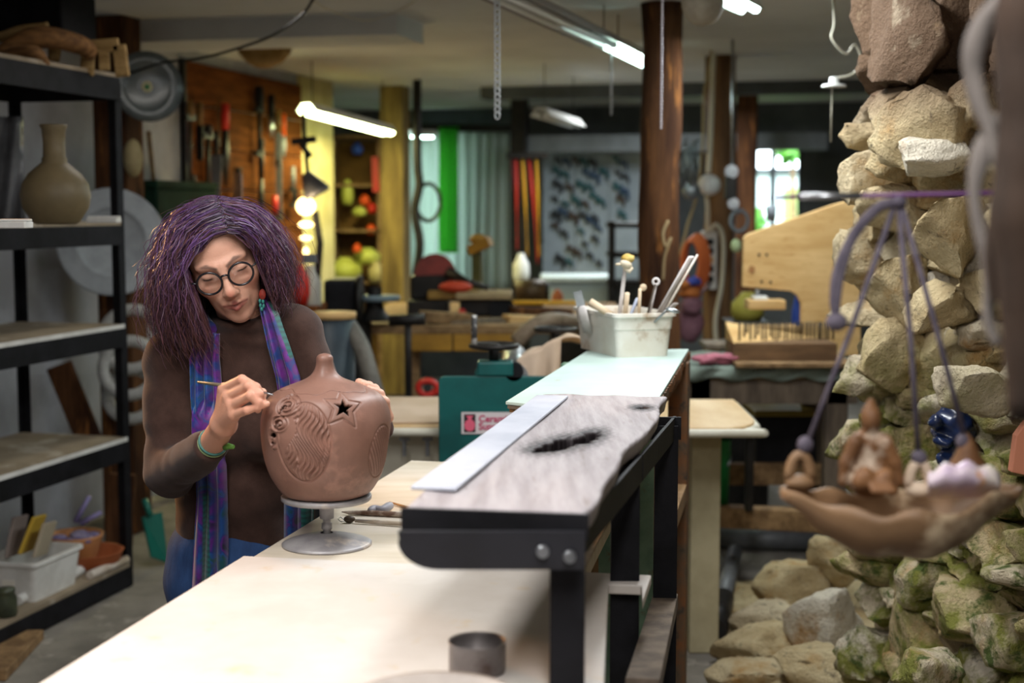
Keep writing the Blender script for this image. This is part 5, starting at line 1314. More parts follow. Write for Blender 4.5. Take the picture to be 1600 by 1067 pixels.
gc = at(208, 247, 6.35); MB().ell(gc, (.042, .04, .085), None, 16, 12).build('dried_gourd', mat('gourd_skin', '#a99a72', '#8d7d58', 10, .7), label='pale dried gourd hung on the wooden post under the plate', cat='gourd')
MB().tube([onv(232, 205, -3.56), onv(241, 294, -3.56)], .012, 8).build('wall_stick', M_timber, label='thin wooden stick leaning on the white wall beside the post', cat='stick')
M_hose = mat('white_hose', '#b9b9b6', '#a5a5a2', 30, .5)
for (px, py, r, Y, lab) in ((206, 530, 46, 6.2, 'white hose coil, largest of the three on the wooden post'), (203, 575, 42, 6.15, 'white hose coil, middle of the three on the wooden post'), (206, 616, 38, 6.2, 'white hose coil, lowest of the three on the wooden post')):
    c = at(px, py, Y); k_ = Y/2222
    MB().tube([c + Vector((r*k_*math.cos(i*.2244), .03*math.sin(i*.2244), r*k_*math.sin(i*.2244))) for i in range(28)], 9.5*k_, 10, closed=True).build('hose_coil', M_hose, label=lab, cat='hose')
# green tool chest against the wall
cb = onv(264, 322, -3.45); q = thing('tool_chest', 'dark green tool chest on a stand against the white wall', 'tool chest', (cb.x, cb.y, 0), RZ)
L0, L1 = onv(216, 322, -3.4), onv(312, 322, -3.4); u0_, u1_ = uv(L0)[0], uv(L1)[0]
M_dgreen = mat('dark_green_metal', '#1d3a2c', '#152a20', 6, .8, spec=.08)
zt_, zb_ = onv(264, 296, -3.4).z, onv(264, 352, -3.4).z
MB().box(room((u0_+u1_)/2, -3.42, (zt_+zb_)/2), (.24, u1_-u0_, zt_-zb_), RZ).build('chest_body', M_dgreen, q, bevel=.01)
MB().box(room((u0_+u1_)/2, -3.42, zt_ + .02), (.25, u1_-u0_ + .02, .04), RZ).build('lid', M_dgreen, q, bevel=.01)
MB().box(room((u0_+u1_)/2 - .1, -3.295, (zt_+zb_)/2 - .02), (.02, .05, .02), RZ).build('latch', M_red, q)
MB().box(room((u0_+u1_)/2, -3.42, zb_ - .025), (.30, u1_-u0_ + .1, .04), RZ).build('stand_top', M_timber, q)
for du in (u0_, u1_): MB().box(room(du, -3.42, (zb_ - .045)/2), (.05, .05, zb_ - .045), RZ).build('stand_leg', M_timber, q)

# ---- brown tool board on the left wall
tbd = thing('tool_board', 'brown wooden tool board fixed on the left wall', 'board', onv(375, 470, -3.59))
q0, q1 = uv(onv(284, 100, -3.59))[0], uv(onv(467, 130, -3.59))[0]; zt_ = onv(284, 94, -3.59).z
nb_ = 6
for i in range(nb_):
    z1_ = zt_ - i*.23; MB().box(room((q0+q1)/2, -3.585, z1_ - .113), (.024, q1-q0, .224), RZ).build('plank', M_brownwood, tbd, bevel=.003)
MB().box(room(q0 - .01, -3.58, zt_ - .69), (.03, .02, 1.4), RZ).build('edge_strip', M_dark, tbd)
VT = -3.53
def hang(name, label, px, py0, py1, head, hm, sm, w=.02, cat='tool', blade=None, dx=0):
    a, b_ = onv(px, py0, VT), onv(px + dx, py1, VT); t_ = thing(name, label, cat, b_, 0, 'tools on the brown board')
    k_ = (py1 - py0); m_ = a + (b_ - a)*head
    MB().tube([a, a + (m_-a)*.5, m_], [w*.85, w, w*.8], 9).build('handle', hm, t_)
    if blade == 'saw': q_ = MB(); q_.bar(m_, b_, .006, w*4.2, V3, .006, w*1.6); q_.build('blade', sm, t_)
    elif blade == 'square': q_ = MB(); q_.bar(m_, b_, .006, w*2.0, V3); q_.build('blade', sm, t_)
    elif blade == 'clamp':
        q_ = MB(); q_.tube([m_, b_], w*.45, 8); q_.bar(m_ - U3*.05, m_ + U3*.05, .02, .03); q_.bar(b_ - U3*.045, b_ + U3*.045, .02, .035); q_.bar(b_ + U3*.045, b_ + U3*.045 + Vector((0, 0, .09)), .02, .02); q_.build('jaw', sm, t_)
    elif blade == 'plier':
        q_ = MB(); q_.tube([m_, (m_+b_)/2 + U3*.012, b_], [w*.7, w*.8, w*.25], 8); q_.tube([m_, (m_+b_)/2 - U3*.012, b_], [w*.7, w*.8, w*.25], 8); q_.build('jaw', sm, t_)
    else: q_ = MB(); q_.tube([m_, b_], [w*.4, w*.3], 8); q_.build('shaft', sm, t_)
    return t_
M_olive = mat('worn_handle', '#8f6a34', '#5d4320', 12, .6)
for a in (
    ('pry_bar', 'dark pry bar with wooden grip, first tool on the board', 297, 158, 300, .18, M_olive, M_dark, .022, 'tool', 'clamp'),
    ('chisel', 'wood-handled chisel second on the brown board', 312, 160, 250, .40, M_olive, M_dark, .020, 'tool', 'square'),
    ('bar_clamp', 'long black bar clamp hanging on the brown board', 325, 195, 310, .15, M_dark, M_dark, .026, 'clamp', 'clamp'),
    ('hand_saw', 'small saw with dark blade left of the red-handled shears', 338, 205, 330, .3, M_dark, M_grey, .018, 'saw', 'saw'),
    ('red_shears', 'bright red-handled shears on the brown board', 352, 162, 290, .32, M_red, M_dark, .026, 'shears', 'plier'),
    ('steel_square', 'pale steel blade hanging low on the brown board', 372, 262, 322, .12, M_dark, M_steel, .024, 'tool', 'square'),
    ('dark_mallet', 'dark long-handled mallet in the middle of the board', 405, 135, 240, .35, M_black, M_black, .030, 'mallet', 'clamp'),
    ('bolt_cutter', 'long dark bolt cutter below the mallet', 408, 230, 350, .4, M_dark, M_dark, .020, 'tool', 'plier'),
    ('black_pliers', 'black-handled pliers right of the mallet', 424, 148, 215, .55, M_black, M_steel, .022, 'pliers', 'plier'),
    ('tan_rasp', 'tan-handled rasp between the pliers and the orange tool', 435, 172, 260, .4, M_olive, M_grey, .020, 'rasp', 'square'),
    ('orange_snips', 'orange-handled snips near the right edge of the board', 443, 178, 248, .5, M_orange, M_grey, .018, 'snips', 'plier'),
    ('level_bar', 'long grey level hanging below the rasp', 436, 248, 345, .1, M_dark, M_grey, .020, 'level', 'square'),
    ('red_clamp', 'reddish clamp low on the board above the hair', 430, 305, 372, .5, M_red, M_dark, .020, 'clamp', 'clamp'),
    ('grey_hammer', 'grey hammer hanging at the board edge', 458, 260, 320, .6, M_grey, M_dark, .016, 'hammer', 'clamp')): hang(*a)

# ---- yellow-green tube lamp in its fixture, and the alcove behind
def tube_fixture(name, label, p0, p1, lit, tr=.016, w=.13, hang_to=H, wires=True, hs=None):
    c = (p0 + p1)/2; t_ = thing(name, label, 'light fixture', c, 0, 'tube light fixtures')
    q_ = MB(); d = (p1 - p0).normalized(); s_ = d.cross(Vector((0, 0, 1))).normalized()
    prof_ = [(-w/2, -.05), (-w*.22, 0), (w*.22, 0), (w/2, -.05), (w/2 - .004, -.05), (w*.2, -.006), (-w*.2, -.006), (-w/2 + .004, -.05)]
    n_ = len(prof_); vs = [p + s_*x + Vector((0, 0, z + .045)) for p in (p0, p1) for x, z in prof_]
    q_.add(vs, [tuple(range(n_)), tuple(reversed(range(n_, 2*n_)))] + [(i, n_ + i, n_ + (i+1) % n_, (i+1) % n_) for i in range(n_)]); q_.build('reflector', hs or M_white, t_)
    for o_ in (-.028, .028):
        MB().cyl(p0 + s_*o_ + d*.02, p1 + s_*o_ - d*.02, tr, None, 12).build('tube', lit, t_)
    if wires:
        for p in (p0 + d*.1, p1 - d*.1): MB().tube([p + Vector((0, 0, .045)), Vector((p.x, p.y, hang_to))], .003, 5).build('wire', M_dark, t_)
    return t_
M_tubeY = mat('lit_tube_yellow', '#ffffff', rough=.4, emit='#f4ffb0', estr=22)
M_tubeW = mat('lit_tube_cool', '#ffffff', rough=.4, emit='#d8fff4', estr=16)
M_tubeOff = mat('unlit_tube', '#d5d6d2', rough=.3)
ya, yb_ = onv(478, 172, -3.2), onv(606, 206, -3.2)
yl = tube_fixture('tube_light', 'glowing yellow-green tube light hung before the cream alcove', ya, yb_, M_tubeY, tr=.027)
d_ = (yb_ - ya); lo_ = area_light('tube_glow', (ya + yb_)/2 - Vector((0, 0, .05)), (.12, 1.2), 20, (1, .86, .36), (0, 0, -math.atan2(d_.x, d_.y)))
fx0, fx1 = at(775, -22, 4.75), at(952, 78, 6.25)
tube_fixture('tube_light', 'unlit pale tube fixture slanting across the ceiling', Vector((fx0.x, fx0.y, 2.2)), Vector((fx1.x, fx1.y, 2.2)), M_tubeOff, w=.16, hs=mat('pinkish_reflector', '#8d8482', rough=.4))
p0, p1 = at(958, 72, 6.35), at(1030, 98, 7.4); tube_fixture('tube_light', 'lit white tube light just left of the round brown post', p0, Vector((p1.x, p1.y, p0.z)), M_tubeW)
p0, p1 = at(1095, -22, 5.0), at(1172, 8, 5.6); tube_fixture('tube_light', 'lit white tube light at the top edge above the paper globe', p0, Vector((p1.x, p1.y, p0.z)), M_tubeW)
p0, p1 = at(845, 180, 8.5), at(900, 196, 9.6); tube_fixture('tube_light', 'unlit tube fixture far back under the dark soffit', p0, Vector((p1.x, p1.y, p0.z)), M_tubeOff)
p0, p1 = at(640, 212, 11.2), at(680, 209, 11.25); tube_fixture('tube_light', 'short glowing tube at the top of the plastic curtain', p0, Vector((p1.x, p1.y, p0.z)), M_tubeW, wires=False)
# alcove shelves with coloured things
alc = thing('alcove_shelf', 'dim wooden shelf standing in the cream alcove', 'shelf', at(560, 470, 10.6))
for px in (522, 598): q = MB(); c = at(px, 400, 10.6); q.box((c.x, 10.6, 1.0), (.05, .3, 2.0)); q.build('side_panel', M_timber, alc)
for py in (215, 290, 360, 440): c = at(560, py, 10.6); q = MB(); q.box((c.x, 10.6, c.z), (.36, .3, .02)); q.build('shelf_board', M_timber, alc)
q = MB(); c = at(560, 400, 10.76); q.box((c.x, 10.77, 1.0), (.4, .015, 2.0)); q.build('back_panel', mat('umber_panel', '#7a5a2c', '#5d421d', 5, .8), alc)
def blob(name, label, px, py, Y, r, m, cat, sx=1, sz=1, group='things on the alcove shelf'):
    c = at(px, py, Y); k_ = r*Y/2222; return MB().lathe([(0, -k_*sz), (k_*.7*sx, -k_*sz), (k_*sx, -k_*.4*sz), (k_*.95*sx, k_*.3*sz), (k_*.5*sx, k_*.75*sz), (k_*.35*sx, k_*sz), (0, k_*sz)], c, 18).build(name, m, label=label, cat=cat, group=group)
M_lime = mat('lime_plastic', '#b9bf5a', rough=.5)
blob('blue_box', 'small blue tin high on the alcove shelf', 558, 232, 10.5, 9, M_blue, 'tin')
blob('yellow_canister', 'pale yellow canister in the middle of the alcove shelf', 543, 300, 10.5, 14, M_lime, 'canister', .7, 1.4)
blob('orange_ball', 'orange ball beside the yellow canister', 570, 312, 10.5, 8, M_orange, 'ball'); blob('red_cup', 'red cup at the right of the alcove shelf', 581, 325, 10.5, 8, M_red, 'cup')
blob('orange_cup', 'second orange cup low on the alcove shelf', 580, 358, 10.5, 8, M_orange, 'cup'); blob('yellow_bowl', 'yellowish bowl beside the orange cup', 562, 330, 10.5, 9, M_lime, 'bowl', 1.3, .8)
blob('lime_sack', 'large pale lime sack on the lowest alcove board', 540, 420, 10.4, 20, M_lime, 'sack', 1.3, .9); blob('lime_bundle', 'second lime bundle beside the large sack', 574, 400, 10.45, 16, M_lime, 'bundle', 1.3, .8)
blob('orange_tool', 'small orange thing between the lime sacks', 558, 388, 10.3, 7, M_orange, 'cup')
blob('beige_jug', 'beige jug right of the lime sacks', 588, 425, 10.4, 14, mat('beige_plastic', '#b5a878', rough=.5), 'jug', .9, 1.2)
q = MB(); q.bar(at(586, 245, 10.45), at(588, 300, 10.45), .05, .03, (0, 1, 0)); q.build('red_strap', M_red, label='red strap hanging at the alcove shelf side', cat='strap')
# swing-arm lamp with bright head
M_lit = mat('lit_lamp_glass', '#fff2d0', rough=.3, emit='#ffd890', estr=6)
lp = thing('swing_arm_lamp', 'black swing-arm lamp with bright glowing shades beside the tool board', 'lamp', at(482, 430, 7.9))
MB().tube([at(474, 172, 8.0), at(476, 215, 8.0), at(480, 262, 7.95), at(484, 300, 7.9)], .012, 8).build('arm', M_black, lp)
q = MB(); q.bar(at(456, 222, 7.95), at(494, 217, 7.95), .03, .035); q.bar(at(470, 225, 7.95), at(486, 245, 7.95), .03, .03); q.build('joint', M_black, lp)
R_ = Matrix.Rotation(-.5, 3, 'Y'); MB().lathe([(.012, .09), (.03, .085), (.075, -.02), (.078, -.05), (.072, -.05), (.03, .07)], at(490, 292, 7.9), 20, R_).build('shade', mat('grey_shade', '#54545c', rough=.4), lp)
for py, rx, rz_ in ((322, .055, .05), (351, .042, .018), (372, .034, .013), (393, .016, .022)): MB().ell(at(478, py, 7.9), (rx, rx, rz_)).build('glowing_glass', M_lit, lp)
MB().tube([at(492, 330, 7.92), at(500, 380, 7.92), at(496, 430, 7.95), (at(496, 430, 7.95).x, 7.95, 0)], .02, 8).build('stem', M_black, lp)
lb = bpy.data.lights.new('lamp_bulb', 'POINT'); lb.energy = 5; lb.color = (1, .75, .4); lb.shadow_soft_size = .05
o = bpy.data.objects.new('lamp_bulb', lb); COL.objects.link(o); o.location = at(478, 335, 7.75)
boxpx('low_cabinet', 'low brown cabinet behind the woman carrying the red bottle', 'cabinet', 430, 500, 480, 900, 6.2, .35, M_brownwood)
# bottles by her shoulder
rb = blob('red_bottle', 'red plastic bottle behind the woman near her shoulder', 470, 445, 6.3, 26, M_red, 'bottle', .55, 1.2, None)
cb2 = thing('spray_bottle', 'clear spray bottle next to the red bottle', 'bottle', at(486, 480, 6.35)); kq = 6.35/2222
MB().lathe([(0, 0), (16*kq, 0), (17*kq, 6*kq), (17*kq, 40*kq), (8*kq, 56*kq), (7*kq, 66*kq), (0, 66*kq)], at(486, 480, 6.35), 20).build('bottle_body', mat('cloudy_plastic', '#b9b4ac', rough=.25, alpha=.75), cb2)
MB().box(at(484, 404, 6.35), (.06, .03, .04)).build('nozzle', M_grey, cb2)

# ================================================================ machines and clutter in the middle distance
db = thing('dust_bin', 'dark blue-grey dust bin with plywood lid behind the woman', 'bin', onz(520, 770, 0)); bY = 5.9; k_ = bY/2222
c = at(520, 590, bY); 
MB().lathe([(0, 0), (32*k_, 0), (36*k_, at(520, 498, bY).z), (34*k_, at(520, 498, bY).z), (30*k_, .02), (0, .02)], (c.x, bY, 0), 28).build('drum', mat('slate_plastic', '#3a4650', '#2f3942', 6, .45), db)
MB().lathe([(0, 0), (38*k_, 0), (38*k_, .025), (0, .025)], (c.x, bY, at(520, 497, bY).z), 28).build('lid', M_ply, db)
MB().tube(bez([at(545, 508, 5.9), at(566, 545, 5.85), (at(580, 590, 5.8)), at(596, 650, 5.8), at(600, 720, 5.9)], 24), .036, 12).build('dust_hose', M_mast, label='grey dust hose curving down from the dust bin', cat='hose')
# disc sander on its stand
ds = thing('disc_sander', 'black disc sander with grey round table on dark pedestal', 'sander', onz(560, 740, 0)); sY = 6.9
q = MB(); c = at(536, 470, sY); q.box((c.x, sY, c.z), (.15, .3, .22)); q.build('motor_housing', M_black, ds, bevel=.02)
MB().cyl(at(560, 468, sY - .06), at(566, 468, sY - .06), .12, None, 28).build('disc', M_dark, ds)
c = at(592, 464, sY); MB().lathe([(0, -.02), (.10, -.018), (.105, 0), (.10, .008), (0, .008)], c, 28).build('work_table', mat('blue_grey_cast', '#7d8f99', '#66777f', 7, .4), ds)
MB().lathe([(.10, 0), (.05, .04), (.035, .1), (.035, .16)], at(586, 500, sY), 18).build('bracket', M_dark, ds)
MB().lathe([(.16, 0), (.14, .03), (.07, .06), (.06, at(560, 500, sY).z)], (at(562, 600, sY).x, sY, 0), 20).build('pedestal', M_dark, ds)
# roller stand
rs_t = thing('roller_stand', 'dark T-shaped roller stand on thin pole', 'stand', onz(637, 760, 0)); tY = 6.2
MB().cyl(at(608, 501, tY), at(664, 499, tY), .026, None, 16).build('roller', M_dark, rs_t)
MB().tube([at(637, 508, tY), at(638, 560, tY), (at(638, 600, tY).x, tY, .04)], .016, 10).build('pole', M_dark, rs_t)
q = MB(); x_ = at(638, 600, tY).x
for i in range(3): q.bar((x_, tY, .05), (x_ + .25*math.cos(i*2.1), tY + .25*math.sin(i*2.1), .012), .03, .02)
q.build('foot', M_dark, rs_t)
# yellow beams on trestles, planks
M_ybeam = mat('yellow_painted_timber', '#b5852c', '#8f661e', 4, .6, stretch=(1, 1, 1))
bn = thing('machine_bench', 'long timber bench with yellow front rails behind the slab roller', 'bench', onz(720, 720, 0))
for px0, px1 in ((640, 706), (708, 800)): boxpx('front_rail', '', '', px0, px1, 522, 549, 6.9, .05, M_ybeam, par=bn)
boxpx('bench_top', '', '', 560, 1000, 508, 522, 6.9, 1.7, M_timber, par=bn)
for px in (648, 800, 985): boxpx('leg', '', '', px - 9, px + 9, 523, 790, 7.0, .08, M_timber, par=bn)
boxpx('low_shelf', '', '', 560, 980, 640, 650, 7.0, .6, M_greywood, par=bn)
for i, (a, b_, Y, r, lab) in enumerate((((660, 486), (735, 490), 7.0, 10, 'long tan timber lying at the front of the machine bench'), ((700, 500), (800, 496), 7.05, 9, 'brown timber lying across the machine bench'), ((800, 478), (890, 482), 7.3, 9, 'dark red-brown timber under the cylinder motor'), ((790, 490), (880, 494), 7.1, 8, 'pale timber before the cylinder motor'))):
    q = MB(); q.bar(at(a[0], a[1] + 8, Y), at(b_[0], b_[1] + 8, Y + .1), .12, r*1.6*Y/2222); q.build('stacked_timber', (M_timber, M_greywood, M_post, M_ply)[i], label=lab, cat='timber', bevel=.005)
MB().tube(bez([at(806, 535, 6.2), at(830, 512, 6.2), at(862, 500, 6.25), at(905, 506, 6.6), at(915, 512, 6.98)], 20), .035, 12).build('shop_hose', mat('tan_hose', '#8d7a68', '#75644f', 25, .6), label='thick tan hose arching behind the handwheel', cat='hose')
# mitre saw (red), jointer, cylinder motor
ms = thing('mitre_saw', 'red and black mitre saw on the machine bench', 'saw', at(690, 470, 7.6))
MB().cyl(at(680, 428, 7.62), at(680, 428, 7.72), .11, None, 28).build('blade_guard', mat('brick_red_paint', '#8c2f24', '#70241b', 8, .45), ms)
boxpx('motor', '', '', 640, 700, 430, 470, 7.6, .2, M_dark, .02, par=ms)
MB().tube([at(700, 425, 7.6), at(730, 440, 7.55), at(762, 450, 7.5)], [.03, .016, .014], 10).build('saw_arm', M_dark, ms)
boxpx('turntable', '', '', 668, 748, 455, 468, 7.5, .3, mat('ochre_board', '#a5813f', '#87672d', 5, .6), par=ms)
MB().ell(at(712, 448, 7.5), (.09, .05, .03)).build('clamp_knob', mat('coral_plastic', '#cf4a30', rough=.5), ms)
boxpx('saw_base', '', '', 636, 700, 470, 494, 7.5, .3, M_dark, .01, par=ms)
oc = thing('olive_clamp', 'tall olive bar clamp standing upright before the curtain', 'clamp', at(745, 508, 7.7))
q = MB(); q.bar(at(746, 491, 7.7), at(746, 385, 7.7), .05, .05); q.build('bar', mat('olive_paint', '#5f5a2c', '#47431f', 6, .55), oc)
q = MB(); q.bar(at(735, 392, 7.7), at(766, 376, 7.65), .06, .05); q.ell(at(748, 374, 7.7), (.05, .05, .03)); q.build('jaw', M_ybeam, oc)
jn = thing('jointer', 'dark jointer with tan top plate on the machine bench', 'machine', at(755, 508, 7.4))
boxpx('top_plate', '', '', 712, 800, 458, 468, 7.4, .35, mat('tan_cast', '#b39a74', '#95805e', 6, .5), par=jn); boxpx('housing', '', '', 718, 770, 468, 494, 7.45, .28, M_dark, .01, par=jn); MB().cyl(at(785, 485, 7.42), at(785, 485, 7.6), .07, None, 22).build('motor', M_black, jn)
MB().cyl(at(722, 488, 7.43), at(722, 488, 7.40), .02, None, 14).build('stop_button', M_red, jn)
cm = thing('cylinder_motor', 'brown cylindrical motor lying at the back of the bench', 'motor', at(825, 478, 8.0)); MB().cyl(at(805, 458, 8.17), at(852, 456, 8.17), .075, None, 24).build('casing', mat('brown_casing', '#5f4a30', '#43341f', 9, .5, metal=.3), cm); MB().cyl(at(852, 456, 8.17), at(858, 456, 8.17), .06, .05, 20).build('end_cap', M_dark, cm); boxpx('foot', '', '', 810, 848, 472, 480, 8.17, .1, M_dark, par=cm)
boxpx('yellow_level', 'yellow spirit level lying behind the timbers', 'level', 800, 900, 470, 476, 7.9, .04, M_yellow)
blob('terracotta_pot', 'small terracotta pot on the bench under the pegboard', 871, 464, 8.4, 12, M_terra, 'pot', .75, 1, None)
blob('white_jug', 'white plastic jug at the foot of the hanging straps', 814, 420, 9.8, 22, M_white, 'jug', .6, 1.1, None)
wt = thing('white_tank', 'pale translucent storage tank below the white pegboard', 'tank', at(905, 480, 9.5)); boxpx('tank_body', '', '', 852, 952, 440, 500, 9.5, .4, mat('milky_plastic', '#b9c9cc', rough=.4), .03, par=wt); boxpx('tank_stand', '', '', 860, 945, 500, 690, 9.5, .35, M_dark, par=wt); boxpx('tank_rim', '', '', 846, 958, 432, 441, 9.45, .5, mat('milky_rim', '#c9d6d8', rough=.4), .01, par=wt)
rt_ = thing('red_reel', 'bright red cord reel on the floor beyond the slab roller', 'reel', at(668, 616, 6.0)); MB().tube([at(668, 606, 6.0) + Vector((.04*math.cos(i*.4), .0, .03*math.sin(i*.4))) for i in range(16)], .014, 8, closed=True).build('rim', M_red, rt_); MB().cyl(at(668, 606, 5.99), at(668, 606, 6.04), .018, None, 12).build('hub', M_dark, rt_); boxpx('foot', '', '', 655, 690, 611, 616, 5.99, .08, M_red, .002, par=rt_)
# coil of cable hung by the post, hanging straps
cg = at(669, 316, 9.7); MB().tube([cg + Vector((20*9.7/2222*math.cos(i*.2618), .01*i/24, 30*9.7/2222*math.sin(i*.2618))) for i in range(24)] + [cg + Vector((20*9.7/2222*math.cos(i*.2618)*.9, .02, 28*9.7/2222*math.sin(i*.2618))) for i in range(24)], .011, 6).build('cable_coil', M_rubber, label='black cable coil hanging in front of the glowing curtain', cat='cable')
MB().tube(bez([Vector((at(652, 200, 9.7).x, 9.7, H)), at(652, 250, 9.7), at(655, 290, 9.7), at(648, 330, 9.7), at(656, 380, 9.7), at(650, 430, 9.7)], 20), .03, 7).build('cable_bundle', M_dark, label='dark bundle of cables along the yellow-lit post', cat='cable')
for px, py0, py1, m_, lab, dx in ((806, 244, 390, M_red, 'red strap hanging beside the plastic curtain', 2), (816, 244, 400, M_yellow, 'yellow strap between two red straps', 8), (826, 244, 412, M_red, 'long red strap right of the yellow one', 14), (838, 244, 402, M_yellow, 'short yellow strap at the right end of the straps', 4), (800, 244, 330, mat('maroon_cloth', '#5a1f24', rough=.8), 'maroon cloth hanging high beside the curtain', 4), (846, 242, 380, M_black, 'black strap before the white pegboard edge', 2)):
    P_ = bez([at(px, py0, 10.6), at(px + dx*.6, (py0+py1)/2, 10.55), at(px + dx, py1, 10.6)], 12); q = MB(); q.tube(P_, [.02 + .012*math.sin(i*.5) for i in range(len(P_))], 8, flat=.4); q.build('hanging_strap', m_, label=lab, cat='strap', group='straps by the curtain')
boxpx('jug_stand', 'dark stool under the white jug by the straps', 'stool', 802, 828, 445, 700, 9.75, .25, M_dark)
boxpx('strap_rail', 'dark rail the coloured straps hang from', 'rail', 792, 856, 238, 248, 10.54, .1, M_dark)
# white pegboard with rows of small clamps
pg = thing('pegboard', 'white pegboard on the back wall covered with small dark tools', 'pegboard', onu(925, 440, 11.5))
a, b_ = onu(848, 236, 11.55), onu(1003, 440, 11.55)
va, vb2 = uv(a)[1], uv(b_)[1]
for i in range(3): MB().box(room(11.55, va + (vb2-va)*(i+.5)/3, (a.z+b_.z)/2), ((vb2-va)/3 - .006, .015, a.z-b_.z), RZ).build('panel', mat('pegboard_paint', '#aebac2', '#9aa7b0', 4, .6), pg)
rr = random.Random(3); cl0 = None
M_clip = [mat('clip_dark', '#23262b', rough=.5), mat('clip_blue', '#2c4868', rough=.5), mat('clip_brown', '#4b3a2e', rough=.6), mat('clip_teal', '#1e5a5f', rough=.5)]
protos = []
for m_ in M_clip:
    t_ = thing('small_clamp', 'small dark clamp hanging on the white pegboard', 'clamp', (0, -50, 0), RZ, 'small clamps on the pegboard')
    MB().box((0, -50, 0), (.05, .03, .03), RZ).build('jaw', m_, t_, bevel=.004); MB().tube([(.02, -50.01, -.01), (.025, -50.01, -.06)], [.012, .009], 7).build('grip', m_, t_); MB().box((-.02, -50, .012), (.02, .03, .05), RZ).build('frame_arm', m_, t_)
    protos.append(t_)
spots = [(872, 250), (886, 252), (900, 250), (912, 252), (926, 254), (962, 248), (975, 256), (870, 266), (884, 272), (915, 268), (930, 275), (944, 268), (966, 270), (978, 276), (872, 288), (890, 292), (908, 288), (922, 292), (966, 292), (976, 298), (868, 310), (884, 318), (900, 312), (915, 318), (928, 306), (940, 314), (970, 310), (870, 336), (880, 330), (896, 338), (912, 336), (924, 344), (868, 352), (882, 364), (908, 360), (930, 340), (936, 356), (972, 334), (914, 380), (930, 372), (892, 388), (904, 394), (922, 398), (936, 410), (876, 404), (890, 408)]
for i, (px, py) in enumerate(spots):
    p = onu(px, py, 11.5); t_ = protos[i % 4] if i < 4 else copy_tree(protos[rr.randrange(4)])
    t_.location = p; t_.rotation_euler = (0, 0, RZ); t_.scale = (rr.uniform(.7, 1.25),)*3; t_['label'] = '%s small clamp in the %s rows of the white pegboard' % ({'clip_dark': 'blackish', 'clip_blue': 'dark blue', 'clip_brown': 'brown', 'clip_teal': 'dark teal'}[t_.children[0].data.materials[0].name], 'upper' if py < 300 else 'middle' if py < 360 else 'lower')
# dark steel rack by the post
dr = thing('dark_steel_rack', 'dark steel rack under the pegboard behind the brown post', 'rack', at(978, 480, 9.0))
for px in (955, 1003): boxpx('upright', '', '', px - 4, px + 4, 345, 735, 9.0, .04, M_dark, par=dr)
for py in (348, 395, 440): boxpx('rack_shelf', '', '', 952, 1006, py, py + 8, 9.0, .35, M_dark, par=dr)
# ================================================================ right half: post fittings, bench with nail block
def wire(name, label, pts, r, m, cat='cable', n=40, group=None): return MB().tube(bez([at(*p) for p in pts], n), r, 7).build(name, m, label=label, cat=cat, group=group)
M_cordw = mat('white_cord', '#cfc7b4', rough=.6); M_string = mat('tan_string', '#9a8460', rough=.8); M_lilac = mat('lilac_rope', '#5f5863', '#494350', 40, .8, bump=.001, bscale=200)
MB().bar(at(1098, 362, 7.95), at(1118, 362, 7.95), .01, .01).v
ps = thing('power_strip', 'white power strip with black sockets on the pale round post', 'power strip', at(1108, 450, 8.05))
boxpx('strip_body', '', '', 1096, 1120, 361, 452, 8.05, .04, M_white, .006, par=ps)
for i, py in enumerate((378, 392, 406, 420, 436)): boxpx('socket', '', '', 1102, 1115, py - 5, py + 5, 8.035, .02, M_dark if i != 2 else mat('amber_switch', '#c9a070', rough=.4), .002, par=ps)
wire('mains_cable', 'white cord looping from the power strip down the post', [(1110, 360, 8.02), (1120, 352, 8.0), (1130, 375, 8.0), (1128, 440, 8.0), (1118, 500, 8.0), (1120, 545, 8.0)], .013, M_cordw)
wire('mains_cable', 'cream cord running down the post to the foam ball', [(1116, 60, 8.0), (1113, 140, 8.0), (1110, 220, 8.0), (1107, 270, 8.0)], .015, M_cordw)
wire('mains_cable', 'cream cord between the foam ball and the power strip', [(1104, 300, 7.98), (1106, 330, 7.98), (1106, 362, 8.0)], .012, M_cordw)
wire('mains_cable', 'tan cord hanging from the ceiling beside the pale post', [(1112, 30, 7.9), (1110, 90, 7.9), (1100, 150, 7.9), (1098, 220, 7.9), (1090, 300, 7.9), (1075, 350, 7.85), (1062, 400, 7.8)], .008, M_string)
MB().ell(at(1108, 289, 7.9), (.065, .06, .06), None, 20, 14).build('foam_ball', mat('white_foam', '#d9d6d4', rough=.9), label='white foam ball tied to the pale round post', cat='ball')
wj = MB(); rr = random.Random(9)
for i in range(16):
    a = (1078 + rr.uniform(-10, 16), 215 + rr.uniform(0, 30)); b_ = (1076 + rr.uniform(-12, 18), 270 + rr.uniform(0, 35))
    wj.tube(bez([at(*a, 7.7), at((a[0]+b_[0])/2 + rr.uniform(-14, 14), (a[1]+b_[1])/2, 7.65 + rr.uniform(-.05, .05)), at(*b_, 7.7)], 8), .005, 5)
wj.tube([at(1084, 240, 7.7), at(1110, 236, 8.15)], .008, 5); wj.ell(at(1080, 298, 7.7), (.05, .04, .05)); wj.build('wire_tangle', mat('silver_wire', '#8f9296', '#70747a', 20, .4, metal=.6), label='tangle of silvery wires hung between the two round posts', cat='wire')
oc_ = MB()
for i in range(6):
    c = at(1079 + i*2, 410, 7.75 + .02*i); oc_.tube([c + Vector(((14 + i)*7.75/2222*math.cos(t_*.3307), 0, (34 + i*2)*7.75/2222*math.sin(t_*.3307))) for t_ in range(19)], .011, 6, closed=True)
oc_.tube([at(1085, 378, 7.75), at(1108, 374, 8.15)], .012, 6)
oc_.build('extension_cord', mat('orange_cord', '#c4602c', rough=.5), label='coiled orange extension cord hanging behind the round brown post', cat='cord')
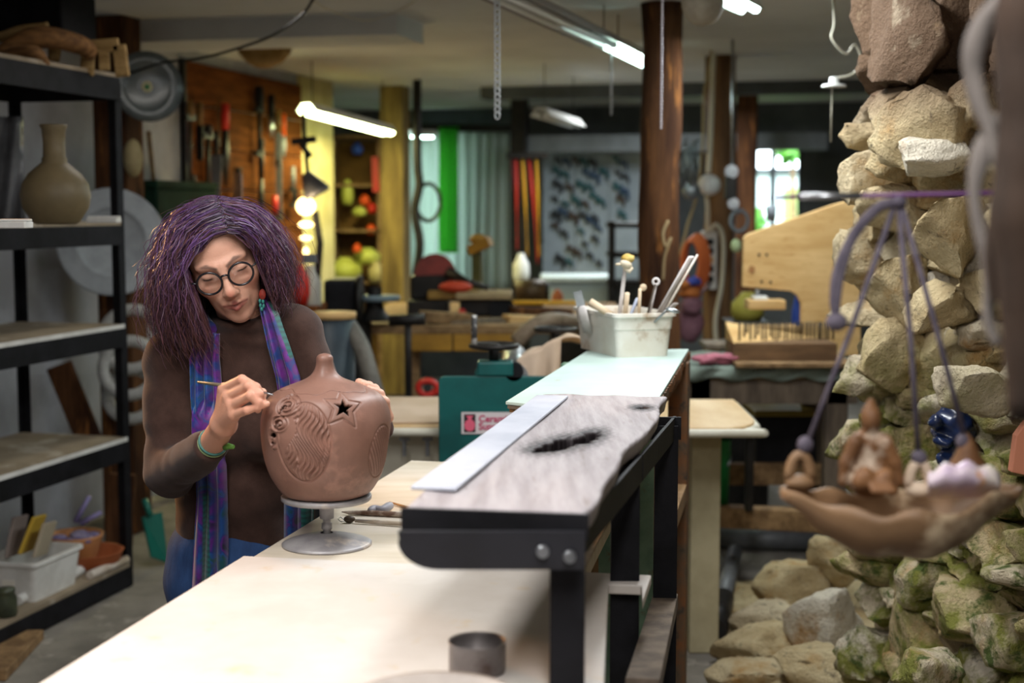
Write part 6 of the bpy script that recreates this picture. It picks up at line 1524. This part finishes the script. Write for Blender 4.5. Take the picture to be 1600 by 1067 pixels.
bagp = MB(); bagp.ell(at(1078, 505, 7.6), (.075, .06, .11)); bagp.ell(at(1080, 478, 7.55), (.06, .05, .05)); bagp.tube([at(1080, 475, 7.55), at(1112, 440, 8.13)], .010, 6); bagp.v = [tuple(Vector(p) + .012*noise.noise_vector(Vector(p)*25)) for p in bagp.v]; bagp.build('mauve_bag', mat('mauve_cloth', '#7d5560', '#68434e', 14, .8, bump=.004, bscale=25), label='mauve cloth bag hanging under the orange cord', cat='bag')
bagp = MB(); bagp.ell(at(1078, 458, 7.55), (.06, .04, .035)); bagp.ell(at(1070, 446, 7.52), (.03, .03, .03)); bagp.v = [tuple(Vector(p) + .012*noise.noise_vector(Vector(p)*30)) for p in bagp.v]; bagp.build('orange_rag', mat('orange_cloth', '#b5682c', '#8f4a1e', 14, .8), label='crumpled orange rag above the mauve bag', cat='rag')
bagp = MB(); bagp.ell(at(1084, 440, 7.53), (.045, .03, .025)); bagp.v = [tuple(Vector(p) + .012*noise.noise_vector(Vector(p)*30)) for p in bagp.v]; bagp.build('blue_rag', mat('blue_cloth', '#39459a', '#2a3478', 14, .8), label='small blue rag between orange rag and orange cord', cat='rag')
# string with a knot on the brown post
wire('knotted_string', 'tan string with a knot nailed on the round brown post', [(1044, 345, 5.98), (1036, 365, 5.97), (1040, 385, 5.97), (1048, 372, 5.97), (1044, 384, 5.965), (1038, 405, 5.97), (1036, 438, 5.98)], .0065, M_string)
# pulley blocks
pu = thing('pulley_block', 'grey pulley block with hooks hanging right of the pale post', 'pulley', at(1145, 400, 7.4))
MB().tube([(at(1143, 190, 7.4).x, 7.4, H), at(1144, 270, 7.4)], .008, 6).build('chain', M_steel, pu); boxpx('block', '', '', 1134, 1152, 275, 312, 7.38, .06, M_dark, .008, par=pu)
q = MB(); q.cyl(at(1143, 268, 7.38), at(1143, 268, 7.44), .035, None, 18); q.cyl(at(1146, 318, 7.38), at(1146, 318, 7.44), .03, None, 16); q.build('sheave', M_steel, pu)
q = MB(); c = at(1155, 345, 7.4); q.tube([c + Vector((.045*math.cos(i*.35), 0, .055*math.sin(i*.35))) for i in range(18)], .010, 7, closed=True); q.tube([at(1150, 320, 7.4), at(1154, 335, 7.4)], .01, 6); q.build('hook', M_grey, pu)
MB().ell(at(1150, 384, 7.35), (.028, .025, .035)).build('safety_latch', mat('pale_green_plastic', '#a9b58a', rough=.5), pu)
# work bench
WBY = 5.75; wz = at(1200, 570, WBY).z
M_gcl = mat('grey_green_felt', '#7f8a80', '#6b766d', 6, .85, bump=.002, bscale=60)
wb = thing('rough_workbench', 'rough workbench covered with grey-green felt beside the stone wall', 'workbench', onz(1210, 850, 0))
xl_, xr_ = at(1072, 570, WBY).x, at(1345, 570, WBY).x
q = MB(); q.box(((xl_+xr_)/2, WBY + .30, wz - .042), (xr_-xl_, .60, .04)); q.build('bench_top', M_timber, wb)
rows = []
for i in range(9):
    row = []
    for j in range(40):
        x = xl_ - .01 + (xr_ - xl_ + .03)*j/39; t_ = i/8
        if t_ < .5: p = Vector((x, WBY + .58 - 1.2*t_, wz - .006 + .003*math.sin(j*.9)))
        else: p = Vector((x, WBY - .03 - .012*math.sin(j*.8 + i), wz - .006 - (t_ - .5)*2*(.05 + .03*(j > 30)*(j - 30)/9 + .01*math.sin(j*.7))))
        row.append(p)
    rows.append(row)
MB().grid(rows).build('felt_cover', M_gcl, wb, solid=.006)
q = MB(); q.box(((xl_+xr_)/2, WBY + .02, wz - .11), (xr_-xl_ - .02, .04, .10)); q.build('apron', M_greywood, wb)
for x, y in ((at(1308, 650, WBY).x, WBY + .04), (xl_ + .06, WBY + .04), (at(1308, 650, WBY).x, WBY + .5), (xl_ + .06, WBY + .5)): q = MB(); q.box((x, y, (wz - .05)/2), (.09, .08, wz - .05)); q.build('leg', M_greywood, wb, bevel=.005)
q = MB(); q.bar((xl_ + .02, WBY + .3, at(1200, 740, WBY + .3).z), (xr_ - .05, WBY + .3, at(1200, 740, WBY + .3).z), .05, .09); q.build('stretcher', M_timber, wb)
# nail block
nbk = thing('nail_block', 'wooden block set with upright nails on the felt-covered bench', 'block', (at(1228, 560, 5.72).x, 5.85, wz))
a, b_ = at(1146, 536, 5.74), at(1308, 566, 5.74)
q = MB(); q.box(((a.x+b_.x)/2, 5.74 + .11, (a.z+b_.z)/2), (b_.x-a.x, .22, a.z-b_.z)); q.build('block', mat('walnut_block', '#7a5c3e', '#5d442c', 5, .7, stretch=(1, 5, 5)), nbk, bevel=.004)
q = MB(); zb = a.z; q.add([(a.x, 5.74, zb), (b_.x, 5.74, zb - .012), (b_.x, 5.96, zb - .005), (a.x, 5.96, zb + .07), (a.x, 5.96, zb), (b_.x, 5.96, zb - .012)], [(0, 1, 2, 3), (0, 3, 4), (1, 5, 2), (3, 2, 5, 4), (0, 4, 5, 1)]); q.build('wedge_top', M_ply, nbk)
q = MB(); q.box(((a.x+b_.x)/2 + .03, 5.80, wz + .008), (b_.x-a.x + .06, .3, .016)); q.build('base_board', M_timber, nbk)
nme = None
for i in range(26):
    px = 1156 + i*5.8 + rnd.uniform(-1, 1); Y = 5.78 + .15*(i % 3)/3
    p = at(px, 531, Y); q = MB(); q.cyl(p, p + Vector((0, 0, .074)), .0046, .0048, 6); q.build('nail', M_dark, nbk)
boxpx('pale_block', 'pale wood offcut behind the nail block', 'offcut', 1155, 1248, 508, 532, 6.05, .1, M_ply, .01)
gl2 = MB(); 
for i in range(8): gl2.ell(at(1098 + i*6.5, 560 + 3*math.sin(i*1.7), 5.78), (.05, .035, .016), Matrix.Rotation(i*.7, 3, 'Z') @ Matrix.Rotation(.3*math.sin(i), 3, 'X'), 12, 8)
for i in range(4): gl2.tube([at(1108 + i*3, 563, 5.74), at(1094 + i*2, 566 - i*3, 5.72 + .02*i)], [.012, .009], 8)
gl2.build('work_gloves', mat('pink_cloth', '#b06a78', '#9a5664', 14, .85, bump=.002, bscale=60), label='crumpled pink work gloves at the end of the bench', cat='gloves')
boxpx('flat_tray', 'flat grey tray behind the pink gloves', 'tray', 1102, 1160, 537, 546, 6.0, .2, M_greywood)
# plywood C-frame with spindle
cf = thing('plywood_press', 'plywood C-frame press with spindle standing on the bench', 'press', at(1240, 556, 6.1)); CFY = 6.10
outl = [(1162, 372), (1168, 366), (1345, 305), (1345, 556), (1252, 556), (1252, 475), (1246, 462), (1236, 455), (1160, 448)]
P_ = [at(px, py, CFY) for px, py in outl]
q = MB(); n = len(P_); vs = [(p.x, CFY + d, p.z) for d in (0, .036) for p in P_]; q.add(vs, [tuple(range(n)), tuple(reversed(range(n, 2*n)))] + [(i, n + i, n + (i+1) % n, (i+1) % n) for i in range(n)]); q.build('frame_plate', M_ply, cf, bevel=.004)
for px, py in ((1186, 398), (1198, 398), (1190, 440), (1204, 441)): MB().cyl(at(px, py, CFY - .003), at(px, py, CFY + .01), .006, None, 8).build('screw', M_dark, cf)
MB().cyl(at(1174, 421, CFY - .002), at(1174, 421, CFY + .01), .016, None, 14).build('knot', mat('knot_brown', '#9a6a3c', rough=.7), cf)
MB().cyl(at(1183, 452, CFY + .02), at(1183, 466, CFY + .02), .010, None, 10).build('spindle', M_steel, cf); MB().cyl(at(1205, 345, CFY + .02), at(1205, 322, CFY + .02), .018, .022, 12).build('chuck_rod', M_grey, cf)
boxpx('press_block', '', '', 1170, 1228, 469, 484, CFY - .04, .12, M_ply, .004, par=cf); boxpx('press_pad', '', '', 1178, 1200, 463, 469, CFY - .03, .08, M_white, .003, par=cf)
blob('blue_label_bottle', 'white bottle with blue label inside the plywood frame', 1246, 500, 6.25, 24, M_blue, 'bottle', .4, 2.0, None)
blob('yellow_sack', 'yellow sack in the dark behind the press block', 1168, 480, 7.0, 24, mat('dull_yellow', '#8a8030', rough=.7), 'sack', 1.1, 1, None)
boxpx('supply_crate', 'tall dark crate in the shade behind the plywood press', 'crate', 1140, 1200, 503, 815, 6.9, .3, M_dark)
# under the bench: bucket, stool, crate, pipes and timbers on the floor
bk = thing('green_bucket', 'green plastic bucket under the rough workbench', 'bucket', at(1126, 786, 5.7)); k_ = 5.7/2222; c = at(1126, 786, 5.7)
MB().lathe([(0, 0), (12*k_, 0), (15*k_, 100*k_), (17*k_, 102*k_), (14*k_, 104*k_), (11*k_, 3*k_), (0, 2*k_)], c, 24).build('bucket_wall', M_green, bk); MB().tube([c + Vector((15*k_*math.cos(i*.3), -.01 - 14*k_*abs(math.sin(i*.3))*.5, 80*k_ - 22*k_*math.sin(i*.3))) for i in range(11)], .004, 6).build('bail', M_steel, bk)
st_ = thing('step_stool', 'dark step stool with dusty top beyond the slab roller bed', 'stool', at(1160, 760, 5.5)); boxpx('stool_top', '', '', 1112, 1180, 668, 680, 5.5, .3, M_greywood, par=st_); 
for px in (1120, 1172): boxpx('leg', '', '', px - 5, px + 5, 681, 800, 5.55, .05, M_dark, par=st_)
cr = thing('yellow_crate', 'dark crate with yellow rim in the shade under the workbench', 'crate', at(1215, 740, 6.1)); boxpx('crate_wall', '', '', 1182, 1275, 650, 740, 6.1, .3, M_black, par=cr); boxpx('crate_rim', '', '', 1180, 1278, 642, 651, 6.08, .34, mat('dim_yellow', '#8f7a30', rough=.6), par=cr)
for (a, b_, Y0, Y1, w_, h_, m_, lab) in (((1105, 805), (1330, 815), 5.7, 5.45, .08, .085, M_timber, 'long timber beam on the floor in front of the workbench'),):
    q = MB(); q.bar(at(*a, Y0), at(*b_, Y1), w_, h_); q.build('floor_beam', m_, label=lab, cat='beam', bevel=.006)
M_pipe = mat('grey_drain_pipe', '#75777a', '#5f6164', 6, .45)
a, b_ = onz(1110, 840, .05), onz(1290, 846, .05)
MB().tube([a, b_], .045, 16).build('drain_pipe', M_pipe, label='thick grey drain pipe lying across behind the stones', cat='pipe')
a, b_ = onz(1148, 862, .06), onz(1118, 985, .06); q = thing('downpipe', 'grey pipe with dark socket pointing at the viewer beside the stones', 'pipe', a)
MB().tube([a, a*.35 + b_*.65], .032, 16).build('pipe', M_pipe, q); MB().tube([a*.36 + b_*.64, b_], [.040, .040], 16).build('socket', M_dark, q); MB().lathe([(.0, .002), (.032, .002)], b_, 16, (b_ - a).normalized().to_track_quat('Z', 'Y').to_matrix()).build('bore', M_rubber, q)
# pendant lamp, paper globe, chains, basket, ceiling cable
pn = thing('pendant_lamp', 'small unlit white pendant lamp hanging before the dark ceiling', 'lamp', at(1303, 136, 5.2))
MB().lathe([(.046, 0), (.042, .008), (.018, .012), (.016, .034), (.010, .036), (0, .036)], at(1303, 136, 5.2), 24).build('lamp_holder', M_white, pn); MB().tube(bez([at(1308, 122, 5.2), at(1332, 116, 5.2), at(1346, 95, 5.2), at(1336, 70, 5.2), at(1322, 84, 5.2), at(1300, 60, 5.2), at(1304, 35, 5.2), at(1300, -30, 5.2)], 40), .005, 6).build('flex', M_cordw, pn); MB().tube([at(1300, 138, 5.2), at(1298, 222, 5.2)], .003, 5).build('pull_cord', M_cordw, pn)
MB().ell(at(1098, 4, 5.0), (.074, .074, .080), None, 22, 14).build('paper_globe', mat('mottled_paper', '#b3ab9c', '#938a7a', 9, .8, bump=.002, bscale=14), label='mottled paper globe lamp hanging at the top between the posts', cat='lamp')
def chain(px, py0, py1, Y, name, label, r, step, m):
    t_ = thing(name, label, 'chain', at(px, py1, Y)); n_ = int((at(px, py0, Y).z - at(px, py1, Y).z)/step); z0_ = at(px, py1, Y).z; x_ = at(px, py1, Y).x
    proto = None
    for i in range(n_ + 6):
        c = Vector((x_, Y, z0_ + i*step))
        if proto is None:
            q_ = MB(); q_.tube([c + Vector((r*.62*math.cos(j*.5236), 0, r*math.sin(j*.5236))) for j in range(12)], r*.20, 5, closed=True); proto = q_.build('link', m, t_)
        else:
            o_ = proto.copy(); COL.objects.link(o_); o_.location = (0, 0, i*step); o_.rotation_euler = (0, 0, (i % 2)*1.2); 
            o_.rotation_euler = (0, 0, 0)
    return t_
M_chain = mat('pale_chain', '#b9bcbe', rough=.4, metal=.5)
chain(777, -10, 180, 4.8, 'pull_chain', 'pale link chain hanging from the unlit tube fixture', .0135, .020, M_chain)
t_ = thing('pull_chain', 'fine pale chain hanging at the lit white tube light', 'chain', at(955, 180, 6.3)); MB().tube([Vector((at(955, 66, 6.36).x, 6.36, at(958, 72, 6.35).z + .02)), at(955, 180, 6.36)], .006, 6).build('links', M_chain, t_)
bc_ = thing('bead_chain', 'fine bead chain hanging in front of the round brown post', 'chain', at(1033, 200, 4.6)); pb0 = None; z0_ = at(1033, 200, 4.6); 
for i in range(52):
    if pb0 is None: pb0 = MB().ell(z0_, (.0048,)*3, None, 8, 6).build('bead', mat('bead_metal', '#cfc8cf', rough=.25, metal=.6), bc_)
    else: o_ = pb0.copy(); COL.objects.link(o_); o_.location = (0, 0, i*.0105)
MB().tube([z0_, z0_ + Vector((0, 0, .56))], .0012, 5).build('cord', M_chain, bc_)
bk_ = thing('ceiling_basket', 'tan woven basket shade fixed under the ceiling', 'basket', at(412, 100, 7.2)); c = at(412, 74, 7.2); k_ = 7.2/2222
MB().lathe([(40*k_, 0), (38*k_, -8*k_), (26*k_, -22*k_), (10*k_, -30*k_), (0, -31*k_)], c, 26, None, lambda q_, z: .05*math.sin(q_*7)).build('shade', mat('woven_straw', '#a5824c', '#86652f', 14, .8, bump=.003, bscale=40), bk_, solid=.008); MB().tube([at(412, 76, 7.2), (c.x, c.y, H)], .01, 6).build('cord', M_dark, bk_)
wire('ceiling_cable', 'thin black cable sagging from the ceiling to the glazed plate', [(492, -5, 5.6), (470, 25, 5.8), (420, 58, 6.0), (350, 82, 6.1), (300, 93, 6.2), (255, 98, 6.3), (200, 115, 6.3)], .006, M_rubber, n=40)
wire('ceiling_wire', 'thin pale wire drooping across the ceiling by the beam', [(488, 0, 5.7), (520, 18, 5.9), (570, 32, 6.2), (610, 22, 6.2), (660, -4, 6.0)], .003, M_cordw, n=30)

# ================================================================ hanging ceramic boat at the right
BY = 1.72
bt = thing('ceramic_boat', 'hanging ceramic boat with small seated clay figures', 'ceramic boat', at(1410, 840, BY))
M_boat = mat('ochre_stoneware', '#86684a', '#6c5238', 6, .55, c3='#c9b596', scale3=9, thr3=(.56, .7), bump=.001)
xl_, xr_ = at(1224, 770, BY).x, at(1596, 745, BY).x; BL = xr_ - xl_; zc_ = at(1224, 768, BY).z
P_ = []; NI, NJ = 44, 26
for i in range(NI):
    s = i/(NI-1); x = xl_ + BL*s; wv_ = .006*math.sin(s*17) + .003*math.sin(s*31)
    rim_z = zc_ + .012*s - .018*math.sin(math.pi*s) + wv_*.6; dep = (.066*math.sin(math.pi*(.012 + .976*s))**.75); hw = .072*math.sin(math.pi*(.004 + .992*s))**.6
    row = []
    for j in range(NJ):
        a = math.pi*j/(NJ-1); row.append(Vector((x, BY - hw*math.cos(a) + .004*math.sin(s*9), rim_z - dep*math.sin(a)**.8 + (.004*math.sin(s*23 + 2) if j in (0, NJ-1) else 0))))
    P_.append(row)
MB().grid(P_).build('hull', M_boat, bt, solid=.007)
def lug(px, py, m_):
    c = at(px, py, BY); q_ = MB(); q_.tube([c + Vector((.013*math.cos(i*math.pi/10), 0, -.016 + .030*math.sin(i*math.pi/10))) for i in range(11)], .0065, 8); q_.ell(c + Vector((0, 0, -.020)), (.018, .012, .010)); q_.build('lug', m_, bt)
lug(1250, 728, M_boat); lug(1512, 716, M_boat); lug(1436, 740, mat('pale_lug', '#cdb9a2', rough=.6))
# seated figure in the boat
M_fig = mat('terracotta_figure', '#7d5634', '#634226', 12, .6, c3='#cdbba6', scale3=16, thr3=(.55, .65))
fg = [at(px, py, Y) for px, py, Y in ((1358, 740, 1.72), (1358, 690, 1.73), (1360, 672, 1.72), (1360, 655, 1.715))]
FP = lambda px, py, Y: np.array(at(px, py, Y))
def f_fig(G):
    d = s_ell(G, FP(1358, 752, 1.72), (.028, .026, .020)); d = smin(d, s_ell(G, FP(1357, 715, 1.725), (.022, .016, .026)), .014); d = smin(d, s_ell(G, FP(1358, 690, 1.725), (.025, .015, .016)), .012)
    d = smin(d, s_cap(G, FP(1360, 675, 1.72), FP(1362, 660, 1.715), .008, .008), .008); d = smin(d, s_ell(G, FP(1361, 655, 1.715), (.011, .012, .015)), .006); d = smin(d, s_cap(G, FP(1360, 645, 1.72), FP(1361, 628, 1.725), .010, .005), .008)
    for pts in ([(1336, 690), (1322, 722), (1318, 752)], [(1384, 690), (1398, 722), (1404, 752)]): d = smin(d, s_chain(G, [FP(p[0], p[1], 1.71) for p in pts], (.009, .0075, .007)), .006)
    for pts in ([(1345, 752), (1352, 744), (1366, 762)], [(1374, 752), (1384, 745), (1394, 765)]): d = smin(d, s_chain(G, [FP(p[0], p[1], 1.685) for p in pts], (.011, .010, .008)), .006)
    for k in range(4): d = smin(d, s_cap(G, FP(1362 + k*9, 758, 1.675), FP(1366 + k*10, 768, 1.668), .0045, .004), .003)
    return d
V, Q = snets(f_fig, np.array(at(1300, 790, 1.66)) - (.01, .01, .01), np.array(at(1420, 615, 1.78)) + (.01, .0, .01), .0028); np_obj('seated_figure', V, Q, M_fig, bt)
V, Q = snets(lambda G: smin(smin(s_ell(G, FP(1512, 735, 1.72), (.024, .02, .022)), s_ell(G, FP(1512, 705, 1.72), (.012, .012, .015)), .012), s_cap(G, FP(1512, 690, 1.72), FP(1510, 680, 1.72), .006, .004), .006), np.array(at(1470, 770, 1.68)), np.array(at(1550, 665, 1.76)), .003); np_obj('small_figure', V, Q, M_fig, bt)
q = MB(); rows = []
for i in range(14):
    row = []
    for j in range(12):
        s, t_ = i/13, j/11; row.append(at(1450 + 112*s, 738 + 38*t_ - 14*math.sin(s*3.14)*(1-t_) + 5*math.sin(s*20)*(1-t_), 1.69 - .02*math.sin(t_*3.1) + .02*t_))
    rows.append(row)
q.grid(rows); q.build('glazed_shawl', mat('lilac_glaze', '#c9b4cc', '#e6dccf', 18, .35, c3='#c98f4a', scale3=22, thr3=(.58, .66)), bt, solid=.004)
# ropes and rod
hub = at(1404, 316, BY)
rp = thing('hanging_ropes', 'lilac ropes tying the ceramic boat to the thin rod', 'rope', hub)
for p, q_ in (((1396, 326), (1254, 712)), ((1404, 320), (1436, 722)), ((1408, 318), (1512, 700))):
    a, b_ = at(*p, BY), at(*q_, BY); MB().tube([a, a*.5 + b_*.5 + Vector((.002, 0, -.002)), b_], .0034, 8).build('rope', M_lilac, rp)
MB().ell(at(1258, 695, BY), (.010, .009, .011)).build('knot', M_lilac, rp); MB().ell(at(1436, 715, BY), (.010, .009, .010)).build('knot', M_lilac, rp); MB().ell(at(1505, 690, BY), (.009, .008, .010)).build('knot', M_lilac, rp)
for o_ in (0, 4, 8): MB().tube(bez([at(1402, 314 + o_*.5, BY), at(1372, 322 + o_*.6, BY - .004), at(1335, 362 + o_, BY), at(1308 + o_, 420, BY), at(1302 + o_*.8, 465, BY), at(1306, 500, BY)], 30), .0048, 8).build('rope_tail', M_lilac, rp)
MB().ell(at(1307, 503, BY), (.013, .012, .011)).build('end_knot', M_lilac, rp); MB().ell(at(1404, 316, BY), (.010, .010, .008)).build('top_knot', M_lilac, rp)
rd = thing('hanging_rod', 'thin horizontal steel rod with purple ends carrying the boat', 'rod', at(1360, 308, BY))
MB().tube([at(1210, 309, BY), at(1250, 307, BY)], .0025, 8).build('purple_end', mat('purple_tape', '#5a2d63', rough=.5), rd); MB().tube([at(1250, 307, BY), at(1345, 306, BY)], .0042, 8).build('sleeve', M_steel, rd); MB().tube([at(1345, 306, BY), at(1760, 297, BY)], .0026, 8).build('bar', mat('purple_tape', '#5a2d63'), rd)
# blue ceramic head on the wall, salmon shard
MK = 1.18
V, Q = snets(lambda G: smin(smin(smin(s_ell(G, FP(1490, 670, 3.30), (.042*MK, .045*MK, .055*MK)), s_ell(G, FP(1462, 660, 3.265), (.014*MK, .02*MK, .014*MK)), .012), s_ell(G, FP(1472, 690, 3.265), (.020*MK, .024*MK, .012*MK)), .008), s_ell(G, FP(1480, 716, 3.285), (.022*MK, .026*MK, .018*MK)), .010) + .004*np.sin(G[..., 0]*120)*np.sin(G[..., 2]*130), np.array(at(1430, 750, 3.2)), np.array(at(1545, 605, 3.4)), .0045)
np_obj('blue_mask_sculpture', V, Q, mat('dark_blue_glaze', '#1c2c52', '#16203c', 14, .25, spec=.6), label='dark blue glazed ceramic head resting on the stone wall', cat='ceramic head')
q = MB(); q.prism([(0, 0), (.075, -.016), (.10, .10), (.05, .14), (.008, .08)], 0, .025, Matrix(((1, 0, 0), (0, 0, 1), (0, 1, 0))), at(1580, 738, 3.02)); q.build('salmon_shard', mat('salmon_clay', '#d98f72', rough=.6), label='salmon pink clay shard at the right picture edge', cat='shard', bevel=.003)
# twisted driftwood hanging close at the right edge
tw = thing('hanging_driftwood', 'dark twisted driftwood hanging close at the right edge', 'driftwood', at(1585, 660, 1.25))
M_tw = mat('dark_driftwood', '#38281c', '#241a13', 9, .8, stretch=(1, 1, .4), bump=.004, bscale=20); M_tw2 = mat('bleached_driftwood', '#77706b', '#5d5752', 9, .8, stretch=(1, 1, .4), bump=.004, bscale=20)
def twig(pts, rs_, m_, nm): P_ = bez([at(*p) for p in pts], 28); R_ = np.interp(np.linspace(0, 1, len(P_)), np.linspace(0, 1, len(rs_)), rs_); MB().tube(P_, [r*(1 + .2*noise.noise(Vector(p)*30)) for r, p in zip(R_, P_)], 12).build(nm, m_, tw)
twig([(1600, -40, 1.25), (1590, 60, 1.25), (1596, 200, 1.25), (1588, 330, 1.25), (1594, 480, 1.25), (1598, 655, 1.25)], [.018, .022, .018, .024, .019, .013], M_tw, 'trunk')
twig([(1585, -20, 1.27), (1540, 30, 1.29), (1520, 90, 1.30), (1526, 150, 1.30), (1548, 210, 1.29), (1560, 260, 1.28)], [.007, .009, .010, .008, .006, .005], M_tw2, 'branch')
twig([(1560, 180, 1.3), (1535, 240, 1.3), (1522, 300, 1.3), (1530, 360, 1.3), (1548, 420, 1.3), (1545, 500, 1.3), (1560, 540, 1.29)], [.008, .010, .006, .006, .008, .006, .004], M_tw2, 'branch')
twig([(1560, 330, 1.28), (1556, 400, 1.28), (1562, 470, 1.28)], [.008, .010, .007], M_tw, 'branch')
MB().tube([at(1600, -40, 1.25), (at(1600, -40, 1.25).x, 1.25, H)], .004, 6).build('cord', M_string, tw)
